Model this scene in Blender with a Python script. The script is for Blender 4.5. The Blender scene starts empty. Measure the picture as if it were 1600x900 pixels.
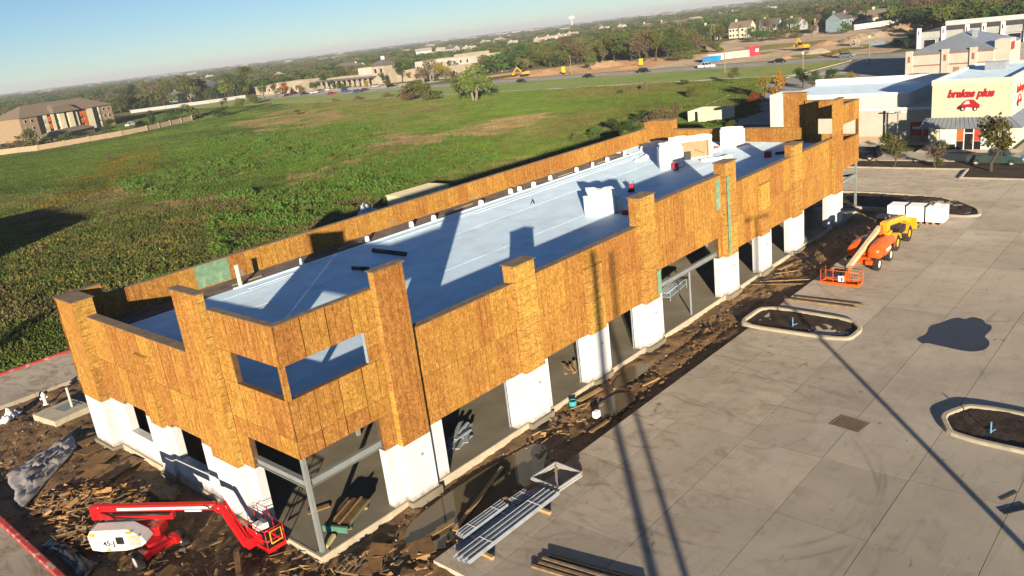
import bpy, bmesh, math, random
from mathutils import Vector, Matrix, noise as mnoise
R = math.radians
rnd = random.Random(7)
sc = bpy.context.scene
C = sc.collection
# ---------------------------------------------------------------- camera
CAM = Vector((-15.32, -27.84, 20.70))
YAW, PITCH, ROLL, FPX = R(43.573), R(-17.590), R(-7.044), 1263.2
_d = Vector((math.cos(PITCH)*math.cos(YAW), math.cos(PITCH)*math.sin(YAW), math.sin(PITCH)))
_r = _d.cross(Vector((0, 0, 1))).normalized(); _u = _r.cross(_d)
CR = math.cos(ROLL)*_r + math.sin(ROLL)*_u
CU = -math.sin(ROLL)*_r + math.cos(ROLL)*_u
cam = bpy.data.cameras.new('camera'); camo = bpy.data.objects.new('camera', cam); C.objects.link(camo)
camo.matrix_world = Matrix(((CR.x, CU.x, -_d.x, CAM.x), (CR.y, CU.y, -_d.y, CAM.y), (CR.z, CU.z, -_d.z, CAM.z), (0, 0, 0, 1)))
cam.sensor_width = 36.0; cam.lens = 36.0*FPX/1600.0; cam.clip_start = 0.5; cam.clip_end = 40000
sc.camera = camo
# ---------------------------------------------------------------- sky, sun, exposure
SUN_AZ, SUN_EL = 41.0, 8.1          # azimuth the light travels towards (from +X), elevation of the sun
w = bpy.data.worlds.new('World'); sc.world = w; w.use_nodes = True
nt = w.node_tree; bg = nt.nodes['Background']
sky = nt.nodes.new('ShaderNodeTexSky'); sky.sky_type = 'NISHITA'; sky.sun_disc = False
sky.sun_elevation = R(SUN_EL)
sky.sun_rotation = math.atan2(-math.cos(R(SUN_AZ)), -math.sin(R(SUN_AZ)))
sky.altitude = 0; sky.air_density = 0.66; sky.dust_density = 0.0; sky.ozone_density = 2.5
nt.links.new(sky.outputs[0], bg.inputs[0]); bg.inputs[1].default_value = 0.066
sl = bpy.data.lights.new('sun', 'SUN'); sl.energy = 5.0; sl.angle = R(0.55); sl.color = (1.0, 0.85, 0.65)
so = bpy.data.objects.new('sun', sl); C.objects.link(so)
sd = Vector((math.cos(R(SUN_AZ))*math.cos(R(SUN_EL)), math.sin(R(SUN_AZ))*math.cos(R(SUN_EL)), -math.sin(R(SUN_EL))))
so.rotation_euler = sd.to_track_quat('-Z', 'Y').to_euler(); so.location = (-40, -40, 60)
sc.view_settings.view_transform = 'Standard'; sc.view_settings.look = 'None'
sc.view_settings.gamma = 1; sc.view_settings.exposure = 0.88; sc.view_settings.use_curve_mapping = False
try:
    sc.cycles.use_adaptive_sampling = True; sc.cycles.adaptive_threshold = 0.02
    sc.cycles.max_bounces = 6; sc.cycles.diffuse_bounces = 3; sc.cycles.glossy_bounces = 2; sc.cycles.transparent_max_bounces = 8
    sc.cycles.volume_bounces = 0
    sc.cycles.use_denoising = True
except Exception: pass

def G(px, py, z=0.0):
    """point of the level plane z that the photograph shows at a pixel (used to survey where things stand)"""
    d = CR*(px-800) + CU*(450-py) + _d*FPX
    t = (z-CAM.z)/d.z
    return CAM + d*t
# ---------------------------------------------------------------- materials
MATS = {}
def _ramp(nt, fac, stops):
    r = nt.nodes.new('ShaderNodeValToRGB'); e = r.color_ramp.elements
    while len(e) < len(stops): e.new(0.5)
    for i, (p, c) in enumerate(stops):
        e[i].position = p; e[i].color = (c[0], c[1], c[2], 1)
    nt.links.new(fac, r.inputs[0]); return r.outputs[0]
def _noise(nt, vec, scale, detail=4, rough=0.6, dist=0.0):
    n = nt.nodes.new('ShaderNodeTexNoise'); n.inputs['Scale'].default_value = scale; n.inputs['Detail'].default_value = detail
    n.inputs['Roughness'].default_value = rough; n.inputs['Distortion'].default_value = dist
    if vec is not None: nt.links.new(vec, n.inputs['Vector'])
    return n.outputs['Fac']
def _map(nt, vec, scale=(1, 1, 1), loc=(0, 0, 0), rot=(0, 0, 0)):
    m = nt.nodes.new('ShaderNodeMapping'); m.inputs['Scale'].default_value = scale; m.inputs['Location'].default_value = loc
    m.inputs['Rotation'].default_value = rot; nt.links.new(vec, m.inputs['Vector']); return m.outputs[0]
def _mix(nt, a, b, fac, mode='MIX'):
    m = nt.nodes.new('ShaderNodeMix'); m.data_type = 'RGBA'; m.blend_type = mode
    for v, s in ((fac, 0), (a, 6), (b, 7)):
        if isinstance(v, (int, float)): m.inputs[s].default_value = v
        elif isinstance(v, tuple): m.inputs[s].default_value = (v[0], v[1], v[2], 1)
        else: nt.links.new(v, m.inputs[s])
    return m.outputs[2]
def _math(nt, op, a, b=None, c=None, clamp=False):
    m = nt.nodes.new('ShaderNodeMath'); m.operation = op; m.use_clamp = clamp
    for i, v in enumerate((a, b, c)):
        if v is None: continue
        if isinstance(v, (int, float)): m.inputs[i].default_value = v
        else: nt.links.new(v, m.inputs[i])
    return m.outputs[0]
def new_mat(name):
    m = bpy.data.materials.new(name); m.use_nodes = True; nt = m.node_tree
    b = nt.nodes['Principled BSDF']; tc = nt.nodes.new('ShaderNodeTexCoord')
    if 'Diffuse Roughness' in b.inputs: b.inputs['Diffuse Roughness'].default_value = 0.8
    MATS[name] = m
    return m, nt, b, tc
def _bump(nt, b, h, strength, dist=0.02):
    n = nt.nodes.new('ShaderNodeBump'); n.inputs['Strength'].default_value = strength; n.inputs['Distance'].default_value = dist
    nt.links.new(h, n.inputs['Height']); nt.links.new(n.outputs[0], b.inputs['Normal'])
def mat(name, col, rough=0.7, var=0.18, scale=3.0, bump=0.0, bscale=20.0, metal=0.0, dirt=None, dirt_amt=0.3, spec=0.4, objrand=0.0, coat=0.0):
    """general weathered surface: base colour with broad tonal drift, optional dirt blotches and fine relief"""
    if name in MATS: return MATS[name]
    m, nt, b, tc = new_mat(name)
    v = tc.outputs['Object']
    f = _noise(nt, v, scale, 5, 0.62)
    lo = tuple(c*(1-var) for c in col); hi = tuple(min(1, c*(1+var)) for c in col)
    o = _ramp(nt, f, [(0.3, lo), (0.7, hi)])
    if dirt:
        g = _noise(nt, v, scale*0.6, 6, 0.7, 0.4)
        g2 = _ramp(nt, g, [(0.5, (0, 0, 0)), (0.72, (dirt_amt*2,)*3)])
        o = _mix(nt, o, dirt, g2)
    if objrand:
        oi = nt.nodes.new('ShaderNodeObjectInfo')
        k = _math(nt, 'MULTIPLY_ADD', oi.outputs['Random'], 2*objrand, 1-objrand)
        hs = nt.nodes.new('ShaderNodeHueSaturation'); nt.links.new(o, hs.inputs['Color']); nt.links.new(k, hs.inputs['Value']); o = hs.outputs[0]
    nt.links.new(o, b.inputs['Base Color'])
    b.inputs['Roughness'].default_value = rough; b.inputs['Metallic'].default_value = metal
    b.inputs['Specular IOR Level'].default_value = spec; b.inputs['Coat Weight'].default_value = coat
    if bump: _bump(nt, b, _noise(nt, v, bscale, 4, 0.6), bump)
    return m

def osb_mat(name, hue, horiz=False):
    m, nt, b, tc = new_mat(name)
    oi = nt.nodes.new('ShaderNodeObjectInfo')
    off = nt.nodes.new('ShaderNodeVectorMath'); off.operation = 'MULTIPLY_ADD'
    nt.links.new(oi.outputs['Random'], off.inputs[0]); off.inputs[1].default_value = (37, 11, 53); nt.links.new(tc.outputs['Object'], off.inputs[2])
    v = off.outputs[0]
    strand = _noise(nt, _map(nt, v, (1, 1, 0.8) if not horiz else (0.8, 0.8, 1)), 7.5, 6, 0.82, 1.0)
    mott = _noise(nt, _map(nt, v, (1, 1, 0.55)), 2.3, 5, 0.65, 0.6)
    streak = _noise(nt, _map(nt, v, (4, 4, 0.3)), 0.8, 3, 0.55)
    h = hue
    o = _ramp(nt, strand, [(0.32, (h[0]*0.42, h[1]*0.34, h[2]*0.28)), (0.49, h), (0.64, (min(1, h[0]*1.65), h[1]*1.95, h[2]*2.7))])
    o = _mix(nt, o, (h[0]*0.62, h[1]*0.52, h[2]*0.42), _ramp(nt, mott, [(0.46, (0, 0, 0)), (0.74, (0.7,)*3)]))
    o = _mix(nt, o, (h[0]*0.5, h[1]*0.42, h[2]*0.36), _ramp(nt, streak, [(0.52, (0, 0, 0)), (0.8, (0.45,)*3)]))
    # fastener lines over the studs
    sx = nt.nodes.new('ShaderNodeSeparateXYZ'); nt.links.new(tc.outputs['Object'], sx.inputs[0])
    ax = sx.outputs['Z'] if horiz else sx.outputs['X']
    pp = _math(nt, 'PINGPONG', _math(nt, 'ADD', ax, 100*0.406+0.2), 0.203)
    ln = _math(nt, 'LESS_THAN', pp, 0.0115)
    dots = _noise(nt, _map(nt, v, (1.6, 1.6, 0.7)), 1.3, 3)
    lnf = _math(nt, 'MULTIPLY', ln, _ramp(nt, dots, [(0.38, (0.25,)*3), (0.58, (0.95,)*3)]))
    o = _mix(nt, o, (h[0]*0.14, h[1]*0.10, h[2]*0.10), lnf)
    hs = nt.nodes.new('ShaderNodeHueSaturation'); nt.links.new(o, hs.inputs['Color'])
    nt.links.new(_math(nt, 'MULTIPLY_ADD', oi.outputs['Random'], 0.24, 0.88), hs.inputs['Value'])
    nt.links.new(_math(nt, 'MULTIPLY_ADD', oi.outputs['Random'], 0.018, 0.492), hs.inputs['Hue'])
    nt.links.new(hs.outputs[0], b.inputs['Base Color'])
    b.inputs['Roughness'].default_value = 0.75; b.inputs['Specular IOR Level'].default_value = 0.25
    _bump(nt, b, strand, 0.35, 0.01)
    return m
OSB = osb_mat('osb', (0.325, 0.152, 0.030))
OSBH = osb_mat('osb_turned', (0.375, 0.195, 0.040), True)
GREEN = mat('green_sheathing', (0.15, 0.27, 0.17), 0.7, 0.25, 2.5, dirt=(0.45, 0.45, 0.35), dirt_amt=0.25)

# ---------------------------------------------------------------- mesh helper
class MB:
    def __init__(s): s.v = []; s.f = []; s.mi = []; s.smooth = []
    def add(s, vs, fs, mi=0, sm=False):
        o = len(s.v); s.v += [tuple(p) for p in vs]
        for f in fs: s.f.append(tuple(o+i for i in f)); s.mi.append(mi); s.smooth.append(sm)
        return s
    def box(s, x0, x1, y0, y1, z0, z1, mi=0):
        return s.add([(x0,y0,z0),(x1,y0,z0),(x1,y1,z0),(x0,y1,z0),(x0,y0,z1),(x1,y0,z1),(x1,y1,z1),(x0,y1,z1)],
                     [(3,2,1,0),(4,5,6,7),(0,1,5,4),(1,2,6,5),(2,3,7,6),(3,0,4,7)], mi)
    def obox(s, c, size, rot=None, mi=0, taper=1.0):
        M = rot or Matrix.Identity(3); c = Vector(c); hx, hy, hz = size[0]/2, size[1]/2, size[2]/2
        vs = []
        for z, t in ((-hz, 1), (hz, taper)):
            for x, y in ((-hx, -hy), (hx, -hy), (hx, hy), (-hx, hy)): vs.append(c + M @ Vector((x*t, y*t, z)))
        return s.add(vs, [(3,2,1,0),(4,5,6,7),(0,1,5,4),(1,2,6,5),(2,3,7,6),(3,0,4,7)], mi)
    def beam(s, p, q, a, b=None, mi=0, up=(0, 0, 1)):
        p, q = Vector(p), Vector(q); b = b or a
        d = (q-p).normalized(); u = Vector(up)
        if abs(d.dot(u)) > 0.98: u = Vector((1, 0, 0))
        x = d.cross(u).normalized(); y = x.cross(d)
        vs = []
        for c in (p, q):
            for i, j in ((-1, -1), (1, -1), (1, 1), (-1, 1)): vs.append(c + x*(a/2*i) + y*(b/2*j))
        return s.add(vs, [(3,2,1,0),(4,5,6,7),(0,1,5,4),(1,2,6,5),(2,3,7,6),(3,0,4,7)], mi)
    def tube(s, pts, r, n=8, mi=0, caps=True, sm=True):
        pts = [Vector(p) for p in pts]; rs = r if isinstance(r, (list, tuple)) else [r]*len(pts)
        o = len(s.v); prev = None
        for i, p in enumerate(pts):
            d = (pts[min(i+1, len(pts)-1)] - pts[max(i-1, 0)]).normalized()
            if prev is None:
                u = Vector((0, 0, 1)) if abs(d.z) < 0.9 else Vector((1, 0, 0)); x = d.cross(u).normalized()
            else: x = (prev - d*prev.dot(d)).normalized()
            prev = x; y = d.cross(x)
            for k in range(n):
                a = 2*math.pi*k/n; s.v.append(tuple(p + (x*math.cos(a)+y*math.sin(a))*rs[i]))
        for i in range(len(pts)-1):
            for k in range(n):
                s.f.append((o+i*n+k, o+i*n+(k+1) % n, o+(i+1)*n+(k+1) % n, o+(i+1)*n+k)); s.mi.append(mi); s.smooth.append(sm)
        if caps:
            s.f.append(tuple(o+k for k in range(n))[::-1]); s.mi.append(mi); s.smooth.append(False)
            s.f.append(tuple(o+(len(pts)-1)*n+k for k in range(n))); s.mi.append(mi); s.smooth.append(False)
        return s
    def prism(s, poly, z0, z1, mi=0, M=None):
        n = len(poly); a = sum(poly[i][0]*poly[(i+1) % n][1]-poly[(i+1) % n][0]*poly[i][1] for i in range(n))
        if a < 0: poly = poly[::-1]
        vs = [Vector((p[0], p[1], z0)) for p in poly] + [Vector((p[0], p[1], z1)) for p in poly]
        if M: vs = [M @ v for v in vs]
        return s.add(vs, [tuple(range(n))[::-1], tuple(range(n, 2*n))] + [(i, (i+1) % n, n+(i+1) % n, n+i) for i in range(n)], mi)
    def build(s, name, m, parent=None, bevel=0.0, loc=None, rotz=None):
        me = bpy.data.meshes.new(name); me.from_pydata(s.v, [], s.f)
        for k in (m if isinstance(m, (list, tuple)) else [m]): me.materials.append(k)
        me.polygons.foreach_set('material_index', s.mi); me.polygons.foreach_set('use_smooth', s.smooth); me.update()
        o = bpy.data.objects.new(name, me); C.objects.link(o)
        if parent is not None: o.parent = parent
        if loc is not None: o.location = loc
        if rotz is not None: o.rotation_euler = (0, 0, rotz)
        if bevel:
            b = o.modifiers.new('bevel', 'BEVEL'); b.width = bevel; b.segments = 2; b.limit_method = 'ANGLE'
        return o
def tag(o, label=None, cat=None, group=None, kind=None):
    if label: o['label'] = label
    if cat: o['category'] = cat
    if group: o['group'] = group
    if kind: o['kind'] = kind
    return o
def thing(name, label, cat, loc=(0, 0, 0), rotz=0.0, group=None):
    o = bpy.data.objects.new(name, None); C.objects.link(o); o.location = loc; o.rotation_euler = (0, 0, rotz)
    o.empty_display_size = 0.3
    return tag(o, label, cat, group)
def copy_tree(o, parent=None):
    c = o.copy(); C.objects.link(c); c.parent = parent
    for ch in list(o.children): copy_tree(ch, c)
    return c
def bx(name, m, parent, x0, x1, y0, y1, z0, z1, bevel=0.0):
    return MB().box(x0, x1, y0, y1, z0, z1).build(name, m, parent, bevel)
_shared = {}
def shared_box(name, m, parent, size, loc, rot=None):
    """one box mesh per size and material, shared by alike pieces; the object carries the place"""
    k = (round(size[0], 3), round(size[1], 3), round(size[2], 3), m.name)
    if k not in _shared:
        me = bpy.data.meshes.new(name); b = MB().obox((0, 0, 0), size)
        me.from_pydata(b.v, [], b.f); me.materials.append(m); me.update(); _shared[k] = me
    o = bpy.data.objects.new(name, _shared[k]); C.objects.link(o); o.parent = parent; o.location = loc
    if rot is not None: o.rotation_euler = rot
    return o
def gn_scatter(name, protos, pts, m=None, label=None, cat=None):
    """uncountable cover: one object whose points carry copies of small prototype meshes (index, scale, turn per point)"""
    me = bpy.data.meshes.new(name); me.from_pydata([p[0] for p in pts], [], [])
    a = me.attributes.new('sc', 'FLOAT_VECTOR', 'POINT'); a.data.foreach_set('vector', [c for p in pts for c in p[1]])
    a = me.attributes.new('rt', 'FLOAT_VECTOR', 'POINT'); a.data.foreach_set('vector', [c for p in pts for c in p[2]])
    a = me.attributes.new('ix', 'INT', 'POINT'); a.data.foreach_set('value', [p[3] for p in pts])
    if len(pts[0]) > 4:
        a = me.attributes.new('icol', 'FLOAT_COLOR', 'POINT'); a.data.foreach_set('color', [c for p in pts for c in (p[4][0], p[4][1], p[4][2], 1.0)])
    o = bpy.data.objects.new(name, me); C.objects.link(o)
    col = bpy.data.collections.new(name+'_kinds')
    for i, p in enumerate(protos):
        q = bpy.data.objects.new('%s_kind_%02d' % (name, i), p); col.objects.link(q)
    ng = bpy.data.node_groups.new(name, 'GeometryNodeTree')
    ng.interface.new_socket('Geometry', in_out='INPUT', socket_type='NodeSocketGeometry')
    ng.interface.new_socket('Geometry', in_out='OUTPUT', socket_type='NodeSocketGeometry')
    N = ng.nodes.new; L = ng.links.new
    gi = N('NodeGroupInput'); go = N('NodeGroupOutput'); ip = N('GeometryNodeInstanceOnPoints')
    ci = N('GeometryNodeCollectionInfo'); ci.inputs['Collection'].default_value = col; ci.inputs['Separate Children'].default_value = True; ci.inputs['Reset Children'].default_value = True
    L(gi.outputs[0], ip.inputs['Points']); L(ci.outputs[0], ip.inputs['Instance']); ip.inputs['Pick Instance'].default_value = True
    for nm, ty, sk in (('sc', 'FLOAT_VECTOR', 'Scale'), ('rt', 'FLOAT_VECTOR', 'Rotation'), ('ix', 'INT', 'Instance Index')):
        na = N('GeometryNodeInputNamedAttribute'); na.data_type = ty; na.inputs['Name'].default_value = nm
        L(na.outputs['Attribute'], ip.inputs[sk])
    L(ip.outputs[0], go.inputs[0])
    md = o.modifiers.new('scatter', 'NODES'); md.node_group = ng
    return tag(o, label, cat, None, 'stuff')
# ================================================================ the building under construction
L, D, H, HB = 64.3, 22.6, 8.12, 8.5
def zr(y): return 6.55 + 0.018*y
def wrap_mat():
    m, nt, b, tc = new_mat('white_wrap'); geo = nt.nodes.new('ShaderNodeNewGeometry'); v = geo.outputs['Position']
    o = _ramp(nt, _noise(nt, _map(nt, v, (1, 1, 0.35)), 1.3, 5, 0.6), [(0.3, (0.49, 0.50, 0.515)), (0.7, (0.60, 0.605, 0.61))])
    sp = nt.nodes.new('ShaderNodeSeparateXYZ'); nt.links.new(v, sp.inputs[0])
    # mud thrown up against the foot of the wrap, ragged upper edge
    k = _math(nt, 'SUBTRACT', _math(nt, 'MULTIPLY_ADD', _noise(nt, v, 3.0, 5, 0.75), 0.9, -0.05), sp.outputs[2], clamp=True)
    o = _mix(nt, o, (0.22, 0.145, 0.08), _math(nt, 'MULTIPLY', k, 2.0, clamp=True))
    # lap of the wrap and scuffs
    lap = _math(nt, 'LESS_THAN', _math(nt, 'PINGPONG', _math(nt, 'ADD', sp.outputs[2], _math(nt, 'MULTIPLY', _noise(nt, v, 0.8, 2), 0.06)), 0.72), 0.012)
    o = _mix(nt, o, (0.40, 0.40, 0.41), _math(nt, 'MULTIPLY', lap, 0.7))
    o = _mix(nt, o, (0.42, 0.38, 0.33), _ramp(nt, _noise(nt, v, 2.2, 6, 0.75, 0.8), [(0.60, (0, 0, 0)), (0.74, (0.5,)*3)]))
    nt.links.new(o, b.inputs['Base Color']); b.inputs['Roughness'].default_value = 0.5
    _bump(nt, b, _noise(nt, _map(nt, v, (1, 1, 0.4)), 2.4, 4, 0.6), 0.5, 0.05); return m
WRAP = wrap_mat()
CAPM = mat('weathered_plank', (0.13, 0.095, 0.065), 0.85, 0.3, 2.5, 0.3, 12)
STEEL = mat('grey_steel', (0.27, 0.29, 0.28), 0.5, 0.15, 1.5, metal=0.3, dirt=(0.2, 0.16, 0.1), dirt_amt=0.15)
GALV = mat('galvanised', (0.40, 0.44, 0.48), 0.42, 0.18, 4.0, metal=0.35)
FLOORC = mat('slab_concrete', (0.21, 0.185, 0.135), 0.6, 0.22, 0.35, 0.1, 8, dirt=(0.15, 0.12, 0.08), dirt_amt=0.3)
DECK = mat('bare_deck', (0.105, 0.085, 0.075), 0.9, 0.35, 0.8, 0.3, 8, dirt=(0.2, 0.17, 0.14), dirt_amt=0.3)
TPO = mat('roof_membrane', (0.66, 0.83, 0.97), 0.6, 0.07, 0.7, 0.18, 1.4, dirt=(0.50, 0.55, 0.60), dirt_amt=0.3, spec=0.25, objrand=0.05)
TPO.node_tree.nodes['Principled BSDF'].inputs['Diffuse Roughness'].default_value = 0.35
DARKIN = mat('interior_board', (0.20, 0.17, 0.13), 0.9, 0.2, 0.6)
CORE = mat('sheathing_core', (0.10, 0.055, 0.024), 0.9, 0.3, 2)
bld = thing('retail_building', 'long unfinished retail building with wood panel upper walls and white wrapped piers', 'building')

HOLES_L = []      # holes in the long front: (x0, x1, z0, z1)
def mir(a): return (L-a[1], L-a[0]) + tuple(a[2:])
OPEN = [(0.35, 4.2, 4.75), (7.8, 13.0, 3.1), (16.1, 19.45, 3.1), (22.0, 25.25, 3.1)]
OPEN = OPEN + [(28.2, 36.1, 4.65)] + [mir(o) for o in OPEN[::-1]]
PIL = [(5.0, 6.7, 0.38, 11.5), (13.9, 15.55, 0.32, 9.1), (20.0, 21.6, 0.22, 7.1), (25.8, 27.5, 0.36, 9.95)]
PIL = PIL + [mir(p) for p in PIL[::-1]]
WIN = (0.2, 4.27, 7.44, 8.93)
def top_at(x):
    if x < 5.0 or x > L-5.0: return 10.7
    if 26.6 < x < L-26.6: return 9.15
    return H
TH = 0.36
def subtract(r, holes):
    """rectangle (u0,u1,z0,z1) minus holes -> rectangles"""
    out = [r]
    for h in holes:
        nx = []
        for (a, b, c, d) in out:
            if h[0] >= b-1e-6 or h[1] <= a+1e-6 or h[2] >= d-1e-6 or h[3] <= c+1e-6: nx.append((a, b, c, d)); continue
            if h[2] > c+1e-6: nx.append((a, b, c, h[2]))
            if h[3] < d-1e-6: nx.append((a, b, h[3], d))
            z0, z1 = max(c, h[2]), min(d, h[3])
            if h[0] > a+1e-6: nx.append((a, h[0], z0, z1))
            if h[1] < b-1e-6: nx.append((h[1], b, z0, z1))
        out = nx
    return out
def clad(parent, axis, const, sgn, u0, u1, z0, z1, holes=(), m=None, wid=1.22, jit=0.004, cols=None):
    """wood sheets side by side on a wall face, each one an object with open joints"""
    n = max(1, round((u1-u0)/wid)); rows = max(1, round((z1-z0)/2.44)); cw = (u1-u0)/n; rh = (z1-z0)/rows
    for i in range(n):
        for j in range(rows):
            for (a, b, c, d) in subtract((u0+i*cw, u0+(i+1)*cw, z0+j*rh, z0+(j+1)*rh), holes):
                if b-a < 0.05 or d-c < 0.05: continue
                th = 0.016; off = sgn*(th/2+0.002+rnd.random()*jit)
                mm = m or OSB
                if cols: mm = cols(a, b, c, d) or mm
                size = (b-a-0.018, th, d-c-0.018)
                if axis == 'y': shared_box('wood_sheet', mm, parent, size, ((a+b)/2, const+off, (c+d)/2))
                else: shared_box('wood_sheet', mm, parent, size, (const+off, (a+b)/2, (c+d)/2), (0, 0, R(90)))
# ---- floor slab with stepped ledge
fl = MB().prism([(-0.12, -0.12), (L+0.12, -0.12), (L+0.12, D+0.12), (-0.12, D+0.12)], -0.35, 0.08)
for p in PIL: fl.prism([(p[0]-0.12, -p[2]-0.14), (p[1]+0.12, -p[2]-0.14), (p[1]+0.12, -0.1), (p[0]-0.12, -0.1)], -0.35, 0.074)
for y0, y1, pr in ((5.1, 7.45, 0.38), (12.9, 14.3, 0.25), (20.0, 22.4, 0.6)): fl.prism([(-pr-0.14, y0-0.12), (-0.1, y0-0.12), (-0.1, y1+0.12), (-pr-0.14, y1+0.12)], -0.35, 0.074)
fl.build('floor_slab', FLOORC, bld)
for (x0, x1, y0, y1) in ((-0.14, L+0.14, -0.14, -0.04), (-0.14, -0.04, -0.04, D+0.1)): bx('slab_ledge', mat('ledge_concrete', (0.42, 0.36, 0.26), 0.8, 0.2, 1.5), bld, x0, x1, y0, y1, -0.36, 0.092)
# ---- long front wall (faces -Y)
front = bpy.data.objects.new('front_wall', None); C.objects.link(front); front.parent = bld
xs = sorted(set([0, 5.0, 26.6, L-26.6, L-5.0, L] + [o[0] for o in OPEN] + [o[1] for o in OPEN]))
hw = [(WIN[0], WIN[1], WIN[2], WIN[3]), (L-WIN[1], L-WIN[0], WIN[2], WIN[3])]
for a, b in zip(xs, xs[1:]):
    mid = (a+b)/2; op = [o for o in OPEN if o[0] <= mid <= o[1]]
    z0 = op[0][2] if op else (4.75 if a < 0.3 or b > L-0.3 else 3.1)
    for (p, q, c, d) in subtract((a, b, z0, top_at(mid)), hw):
        bx('wall_segment', CORE, front, p, q, 0.0, 0.25 if top_at(mid) > 10 else TH, c, d)
    if not op and not (a < 0.3 or b > L-0.3): bx('pier_wrap', WRAP, front, a, b, -0.035, 0.42, 0.076, 3.1-0.02, 0.02)
for p in PIL:
    pr = p[2]
    bx('pier_wrap', WRAP, front, p[0], p[1], -pr, -0.03, 0.076, 3.02, 0.03)
    xc = (p[0]+p[1])/2+0.15
    MB().tube([(xc, -pr-0.002, 2.15), (xc, -pr-0.03, 2.15)], 0.075, 12).build('conduit_stub', STEEL, front)
    bx('pilaster_core', OSB if p[3] > H else CORE, front, p[0]+0.02, p[1]-0.02, -pr+0.022, (0.0 if p[3] < H else TH+0.15) if p[3] < 11 else -0.02, 3.05, p[3])
    if p[3] > H and p[3] < 11: pass
    back = 0.0 if p[3] < H else (0.1 if p[3] < 11 else -0.02)
    gs = None
    if 35 < p[0] < 40: gs = lambda a, b, c, d: None
    clad(front, 'y', -pr+0.02, -1, p[0]+0.015, p[1]-0.015, 3.0, p[3]-0.01, m=OSBH if p[3] < 11 else OSB, wid=1.7)
    clad(front, 'x', p[0]+0.02, -1, -pr+0.02, 0.0, 3.0, min(p[3], 14)-0.01, m=OSBH, wid=1.22)
    if p[3] > H:
        bx('pilaster_cap', CAPM, front, p[0]-0.07, p[1]+0.07, -pr-0.08, (TH+0.22) if p[3] < 11 else 0.06, p[3]-0.012, p[3]+0.045)
    else:
        bx('pilaster_cap', OSBH, front, p[0], p[1], -pr, 0.0, p[3]-0.005, p[3]+0.02)
allholes = [(o[0] if o[0] > 1 else -0.1, o[1] if o[1] < L-1 else L+0.1, 0, o[2]) for o in OPEN] + hw
pilh = [(p[0], p[1], 0, p[3]) for p in PIL]
for (a, b) in ((0.0, 5.0), (5.0, 26.6), (26.6, L-26.6), (L-26.6, L-5.0), (L-5.0, L)):
    mid = (a+b)/2
    clad(front, 'y', 0.0, -1, a, b, 3.05, top_at(mid)-0.01, allholes + pilh)
    t = top_at(mid)
    th = 0.25 if t > 10 else TH
    for (p, q, c, d) in subtract((a, b, 0, 1), [(p[0], p[1], -1, 2) for p in PIL if p[3] > t]):
        if q-p > 0.1: bx('parapet_cap', CAPM, front, p, q, -0.05, th+(0.03 if t > 10 else 0.06), t, t+0.04)
# green sheathing patches beside the raised centre bay
for (a, b, c, d, y) in ((27.06, 27.5, 3.3, 4.9, -0.475), (36.83, 37.2, 3.3, 9.0, -0.475), (36.0, 36.6, 6.7, 8.9, -0.03), (28.15, 28.2, 3.2, 4.6, -0.03)):
    bx('green_sheet', GREEN, front, a, b, y-0.012, y, c, d)
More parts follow.
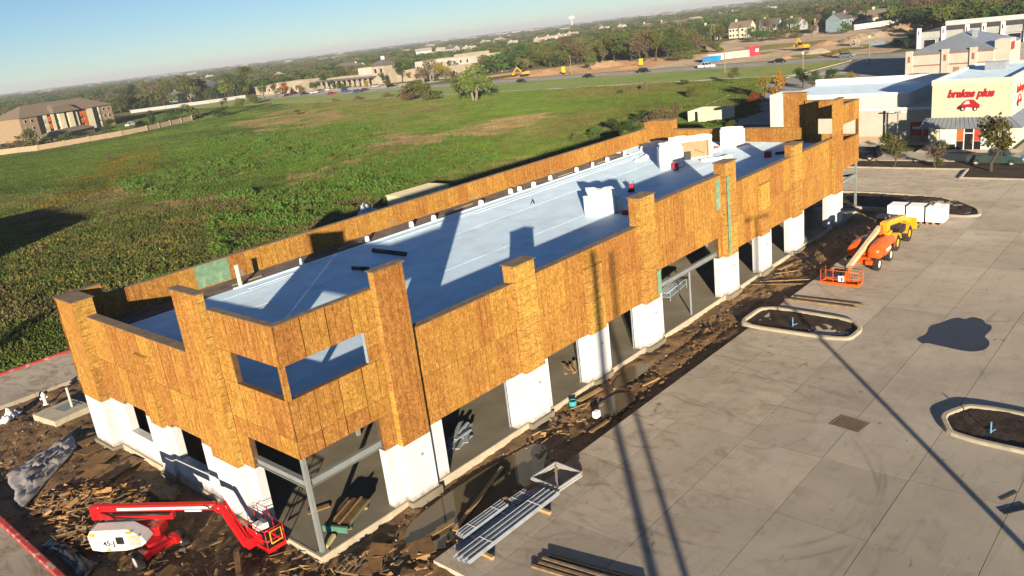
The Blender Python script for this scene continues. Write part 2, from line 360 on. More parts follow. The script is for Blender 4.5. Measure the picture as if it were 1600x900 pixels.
# ---- short side walls; the near one faces -X, the far one mirrors it
def side_wall(mx):
    X = (lambda x: L-x) if mx else (lambda x: x)
    sg = 1 if mx else -1
    w = bpy.data.objects.new('end_wall' if mx else 'side_wall', None); C.objects.link(w); w.parent = bld
    def b2(n, m, x0, x1, y0, y1, z0, z1, bev=0.0):
        a, b = X(x0), X(x1); return bx(n, m, w, min(a, b), max(a, b), y0, y1, z0, z1, bev)
    opens = [(-0.1, 4.15, 0.0, 4.75), (9.15, 12.3, 1.25, 3.3), (15.35, 18.1, 1.4, 3.3)]
    hwin = (0.2, 3.9, 7.44, 8.93)
    ZT = H
    for (y0, y1, z0, z1) in subtract((4.15, D, 3.15, ZT), [(o[0], o[1], o[2], o[3]) for o in opens] + [(4.15, 5.1, 0, 20)]): b2('wall_segment', OSB if mx else CORE, 0, TH+0.1, y0, y1, z0, z1)
    for (y0, y1, z0, z1) in subtract((0.253, 5.1, 3.15, 10.7), [(0, 4.15, 0, 4.75), hwin]): b2('wall_segment', OSB if mx else CORE, 0.0, 0.25, y0, y1, z0, z1)
    for (y0, y1, z0, z1) in subtract((4.2, D, 0.076, 3.1), opens[1:]): b2('pier_wrap', WRAP, -0.035, 0.42, y0, y1, z0, z1-0.02, 0.015)
    pil = [(5.1, 7.45, 0.38, 11.5), (12.9, 14.3, 0.25, 7.0), (20.0, 22.4, 0.6, 9.15)]
    for (y0, y1, pr, tp) in pil:
        b2('pier_wrap', WRAP, -pr, -0.03, y0, y1, 0.076, 3.02, 0.03)
        back = 0.0 if tp < H else 0.55
        if tp > 11: back = -0.02
        b2('pilaster_core', OSB, -pr+0.022, back, y0+0.02, y1-0.02, 3.05, tp)
        if not mx:
            clad(w, 'x', -pr+0.02, -1, y0+0.015, y1-0.015, 3.0, tp-0.01)
            clad(w, 'y', y0+0.02, -1, -pr+0.02, back if tp > H else 0.0, 3.0 if tp < H else 3.0, tp-0.01, m=OSBH)
        if tp > H: b2('pilaster_cap', CAPM, -pr-0.08, back+0.08, y0-0.07, y1+0.07, tp-0.012, tp+0.045)
        else: b2('pilaster_cap', OSBH, -pr, 0.0, y0, y1, tp-0.005, tp+0.02)
    # corner tower return along the back
    b2('corner_return', OSB, -0.6, 2.0, 22.42, D+0.06, 3.05, 9.15); b2('parapet_cap', CAPM, -0.64, 2.05, 22.38, D+0.12, 9.152, 9.195)
    b2('parapet_cap', CAPM, -0.05, TH+0.16, 7.45, 20.0, ZT, ZT+0.04); b2('parapet_cap', CAPM, -0.05, 0.28, 0.29, 5.1, 10.7, 10.74)
    holes = opens + [hwin] + [(p[0], p[1], 0, p[3]) for p in pil]
    if not mx:
        clad(w, 'x', 0.0, -1, 5.1, D, 3.1, ZT-0.01, holes)
        clad(w, 'x', 0.0, -1, 0.0, 5.1, 3.1, 10.69, holes)
    else:
        clad(w, 'x', L-TH-0.1, -1, 5.1, D-0.3, zr(12)+0.05, ZT-0.01, (), wid=1.22)
        clad(w, 'x', L-0.25, -1, 0.26, 5.1, zr(2)+0.05, 10.69, [hwin])
        clad(w, 'x', L-0.02, -1, 5.12, 7.43, zr(5)+0.05, 11.48)
        clad(w, 'x', L-2.0, -1, 22.42, D+0.06, 8.5, 9.14); clad(w, 'y', 22.42, -1, L-2.0, L-0.55, 7.1, 9.14)
    b2('window_jamb', GALV, 0.02, 0.2, 3.92, 4.05, 7.44, 8.93)
side_wall(False); side_wall(True)
for xx in (4.27, L-4.32): bx('window_jamb', GALV, front, xx-0.03, xx+0.06, 0.02, 0.2, 7.45, 8.92)
# ---- back wall
bw = bpy.data.objects.new('back_wall', None); C.objects.link(bw); bw.parent = bld
bx('wall_segment', OSB, bw, TH+0.12, L-TH-0.12, D-0.22, D, 0.076, HB)
clad(bw, 'y', D-0.22, -1, 0.5, L-0.5, zr(D)+0.03, HB-0.01, (), wid=1.22, cols=lambda a, b, c, d: GREEN if 8.1 < (a+b)/2 < 10.4 else None)
bx('parapet_cap', CAPM, bw, 2.06, L-2.06, D-0.27, D+0.04, HB, HB+0.04)
for x in (11.0, 12.1, 24.6, 33.9, 45.0): bx('wall_scupper', DARKIN, bw, x-0.18, x+0.18, D-0.262, D-0.244, zr(D)+0.08, zr(D)+0.42)
# ---- roof
rf = bpy.data.objects.new('roof', None); C.objects.link(rf); rf.parent = bld
def sloped(name, m, x0, x1, y0, y1, dz0, dz1, parent=rf):
    return MB().add([(x0,y0,zr(y0)+dz0),(x1,y0,zr(y0)+dz0),(x1,y1,zr(y1)+dz0),(x0,y1,zr(y1)+dz0),(x0,y0,zr(y0)+dz1),(x1,y0,zr(y0)+dz1),(x1,y1,zr(y1)+dz1),(x0,y1,zr(y1)+dz1)],
                    [(3,2,1,0),(4,5,6,7),(0,1,5,4),(1,2,6,5),(2,3,7,6),(3,0,4,7)]).build(name, m, parent)
sloped('roof_deck', DECK, TH+0.12, L-TH-0.12, TH, D-0.24, -0.35, -0.03)
ys = [0.4, 3.2, 6.2, 9.2, 12.2, 15.2, 17.2, 18.6, 19.3, 20.0]
for k in range(len(ys)-1):
    sloped('membrane_sheet', TPO, 0.5, L-0.5, ys[k]-0.08, ys[k+1], -0.028, (0.004, 0.016)[k % 2])
sloped('membrane_sheet', TPO, 56.0, L-0.5, 19.92, D-0.28, -0.028, 0.012)
sloped('membrane_fold', TPO, 9.0, 57.5, 19.86, 20.06, -0.02, 0.07); sloped('membrane_fold', TPO, 9.5, 55, 18.9, 19.02, 0.0, 0.05); sloped('membrane_fold', TPO, 30, 55, 18.3, 18.4, 0.0, 0.05)
for x, y0, y1 in ((9.4, 20.4, 21.5), (18.2, 20.6, 21.9), (30.5, 20.8, 21.9), (44.0, 20.3, 21), (50.5, 20.4, 21)):
    sloped('deck_board', mat('pale_board', (0.35, 0.25, 0.13), 0.8), x, x+2.2, y0+0.4, y0+0.52, -0.03, 0.03)
# ---- steel frame: corner posts, storefront beams, inside columns
for mx in (False, True):
    X = (lambda x: L-x) if mx else (lambda x: x)
    p = MB().box(min(X(0.08), X(0.28)), max(X(0.08), X(0.28)), 0.08, 0.28, 0.08, 4.75)
    p.build('corner_post', STEEL, bld, 0.01)
    bx('base_plate', STEEL, bld, min(X(0.0), X(0.4)), max(X(0.0), X(0.4)), 0.0, 0.4, 0.078, 0.11)
    for (x0, x1, y0, y1) in ((0.29, 4.2, 0.06, 0.3), (0.06, 0.3, 0.29, 4.6)):
        a, b = sorted((X(x0), X(x1)))
        bb = MB().box(a, b, y0, y1, 3.28, 3.30).box(a, b, y0, y1, 3.62, 3.64)
        if x1 > 1: bb.box(a, b, (y0+y1)/2-0.01, (y0+y1)/2+0.01, 3.30, 3.62)
        else: bb.box((a+b)/2-0.01, (a+b)/2+0.01, y0, y1, 3.30, 3.62)
        bb.build('storefront_beam', STEEL, bld)
bb = MB().box(28.2, 36.1, 0.06, 0.3, 3.3, 3.32).box(28.2, 36.1, 0.06, 0.3, 3.6, 3.62).box(28.2, 36.1, 0.17, 0.19, 3.32, 3.6); bb.build('storefront_beam', STEEL, bld)
for x in (32.15,): bx('storefront_mullion', GALV, bld, x-0.04, x+0.04, 0.14, 0.22, 0.08, 3.3)
for x in [8.0*i for i in range(1, 8)]:
    for y in (7.6, 15.0): bx('inside_column', STEEL, bld, x-0.1, x+0.1, y-0.1, y+0.1, 0.08, zr(y)-0.36)
for x in (7.83, 12.92, 16.13, 19.37, 22.03, 25.17): bx('door_jamb', GALV, bld, x, x+0.05, 0.43, 0.5, 0.08, 3.1)
# ================================================================ ground, pavement, mud
def fbm(x, y, s, o=4):
    return mnoise.fractal(Vector((x*s, y*s, 3.7)), 0.6, 2.1, o)
def concrete_mat(name, col, joint=False):
    m, nt, b, tc = new_mat(name)
    geo = nt.nodes.new('ShaderNodeNewGeometry'); v = geo.outputs['Position']
    oi = nt.nodes.new('ShaderNodeObjectInfo')
    big = _noise(nt, v, 0.16, 5, 0.6, 0.5); mid = _noise(nt, _map(nt, v, (1, 1.7, 1), rot=(0, 0, 0.5)), 0.7, 6, 0.68, 0.8); fine = _noise(nt, v, 9, 4, 0.7)
    o = _ramp(nt, big, [(0.3, tuple(c*0.80 for c in col)), (0.7, tuple(c*1.12 for c in col))])
    o = _mix(nt, o, (0.26, 0.20, 0.135), _ramp(nt, mid, [(0.52, (0, 0, 0)), (0.76, (0.55,)*3)]))
    o = _mix(nt, o, (0.54, 0.48, 0.39), _ramp(nt, _noise(nt, _map(nt, v, (1, 0.6, 1), (40, 9, 0)), 0.33, 6, 0.7, 1.0), [(0.52, (0, 0, 0)), (0.75, (0.6,)*3)]))
    smear = _noise(nt, _map(nt, v, (0.35, 3.0, 1), rot=(0, 0, 0.35)), 0.9, 5, 0.65)
    o = _mix(nt, o, (0.27, 0.205, 0.14), _ramp(nt, smear, [(0.57, (0, 0, 0)), (0.74, (0.45,)*3)]))
    o = _mix(nt, o, (0.5, 0.5, 0.5), _ramp(nt, fine, [(0.4, (0.0,)*3), (0.75, (0.10,)*3)]))
    # dirt tracked out of the mud strip, thinning away from it
    sy = nt.nodes.new('ShaderNodeSeparateXYZ'); nt.links.new(v, sy.inputs[0])
    nearm = _math(nt, 'MULTIPLY_ADD', sy.outputs[1], 0.055, 1.05, clamp=True)
    trk = _ramp(nt, _noise(nt, _map(nt, v, (1.0, 0.5, 1), (3, 7, 0), (0, 0, 0.9)), 0.8, 7, 0.75, 1.4), [(0.50, (0, 0, 0)), (0.66, (0.9,)*3)])
    o = _mix(nt, o, (0.21, 0.145, 0.085), _math(nt, 'MULTIPLY', trk, nearm))
    # tyre arcs: rings of dark rubber about a few turning centres
    sp = nt.nodes.new('ShaderNodeSeparateXYZ'); nt.links.new(v, sp.inputs[0])
    acc = None
    for (cx, cy, r, wdt) in ((15.5, -11.5, 6.5, 0.16), (16.4, -10.5, 8.6, 0.14), (9, -2, 17.5, 0.14), (12, 3, 21.2, 0.14), (38, -36, 19.0, 0.16), (33, -33, 12.7, 0.14), (47, -13, 9.5, 0.15)):
        dx = _math(nt, 'SUBTRACT', sp.outputs[0], cx); dy = _math(nt, 'SUBTRACT', sp.outputs[1], cy)
        rr = _math(nt, 'SQRT', _math(nt, 'ADD', _math(nt, 'MULTIPLY', dx, dx), _math(nt, 'MULTIPLY', dy, dy)))
        k = _math(nt, 'SUBTRACT', 1.0, _math(nt, 'DIVIDE', _math(nt, 'ABSOLUTE', _math(nt, 'SUBTRACT', rr, r)), wdt), clamp=True)
        acc = k if acc is None else _math(nt, 'MAXIMUM', acc, k)
    brk = _ramp(nt, _noise(nt, v, 0.22, 3), [(0.46, (0.0,)*3), (0.66, (0.36,)*3)])
    o = _mix(nt, o, (0.06, 0.055, 0.05), _math(nt, 'MULTIPLY', acc, brk))
    spots = _ramp(nt, _noise(nt, _map(nt, v, (0.8, 1.5, 1), rot=(0, 0, 0.6)), 0.75, 5, 0.62, 0.9), [(0.66, (0, 0, 0)), (0.74, (0.75,)*3)])
    o = _mix(nt, o, (0.07, 0.05, 0.032), spots)
    hs = nt.nodes.new('ShaderNodeHueSaturation'); nt.links.new(o, hs.inputs['Color'])
    nt.links.new(_math(nt, 'MULTIPLY_ADD', oi.outputs['Random'], 0.20, 0.90), hs.inputs['Value'])
    nt.links.new(hs.outputs[0], b.inputs['Base Color'])
    b.inputs['Roughness'].default_value = 0.72; b.inputs['Specular IOR Level'].default_value = 0.35
    if 'Diffuse Roughness' in b.inputs: b.inputs['Diffuse Roughness'].default_value = 0.65
    _bump(nt, b, fine, 0.25, 0.01)
    return m
CONC = concrete_mat('paving_concrete', (0.47, 0.40, 0.305))
KERB = mat('kerb_concrete', (0.42, 0.37, 0.275), 0.8, 0.15, 2.0, 0.3, 14, dirt=(0.2, 0.15, 0.1), dirt_amt=0.2)
SEAL = mat('joint_sealant', (0.06, 0.05, 0.042), 0.9)
def mud_mat(name, a, bcol, wet=0.45):
    m, nt, b, tc = new_mat(name)
    geo = nt.nodes.new('ShaderNodeNewGeometry'); v = geo.outputs['Position']
    n1 = _noise(nt, v, 0.55, 6, 0.65, 0.6); n2 = _noise(nt, v, 5, 6, 0.75)
    o = _ramp(nt, n1, [(0.32, a), (0.66, bcol)])
    o = _mix(nt, o, (a[0]*0.4, a[1]*0.38, a[2]*0.35), _ramp(nt, n2, [(0.45, (0, 0, 0)), (0.7, (0.8,)*3)]))
    nt.links.new(o, b.inputs['Base Color'])
    nt.links.new(_math(nt, 'MULTIPLY_ADD', n1, 0.5, wet), b.inputs['Roughness'])
    _bump(nt, b, n2, 0.9, 0.08)
    return m
MUD = mud_mat('mud', (0.13, 0.074, 0.032), (0.31, 0.185, 0.082))
SOIL = mud_mat('bed_soil', (0.025, 0.017, 0.011), (0.075, 0.05, 0.03), 0.6)
# mud sheet around the building, lower than the paving
def mud_sheet(name, x0, x1, y0, y1, step, base, amp, keep=None):
    nx, ny = int((x1-x0)/step)+1, int((y1-y0)/step)+1
    vs, fs = [], []
    for j in range(ny):
        for i in range(nx):
            x, y = x0+(x1-x0)*i/(nx-1), y0+(y1-y0)*j/(ny-1)
            z = base + amp*(0.6*fbm(x, y, 0.35) + 0.35*abs(fbm(x+9, y, 1.3)) + 0.22*fbm(x, y, 3.0) + 0.1*fbm(x, y, 7.0))
            if name == 'mud':
                if y < 0 and x > 10:
                    for ry in (-1.5, -3.1): z -= 0.09*math.exp(-((y-ry-0.3*math.sin(x*0.21))/0.22)**2)-0.035*math.exp(-((y-ry-0.42-0.3*math.sin(x*0.21))/0.2)**2)
                # shallow ponded dips along the front, where the water lies
                for (px, py, rx, ry, dp) in ((7.0, -2.3, 4.2, 1.7, 0.16), (18.4, -2.6, 1.7, 0.9, 0.1), (22.3, -1.2, 1.8, 0.55, 0.1), (1.2, -7.5, 2.0, 2.2, 0.14)):
                    q = ((x-px)/rx)**2+((y-py)/ry)**2
                    if q < 1.6: z -= dp*max(0, 1-q/1.6)
            vs.append((x, y, z))
    for j in range(ny-1):
        for i in range(nx-1):
            cx, cy = (vs[j*nx+i][0]+vs[j*nx+i+1][0])/2, (vs[j*nx+i][1]+vs[(j+1)*nx+i][1])/2
            if keep and not keep(cx, cy): continue
            fs.append((j*nx+i, j*nx+i+1, (j+1)*nx+i+1, (j+1)*nx+i))
    mb = MB().add(vs, fs, 0, True)
    return mb
PAVE_X0, PAVE_Y0 = 2.5, -4.4
def keep_mud(x, y):
    if 0.3 < x < L-0.3 and 0.3 < y < D-0.3: return False
    if x > PAVE_X0+0.2 and y < PAVE_Y0-0.2: return False
    return True
tag(mud_sheet('mud', -7.4, 71.6, -14, 34.8, 0.22, -0.26, 0.20, keep_mud).build('mud', MUD), kind='structure')
# paving slabs
pv = bpy.data.objects.new('pavement', None); C.objects.link(pv); tag(pv, kind='structure')
JX = [2.5+5.18*i for i in range(17)]; JY = [-4.4, -6.9, -10.8, -14.7, -18.5, -22.4, -26.3, -30.2, -34.1, -38.0, -41.9]
SUB = mat('sub_base', (0.05, 0.045, 0.04), 0.9)
def slab(x0, x1, y0, y1, parent, m=None, name='slab', g=0.012):
    return shared_box(name, m or CONC, parent, (x1-x0-2*g, y1-y0-2.4*g, 0.42), ((x0+x1)/2, (y0+y1)/2, -0.21 + rnd.uniform(-0.0025, 0.0025)))
for i in range(16):
    for j in range(10):
        x0, x1, y1, y0 = JX[i], JX[i+1], JY[j], JY[j+1]
        if x0 > 62 and False: continue
        slab(x0, min(x1, 84.0), y0, y1, pv)
for k in range(9):      # drive aisle beyond the far end, running back past the building
    slab(71.5, 77.7, -4.4+5.2*k, -4.4+5.2*(k+1), pv); slab(77.7, 84.0, -4.4+5.2*k, -4.4+5.2*(k+1), pv)
tag(bx('pavement_joint_bed', SEAL, pv, 2.52, 84, -41.9, -4.42, -0.5, -0.022), None)
tag(bx('aisle_joint_bed', SEAL, pv, 71.55, 84, -4.38, 42.3, -0.5, -0.022), None)
# rear service drive with red kerb
rd = bpy.data.objects.new('service_drive', None); C.objects.link(rd); tag(rd, kind='structure')
for k in range(-6, 15):
    for (y0, y1) in ((34.9, 38.5), (38.5, 41.9)): slab(5.2*k, 5.2*(k+1), y0, y1, rd)
for k in range(-2, 7): slab(-14.5, -7.7, -4.0+5.6*k, -4.0+5.6*(k+1), rd)
bx('drive_joint_bed', SEAL, rd, -31.2, 78, 34.92, 41.88, -0.5, -0.022); bx('drive_joint_bed', SEAL, rd, -14.48, -7.72, -15, 34.9, -0.5, -0.024)
def redpaint():
    m, nt, b, tc = new_mat('red_kerb_paint')
    n = _noise(nt, tc.outputs['Object'], 2.2, 6, 0.7)
    o = _ramp(nt, n, [(0.42, (0.42, 0.045, 0.04)), (0.55, (0.48, 0.07, 0.06)), (0.62, (0.5, 0.42, 0.36))])
    nt.links.new(o, b.inputs['Base Color']); b.inputs['Roughness'].default_value = 0.7; return m
REDK = redpaint()
def kerb(name, pts, wid, h, m, closed=False, parent=None, label=None):
    """kerb swept along a line, with a rounded upper edge"""
    n = len(pts); P = [Vector((p[0], p[1], 0)) for p in pts]; prof = [(-0.5, -0.25), (-0.5, h*0.75), (-0.34, h), (0.34, h), (0.5, h*0.75), (0.5, -0.25)]
    vs, fs = [], []
    for i in range(n):
        a = P[(i-1) % n] if (closed or i > 0) else P[i]; c = P[(i+1) % n] if (closed or i < n-1) else P[i]
        d1 = (P[i]-a).normalized() if (P[i]-a).length > 1e-6 else (c-P[i]).normalized(); d2 = (c-P[i]).normalized() if (c-P[i]).length > 1e-6 else d1
        t = (d1+d2).normalized(); nn = Vector((-t.y, t.x, 0)); k = 1/max(0.4, nn.dot(Vector((-d1.y, d1.x, 0))))
        for (u, z) in prof: vs.append(P[i] + nn*(u*wid*k) + Vector((0, 0, z)))
    q = len(prof)
    for i in range(n if closed else n-1):
        j = (i+1) % n
        for k in range(q-1): fs.append((i*q+k, i*q+k+1, j*q+k+1, j*q+k))
    if not closed: fs += [tuple(range(q))[::-1], tuple((n-1)*q+k for k in range(q))]
    return MB().add(vs, [f[::-1] for f in fs]).build(name, m, parent)
def smooth_poly(pts, it=2, q=0.2):
    for _ in range(it):
        o = []
        for i in range(len(pts)):
            a, b = Vector(pts[i]), Vector(pts[(i+1) % len(pts)]); o += [tuple(a*(1-q)+b*q), tuple(a*q+b*(1-q))]
        pts = o
    return pts
tag(kerb('kerb', [(-31, 42.1), (72, 42.1)], 0.32, 0.14, REDK), kind='structure')
tag(kerb('kerb', [(-7.55, 34.7), (-7.55, -14)], 0.30, 0.13, REDK), kind='structure')
def island(name, poly, label, soil_amp=0.06, it=2):
    isl = thing(name, label, 'kerbed island')
    pp = smooth_poly(poly, 3, 0.15)
    kerb('kerb_ring', pp, 0.30, 0.17, KERB, True, isl)
    xs = [p[0] for p in pp]; ys_ = [p[1] for p in pp]
    def inside(x, y):
        c = False
        for i in range(len(pp)):
            (ax, ay), (bx_, by_) = pp[i], pp[i-1]
            if (ay > y) != (by_ > y) and x < (bx_-ax)*(y-ay)/(by_-ay)+ax: c = not c
        return c
    MBo = MB(); step = 0.2
    m2 = mud_sheet('bed', min(xs), max(xs), min(ys_), max(ys_), step, 0.03, soil_amp*2.2, inside)
    m2.build('soil_bed', SOIL, isl)
    return isl
island('parking_island', [(35.6, -3.6), (35.3, -9.9), (34.0, -10.9), (31.9, -10.8), (31.7, -3.6)], 'long kerbed planting island with bare soil beside the mud strip')
island('parking_island', [(26.4, -19.0), (26.2, -26.5), (22.7, -26.5), (22.7, -19.0), (24.5, -18.1)], 'kerbed soil island at the right edge with a light blue stub pipe')
island('parking_island', [(71.2, 42.0), (71.3, -1.5), (70.0, -7.0), (66.5, -10.0), (64.2, -10.7), (63.4, -9.4), (64.6, -4.2), (64.9, 0.0), (65.2, 42.0)], 'large curved kerbed bed at the far end of the building', 0.1)
for (x, y, l) in ((32.9, -6.9, 'light blue stub pipe standing in the soil of the island by the mud strip'), (23.8, -20.4, 'light blue stub pipe in the island at the right edge')):
    o = MB().tube([(0, 0, 0), (0, 0, 0.6)], 0.035, 8).tube([(-0.01, 0, 0.08), (0.4, -0.12, 0.05)], 0.025, 6).build('stub_pipe', mat('blue_pipe', (0.14, 0.34, 0.52), 0.5)); o.location = (x, y, 0.05); tag(o, l, 'pipe')
# water standing on the mud
def puddle(pts, z, label, m):
    pp = smooth_poly(pts, 3); pp = [(x+0.06*fbm(x, y, 2.0), y+0.06*fbm(y, x, 2.0)) for x, y in pp]
    o = MB().prism(pp, z-0.01, z).build('puddle', m); return tag(o, label, 'puddle')
m_, nt_, b_, tc_ = new_mat('muddy_water')
b_.inputs['Base Color'].default_value = (0.155, 0.12, 0.07, 1); b_.inputs['Roughness'].default_value = 0.04; b_.inputs['IOR'].default_value = 1.33
_bump(nt_, b_, _noise(nt_, tc_.outputs['Object'], 2.5, 2), 0.03, 0.02)
WATER = MATS['muddy_water']
puddle([(2.6, -2.2), (4.2, -0.95), (9.3, -0.9), (12.6, -1.3), (12.8, -2.3), (10.2, -4.0), (5.5, -4.3), (3.2, -3.9)], -0.235, 'long muddy puddle along the foot of the first white piers', WATER)
puddle([(16.6, -2.9), (18.0, -1.7), (20.0, -2.0), (19.8, -3.4), (17.5, -3.6)], -0.215, 'small muddy puddle by the paving edge below the third pier', WATER)
puddle([(20.0, -1.4), (21.5, -0.6), (24.0, -0.7), (24.4, -1.5), (22, -1.9)], -0.215, 'narrow puddle at the slab edge below the third opening', WATER)
puddle([(-0.4, -6.0), (1.4, -5.2), (2.3, -6.2), (2.3, -9), (0.2, -9.2)], -0.235, 'muddy puddle at the bottom corner of the paving', WATER)
# wet stain on the paving: a film of water, darkening it
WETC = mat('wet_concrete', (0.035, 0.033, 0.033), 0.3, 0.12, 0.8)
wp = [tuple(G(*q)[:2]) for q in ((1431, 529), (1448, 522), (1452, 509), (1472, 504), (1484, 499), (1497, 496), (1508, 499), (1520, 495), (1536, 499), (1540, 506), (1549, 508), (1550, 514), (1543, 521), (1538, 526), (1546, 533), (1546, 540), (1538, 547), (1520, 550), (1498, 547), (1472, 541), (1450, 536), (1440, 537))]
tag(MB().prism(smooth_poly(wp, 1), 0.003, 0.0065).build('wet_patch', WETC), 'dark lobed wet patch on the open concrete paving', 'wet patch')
gr = thing('drain_grate', 'rusty rectangular storm drain grate set in the paving', 'drain grate', (21.8, -14.6, 0.0), R(-8))
RUST = mat('rusty_iron', (0.24, 0.17, 0.115), 0.8, 0.3, 4)
MB().box(-0.62, 0.62, -0.75, -0.68, 0.004, 0.013).box(-0.62, 0.62, 0.68, 0.75, 0.004, 0.013).box(-0.62, -0.55, -0.68, 0.68, 0.004, 0.013).box(0.55, 0.62, -0.68, 0.68, 0.004, 0.013).build('frame', RUST, gr)
bx('pit', mat('silted_pit', (0.13, 0.095, 0.065), 0.9), gr, -0.55, 0.55, -0.68, 0.68, 0.003, 0.006)
for k in range(13): bx('bar', RUST, gr, -0.55, 0.55, -0.65+k*0.1, -0.61+k*0.1, 0.0075, 0.014)
# ================================================================ machines
def lathe(mb, prof, c, axis, n=20, mi=0, sm=True):
    c = Vector(c); a = Vector(axis).normalized(); u = Vector((0, 0, 1)) if abs(a.z) < 0.9 else Vector((1, 0, 0)); x = a.cross(u).normalized(); y = a.cross(x)
    o = len(mb.v)
    for (r, h) in prof:
        for k in range(n):
            t = 2*math.pi*k/n; mb.v.append(tuple(c + a*h + (x*math.cos(t)+y*math.sin(t))*r))
    for i in range(len(prof)-1):
        for k in range(n):
            mb.f.append((o+i*n+k, o+i*n+(k+1) % n, o+(i+1)*n+(k+1) % n, o+(i+1)*n+k)); mb.mi.append(mi); mb.smooth.append(sm)
    return mb
TYRE = mat('tyre_rubber', (0.022, 0.021, 0.02), 0.85, 0.3, 6, 0.4, 30, dirt=(0.12, 0.09, 0.06), dirt_amt=0.3)
HUBM = mat('hub_grey', (0.45, 0.44, 0.42), 0.5, 0.15, 5)
BLK = mat('black_paint', (0.018, 0.018, 0.02), 0.45, 0.2, 4)
REDP = mat('red_machine_paint', (0.58, 0.012, 0.016), 0.3, 0.10, 1.5, dirt=(0.2, 0.08, 0.05), dirt_amt=0.12, coat=0.3)
WHTP = mat('grey_white_paint', (0.66, 0.65, 0.62), 0.4, 0.06, 1.5, dirt=(0.4, 0.35, 0.3), dirt_amt=0.12)
ORGP = mat('orange_machine_paint', (0.72, 0.115, 0.012), 0.35, 0.12, 1.5, dirt=(0.3, 0.12, 0.06), dirt_amt=0.15, coat=0.2)
YELP = mat('yellow_machine_paint', (0.74, 0.37, 0.015), 0.35, 0.10, 1.5, dirt=(0.3, 0.2, 0.08), dirt_amt=0.15, coat=0.2)
CREAMP = mat('cream_boom_paint', (0.60, 0.47, 0.28), 0.45, 0.1, 2, dirt=(0.25, 0.18, 0.1), dirt_amt=0.2)
BRIGHT = mat('bare_bright_steel', (0.5, 0.5, 0.5), 0.3, 0.1, 3, metal=0.8)
GLASS = mat('dark_glass', (0.02, 0.025, 0.03), 0.08, 0.1, 1, spec=0.6)
def wheel(parent, c, axis, r, w, rimm=None, rr=0.58):
    ax = Vector(axis).normalized()
    mb = MB(); lathe(mb, [(r*rr, -w/2), (r*0.92, -w/2), (r, -w*0.36), (r*1.0, w*0.36), (r*0.92, w/2), (r*rr, w/2), (r*rr, -w/2)], (0, 0, 0), ax, 22)
    for k in range(18):      # tread lugs
        t = 2*math.pi*k/18; u = Vector((0, 0, 1)); x = ax.cross(u).normalized(); d = x*math.cos(t)+u*math.sin(t)
        M = Matrix((tuple(d.cross(ax)), tuple(ax), tuple(d))).transposed()
        mb.obox(d*r*1.0, (r*0.14, w*0.9, r*0.07), M)
    o = mb.build('wheel', TYRE, parent, loc=c)
    rb = MB(); lathe(rb, [(0.001, w*0.42), (r*0.2, w*0.42), (r*0.26, w*0.3), (r*rr*0.9, w*0.28), (r*rr*1.01, w*0.45), (r*rr*1.01, -w*0.45), (r*rr*0.9, -w*0.28), (0.001, -w*0.28)], (0, 0, 0), ax, 18)
    rb.build('rim', rimm or HUBM, o)
    return o
def basket(parent, x0, x1, y0, y1, z0, m, floor_m, h=1.1, gate=None):
    b = bpy.data.objects.new('basket', None); C.objects.link(b); b.parent = parent
    MB().box(x0, x1, y0, y1, z0, z0+0.05).box(x0, x1, y0, y0+0.03, z0+0.05, z0+0.2).box(x0, x1, y1-0.03, y1, z0+0.05, z0+0.2).box(x0, x0+0.03, y0+0.03, y1-0.03, z0+0.05, z0+0.2).box(x1-0.03, x1, y0+0.03, y1-0.03, z0+0.05, z0+0.2).build('toe_board', m, b)
    bx('floor_mesh', floor_m, b, x0+0.04, x1-0.04, y0+0.04, y1-0.04, z0+0.052, z0+0.07)
    r = 0.024
    for z in (z0+0.58, z0+h):
        MB().tube([(x0, y0, z), (x1, y0, z), (x1, y1, z), (x0, y1, z), (x0, y0, z)], r, 6).build('rail', m, b)
    n = 4
    for i in range(n):
        t = i/(n-1)
        for (px, py) in ((x0+(x1-x0)*t, y0), (x0+(x1-x0)*t, y1)) if (x1-x0) > (y1-y0) else ((x0, y0+(y1-y0)*t), (x1, y0+(y1-y0)*t)):
            MB().tube([(px, py, z0+0.05), (px, py, z0+h)], r, 6).build('post', m, b)
    return b
def to_mesh_text(body, m, parent, loc, rot, size, shear=0.0, ext=0.05, bold=0.02, name='lettering', sx=1.0):
    cu = bpy.data.curves.new(name, 'FONT'); cu.body = body; cu.size = size; cu.extrude = ext; cu.align_x = 'CENTER'; cu.align_y = 'CENTER'; cu.offset = bold; cu.shear = shear; cu.resolution_u = 3
    tmp = bpy.data.objects.new(name, cu); C.objects.link(tmp); bpy.context.view_layer.update()
    me = bpy.data.meshes.new_from_object(tmp.evaluated_get(bpy.context.evaluated_depsgraph_get())); bpy.data.objects.remove(tmp)
    me.materials.clear(); me.materials.append(m); o = bpy.data.objects.new(name, me); C.objects.link(o); o.parent = parent; o.location = loc; o.rotation_euler = rot; o.scale = (sx, 1, 1); return o
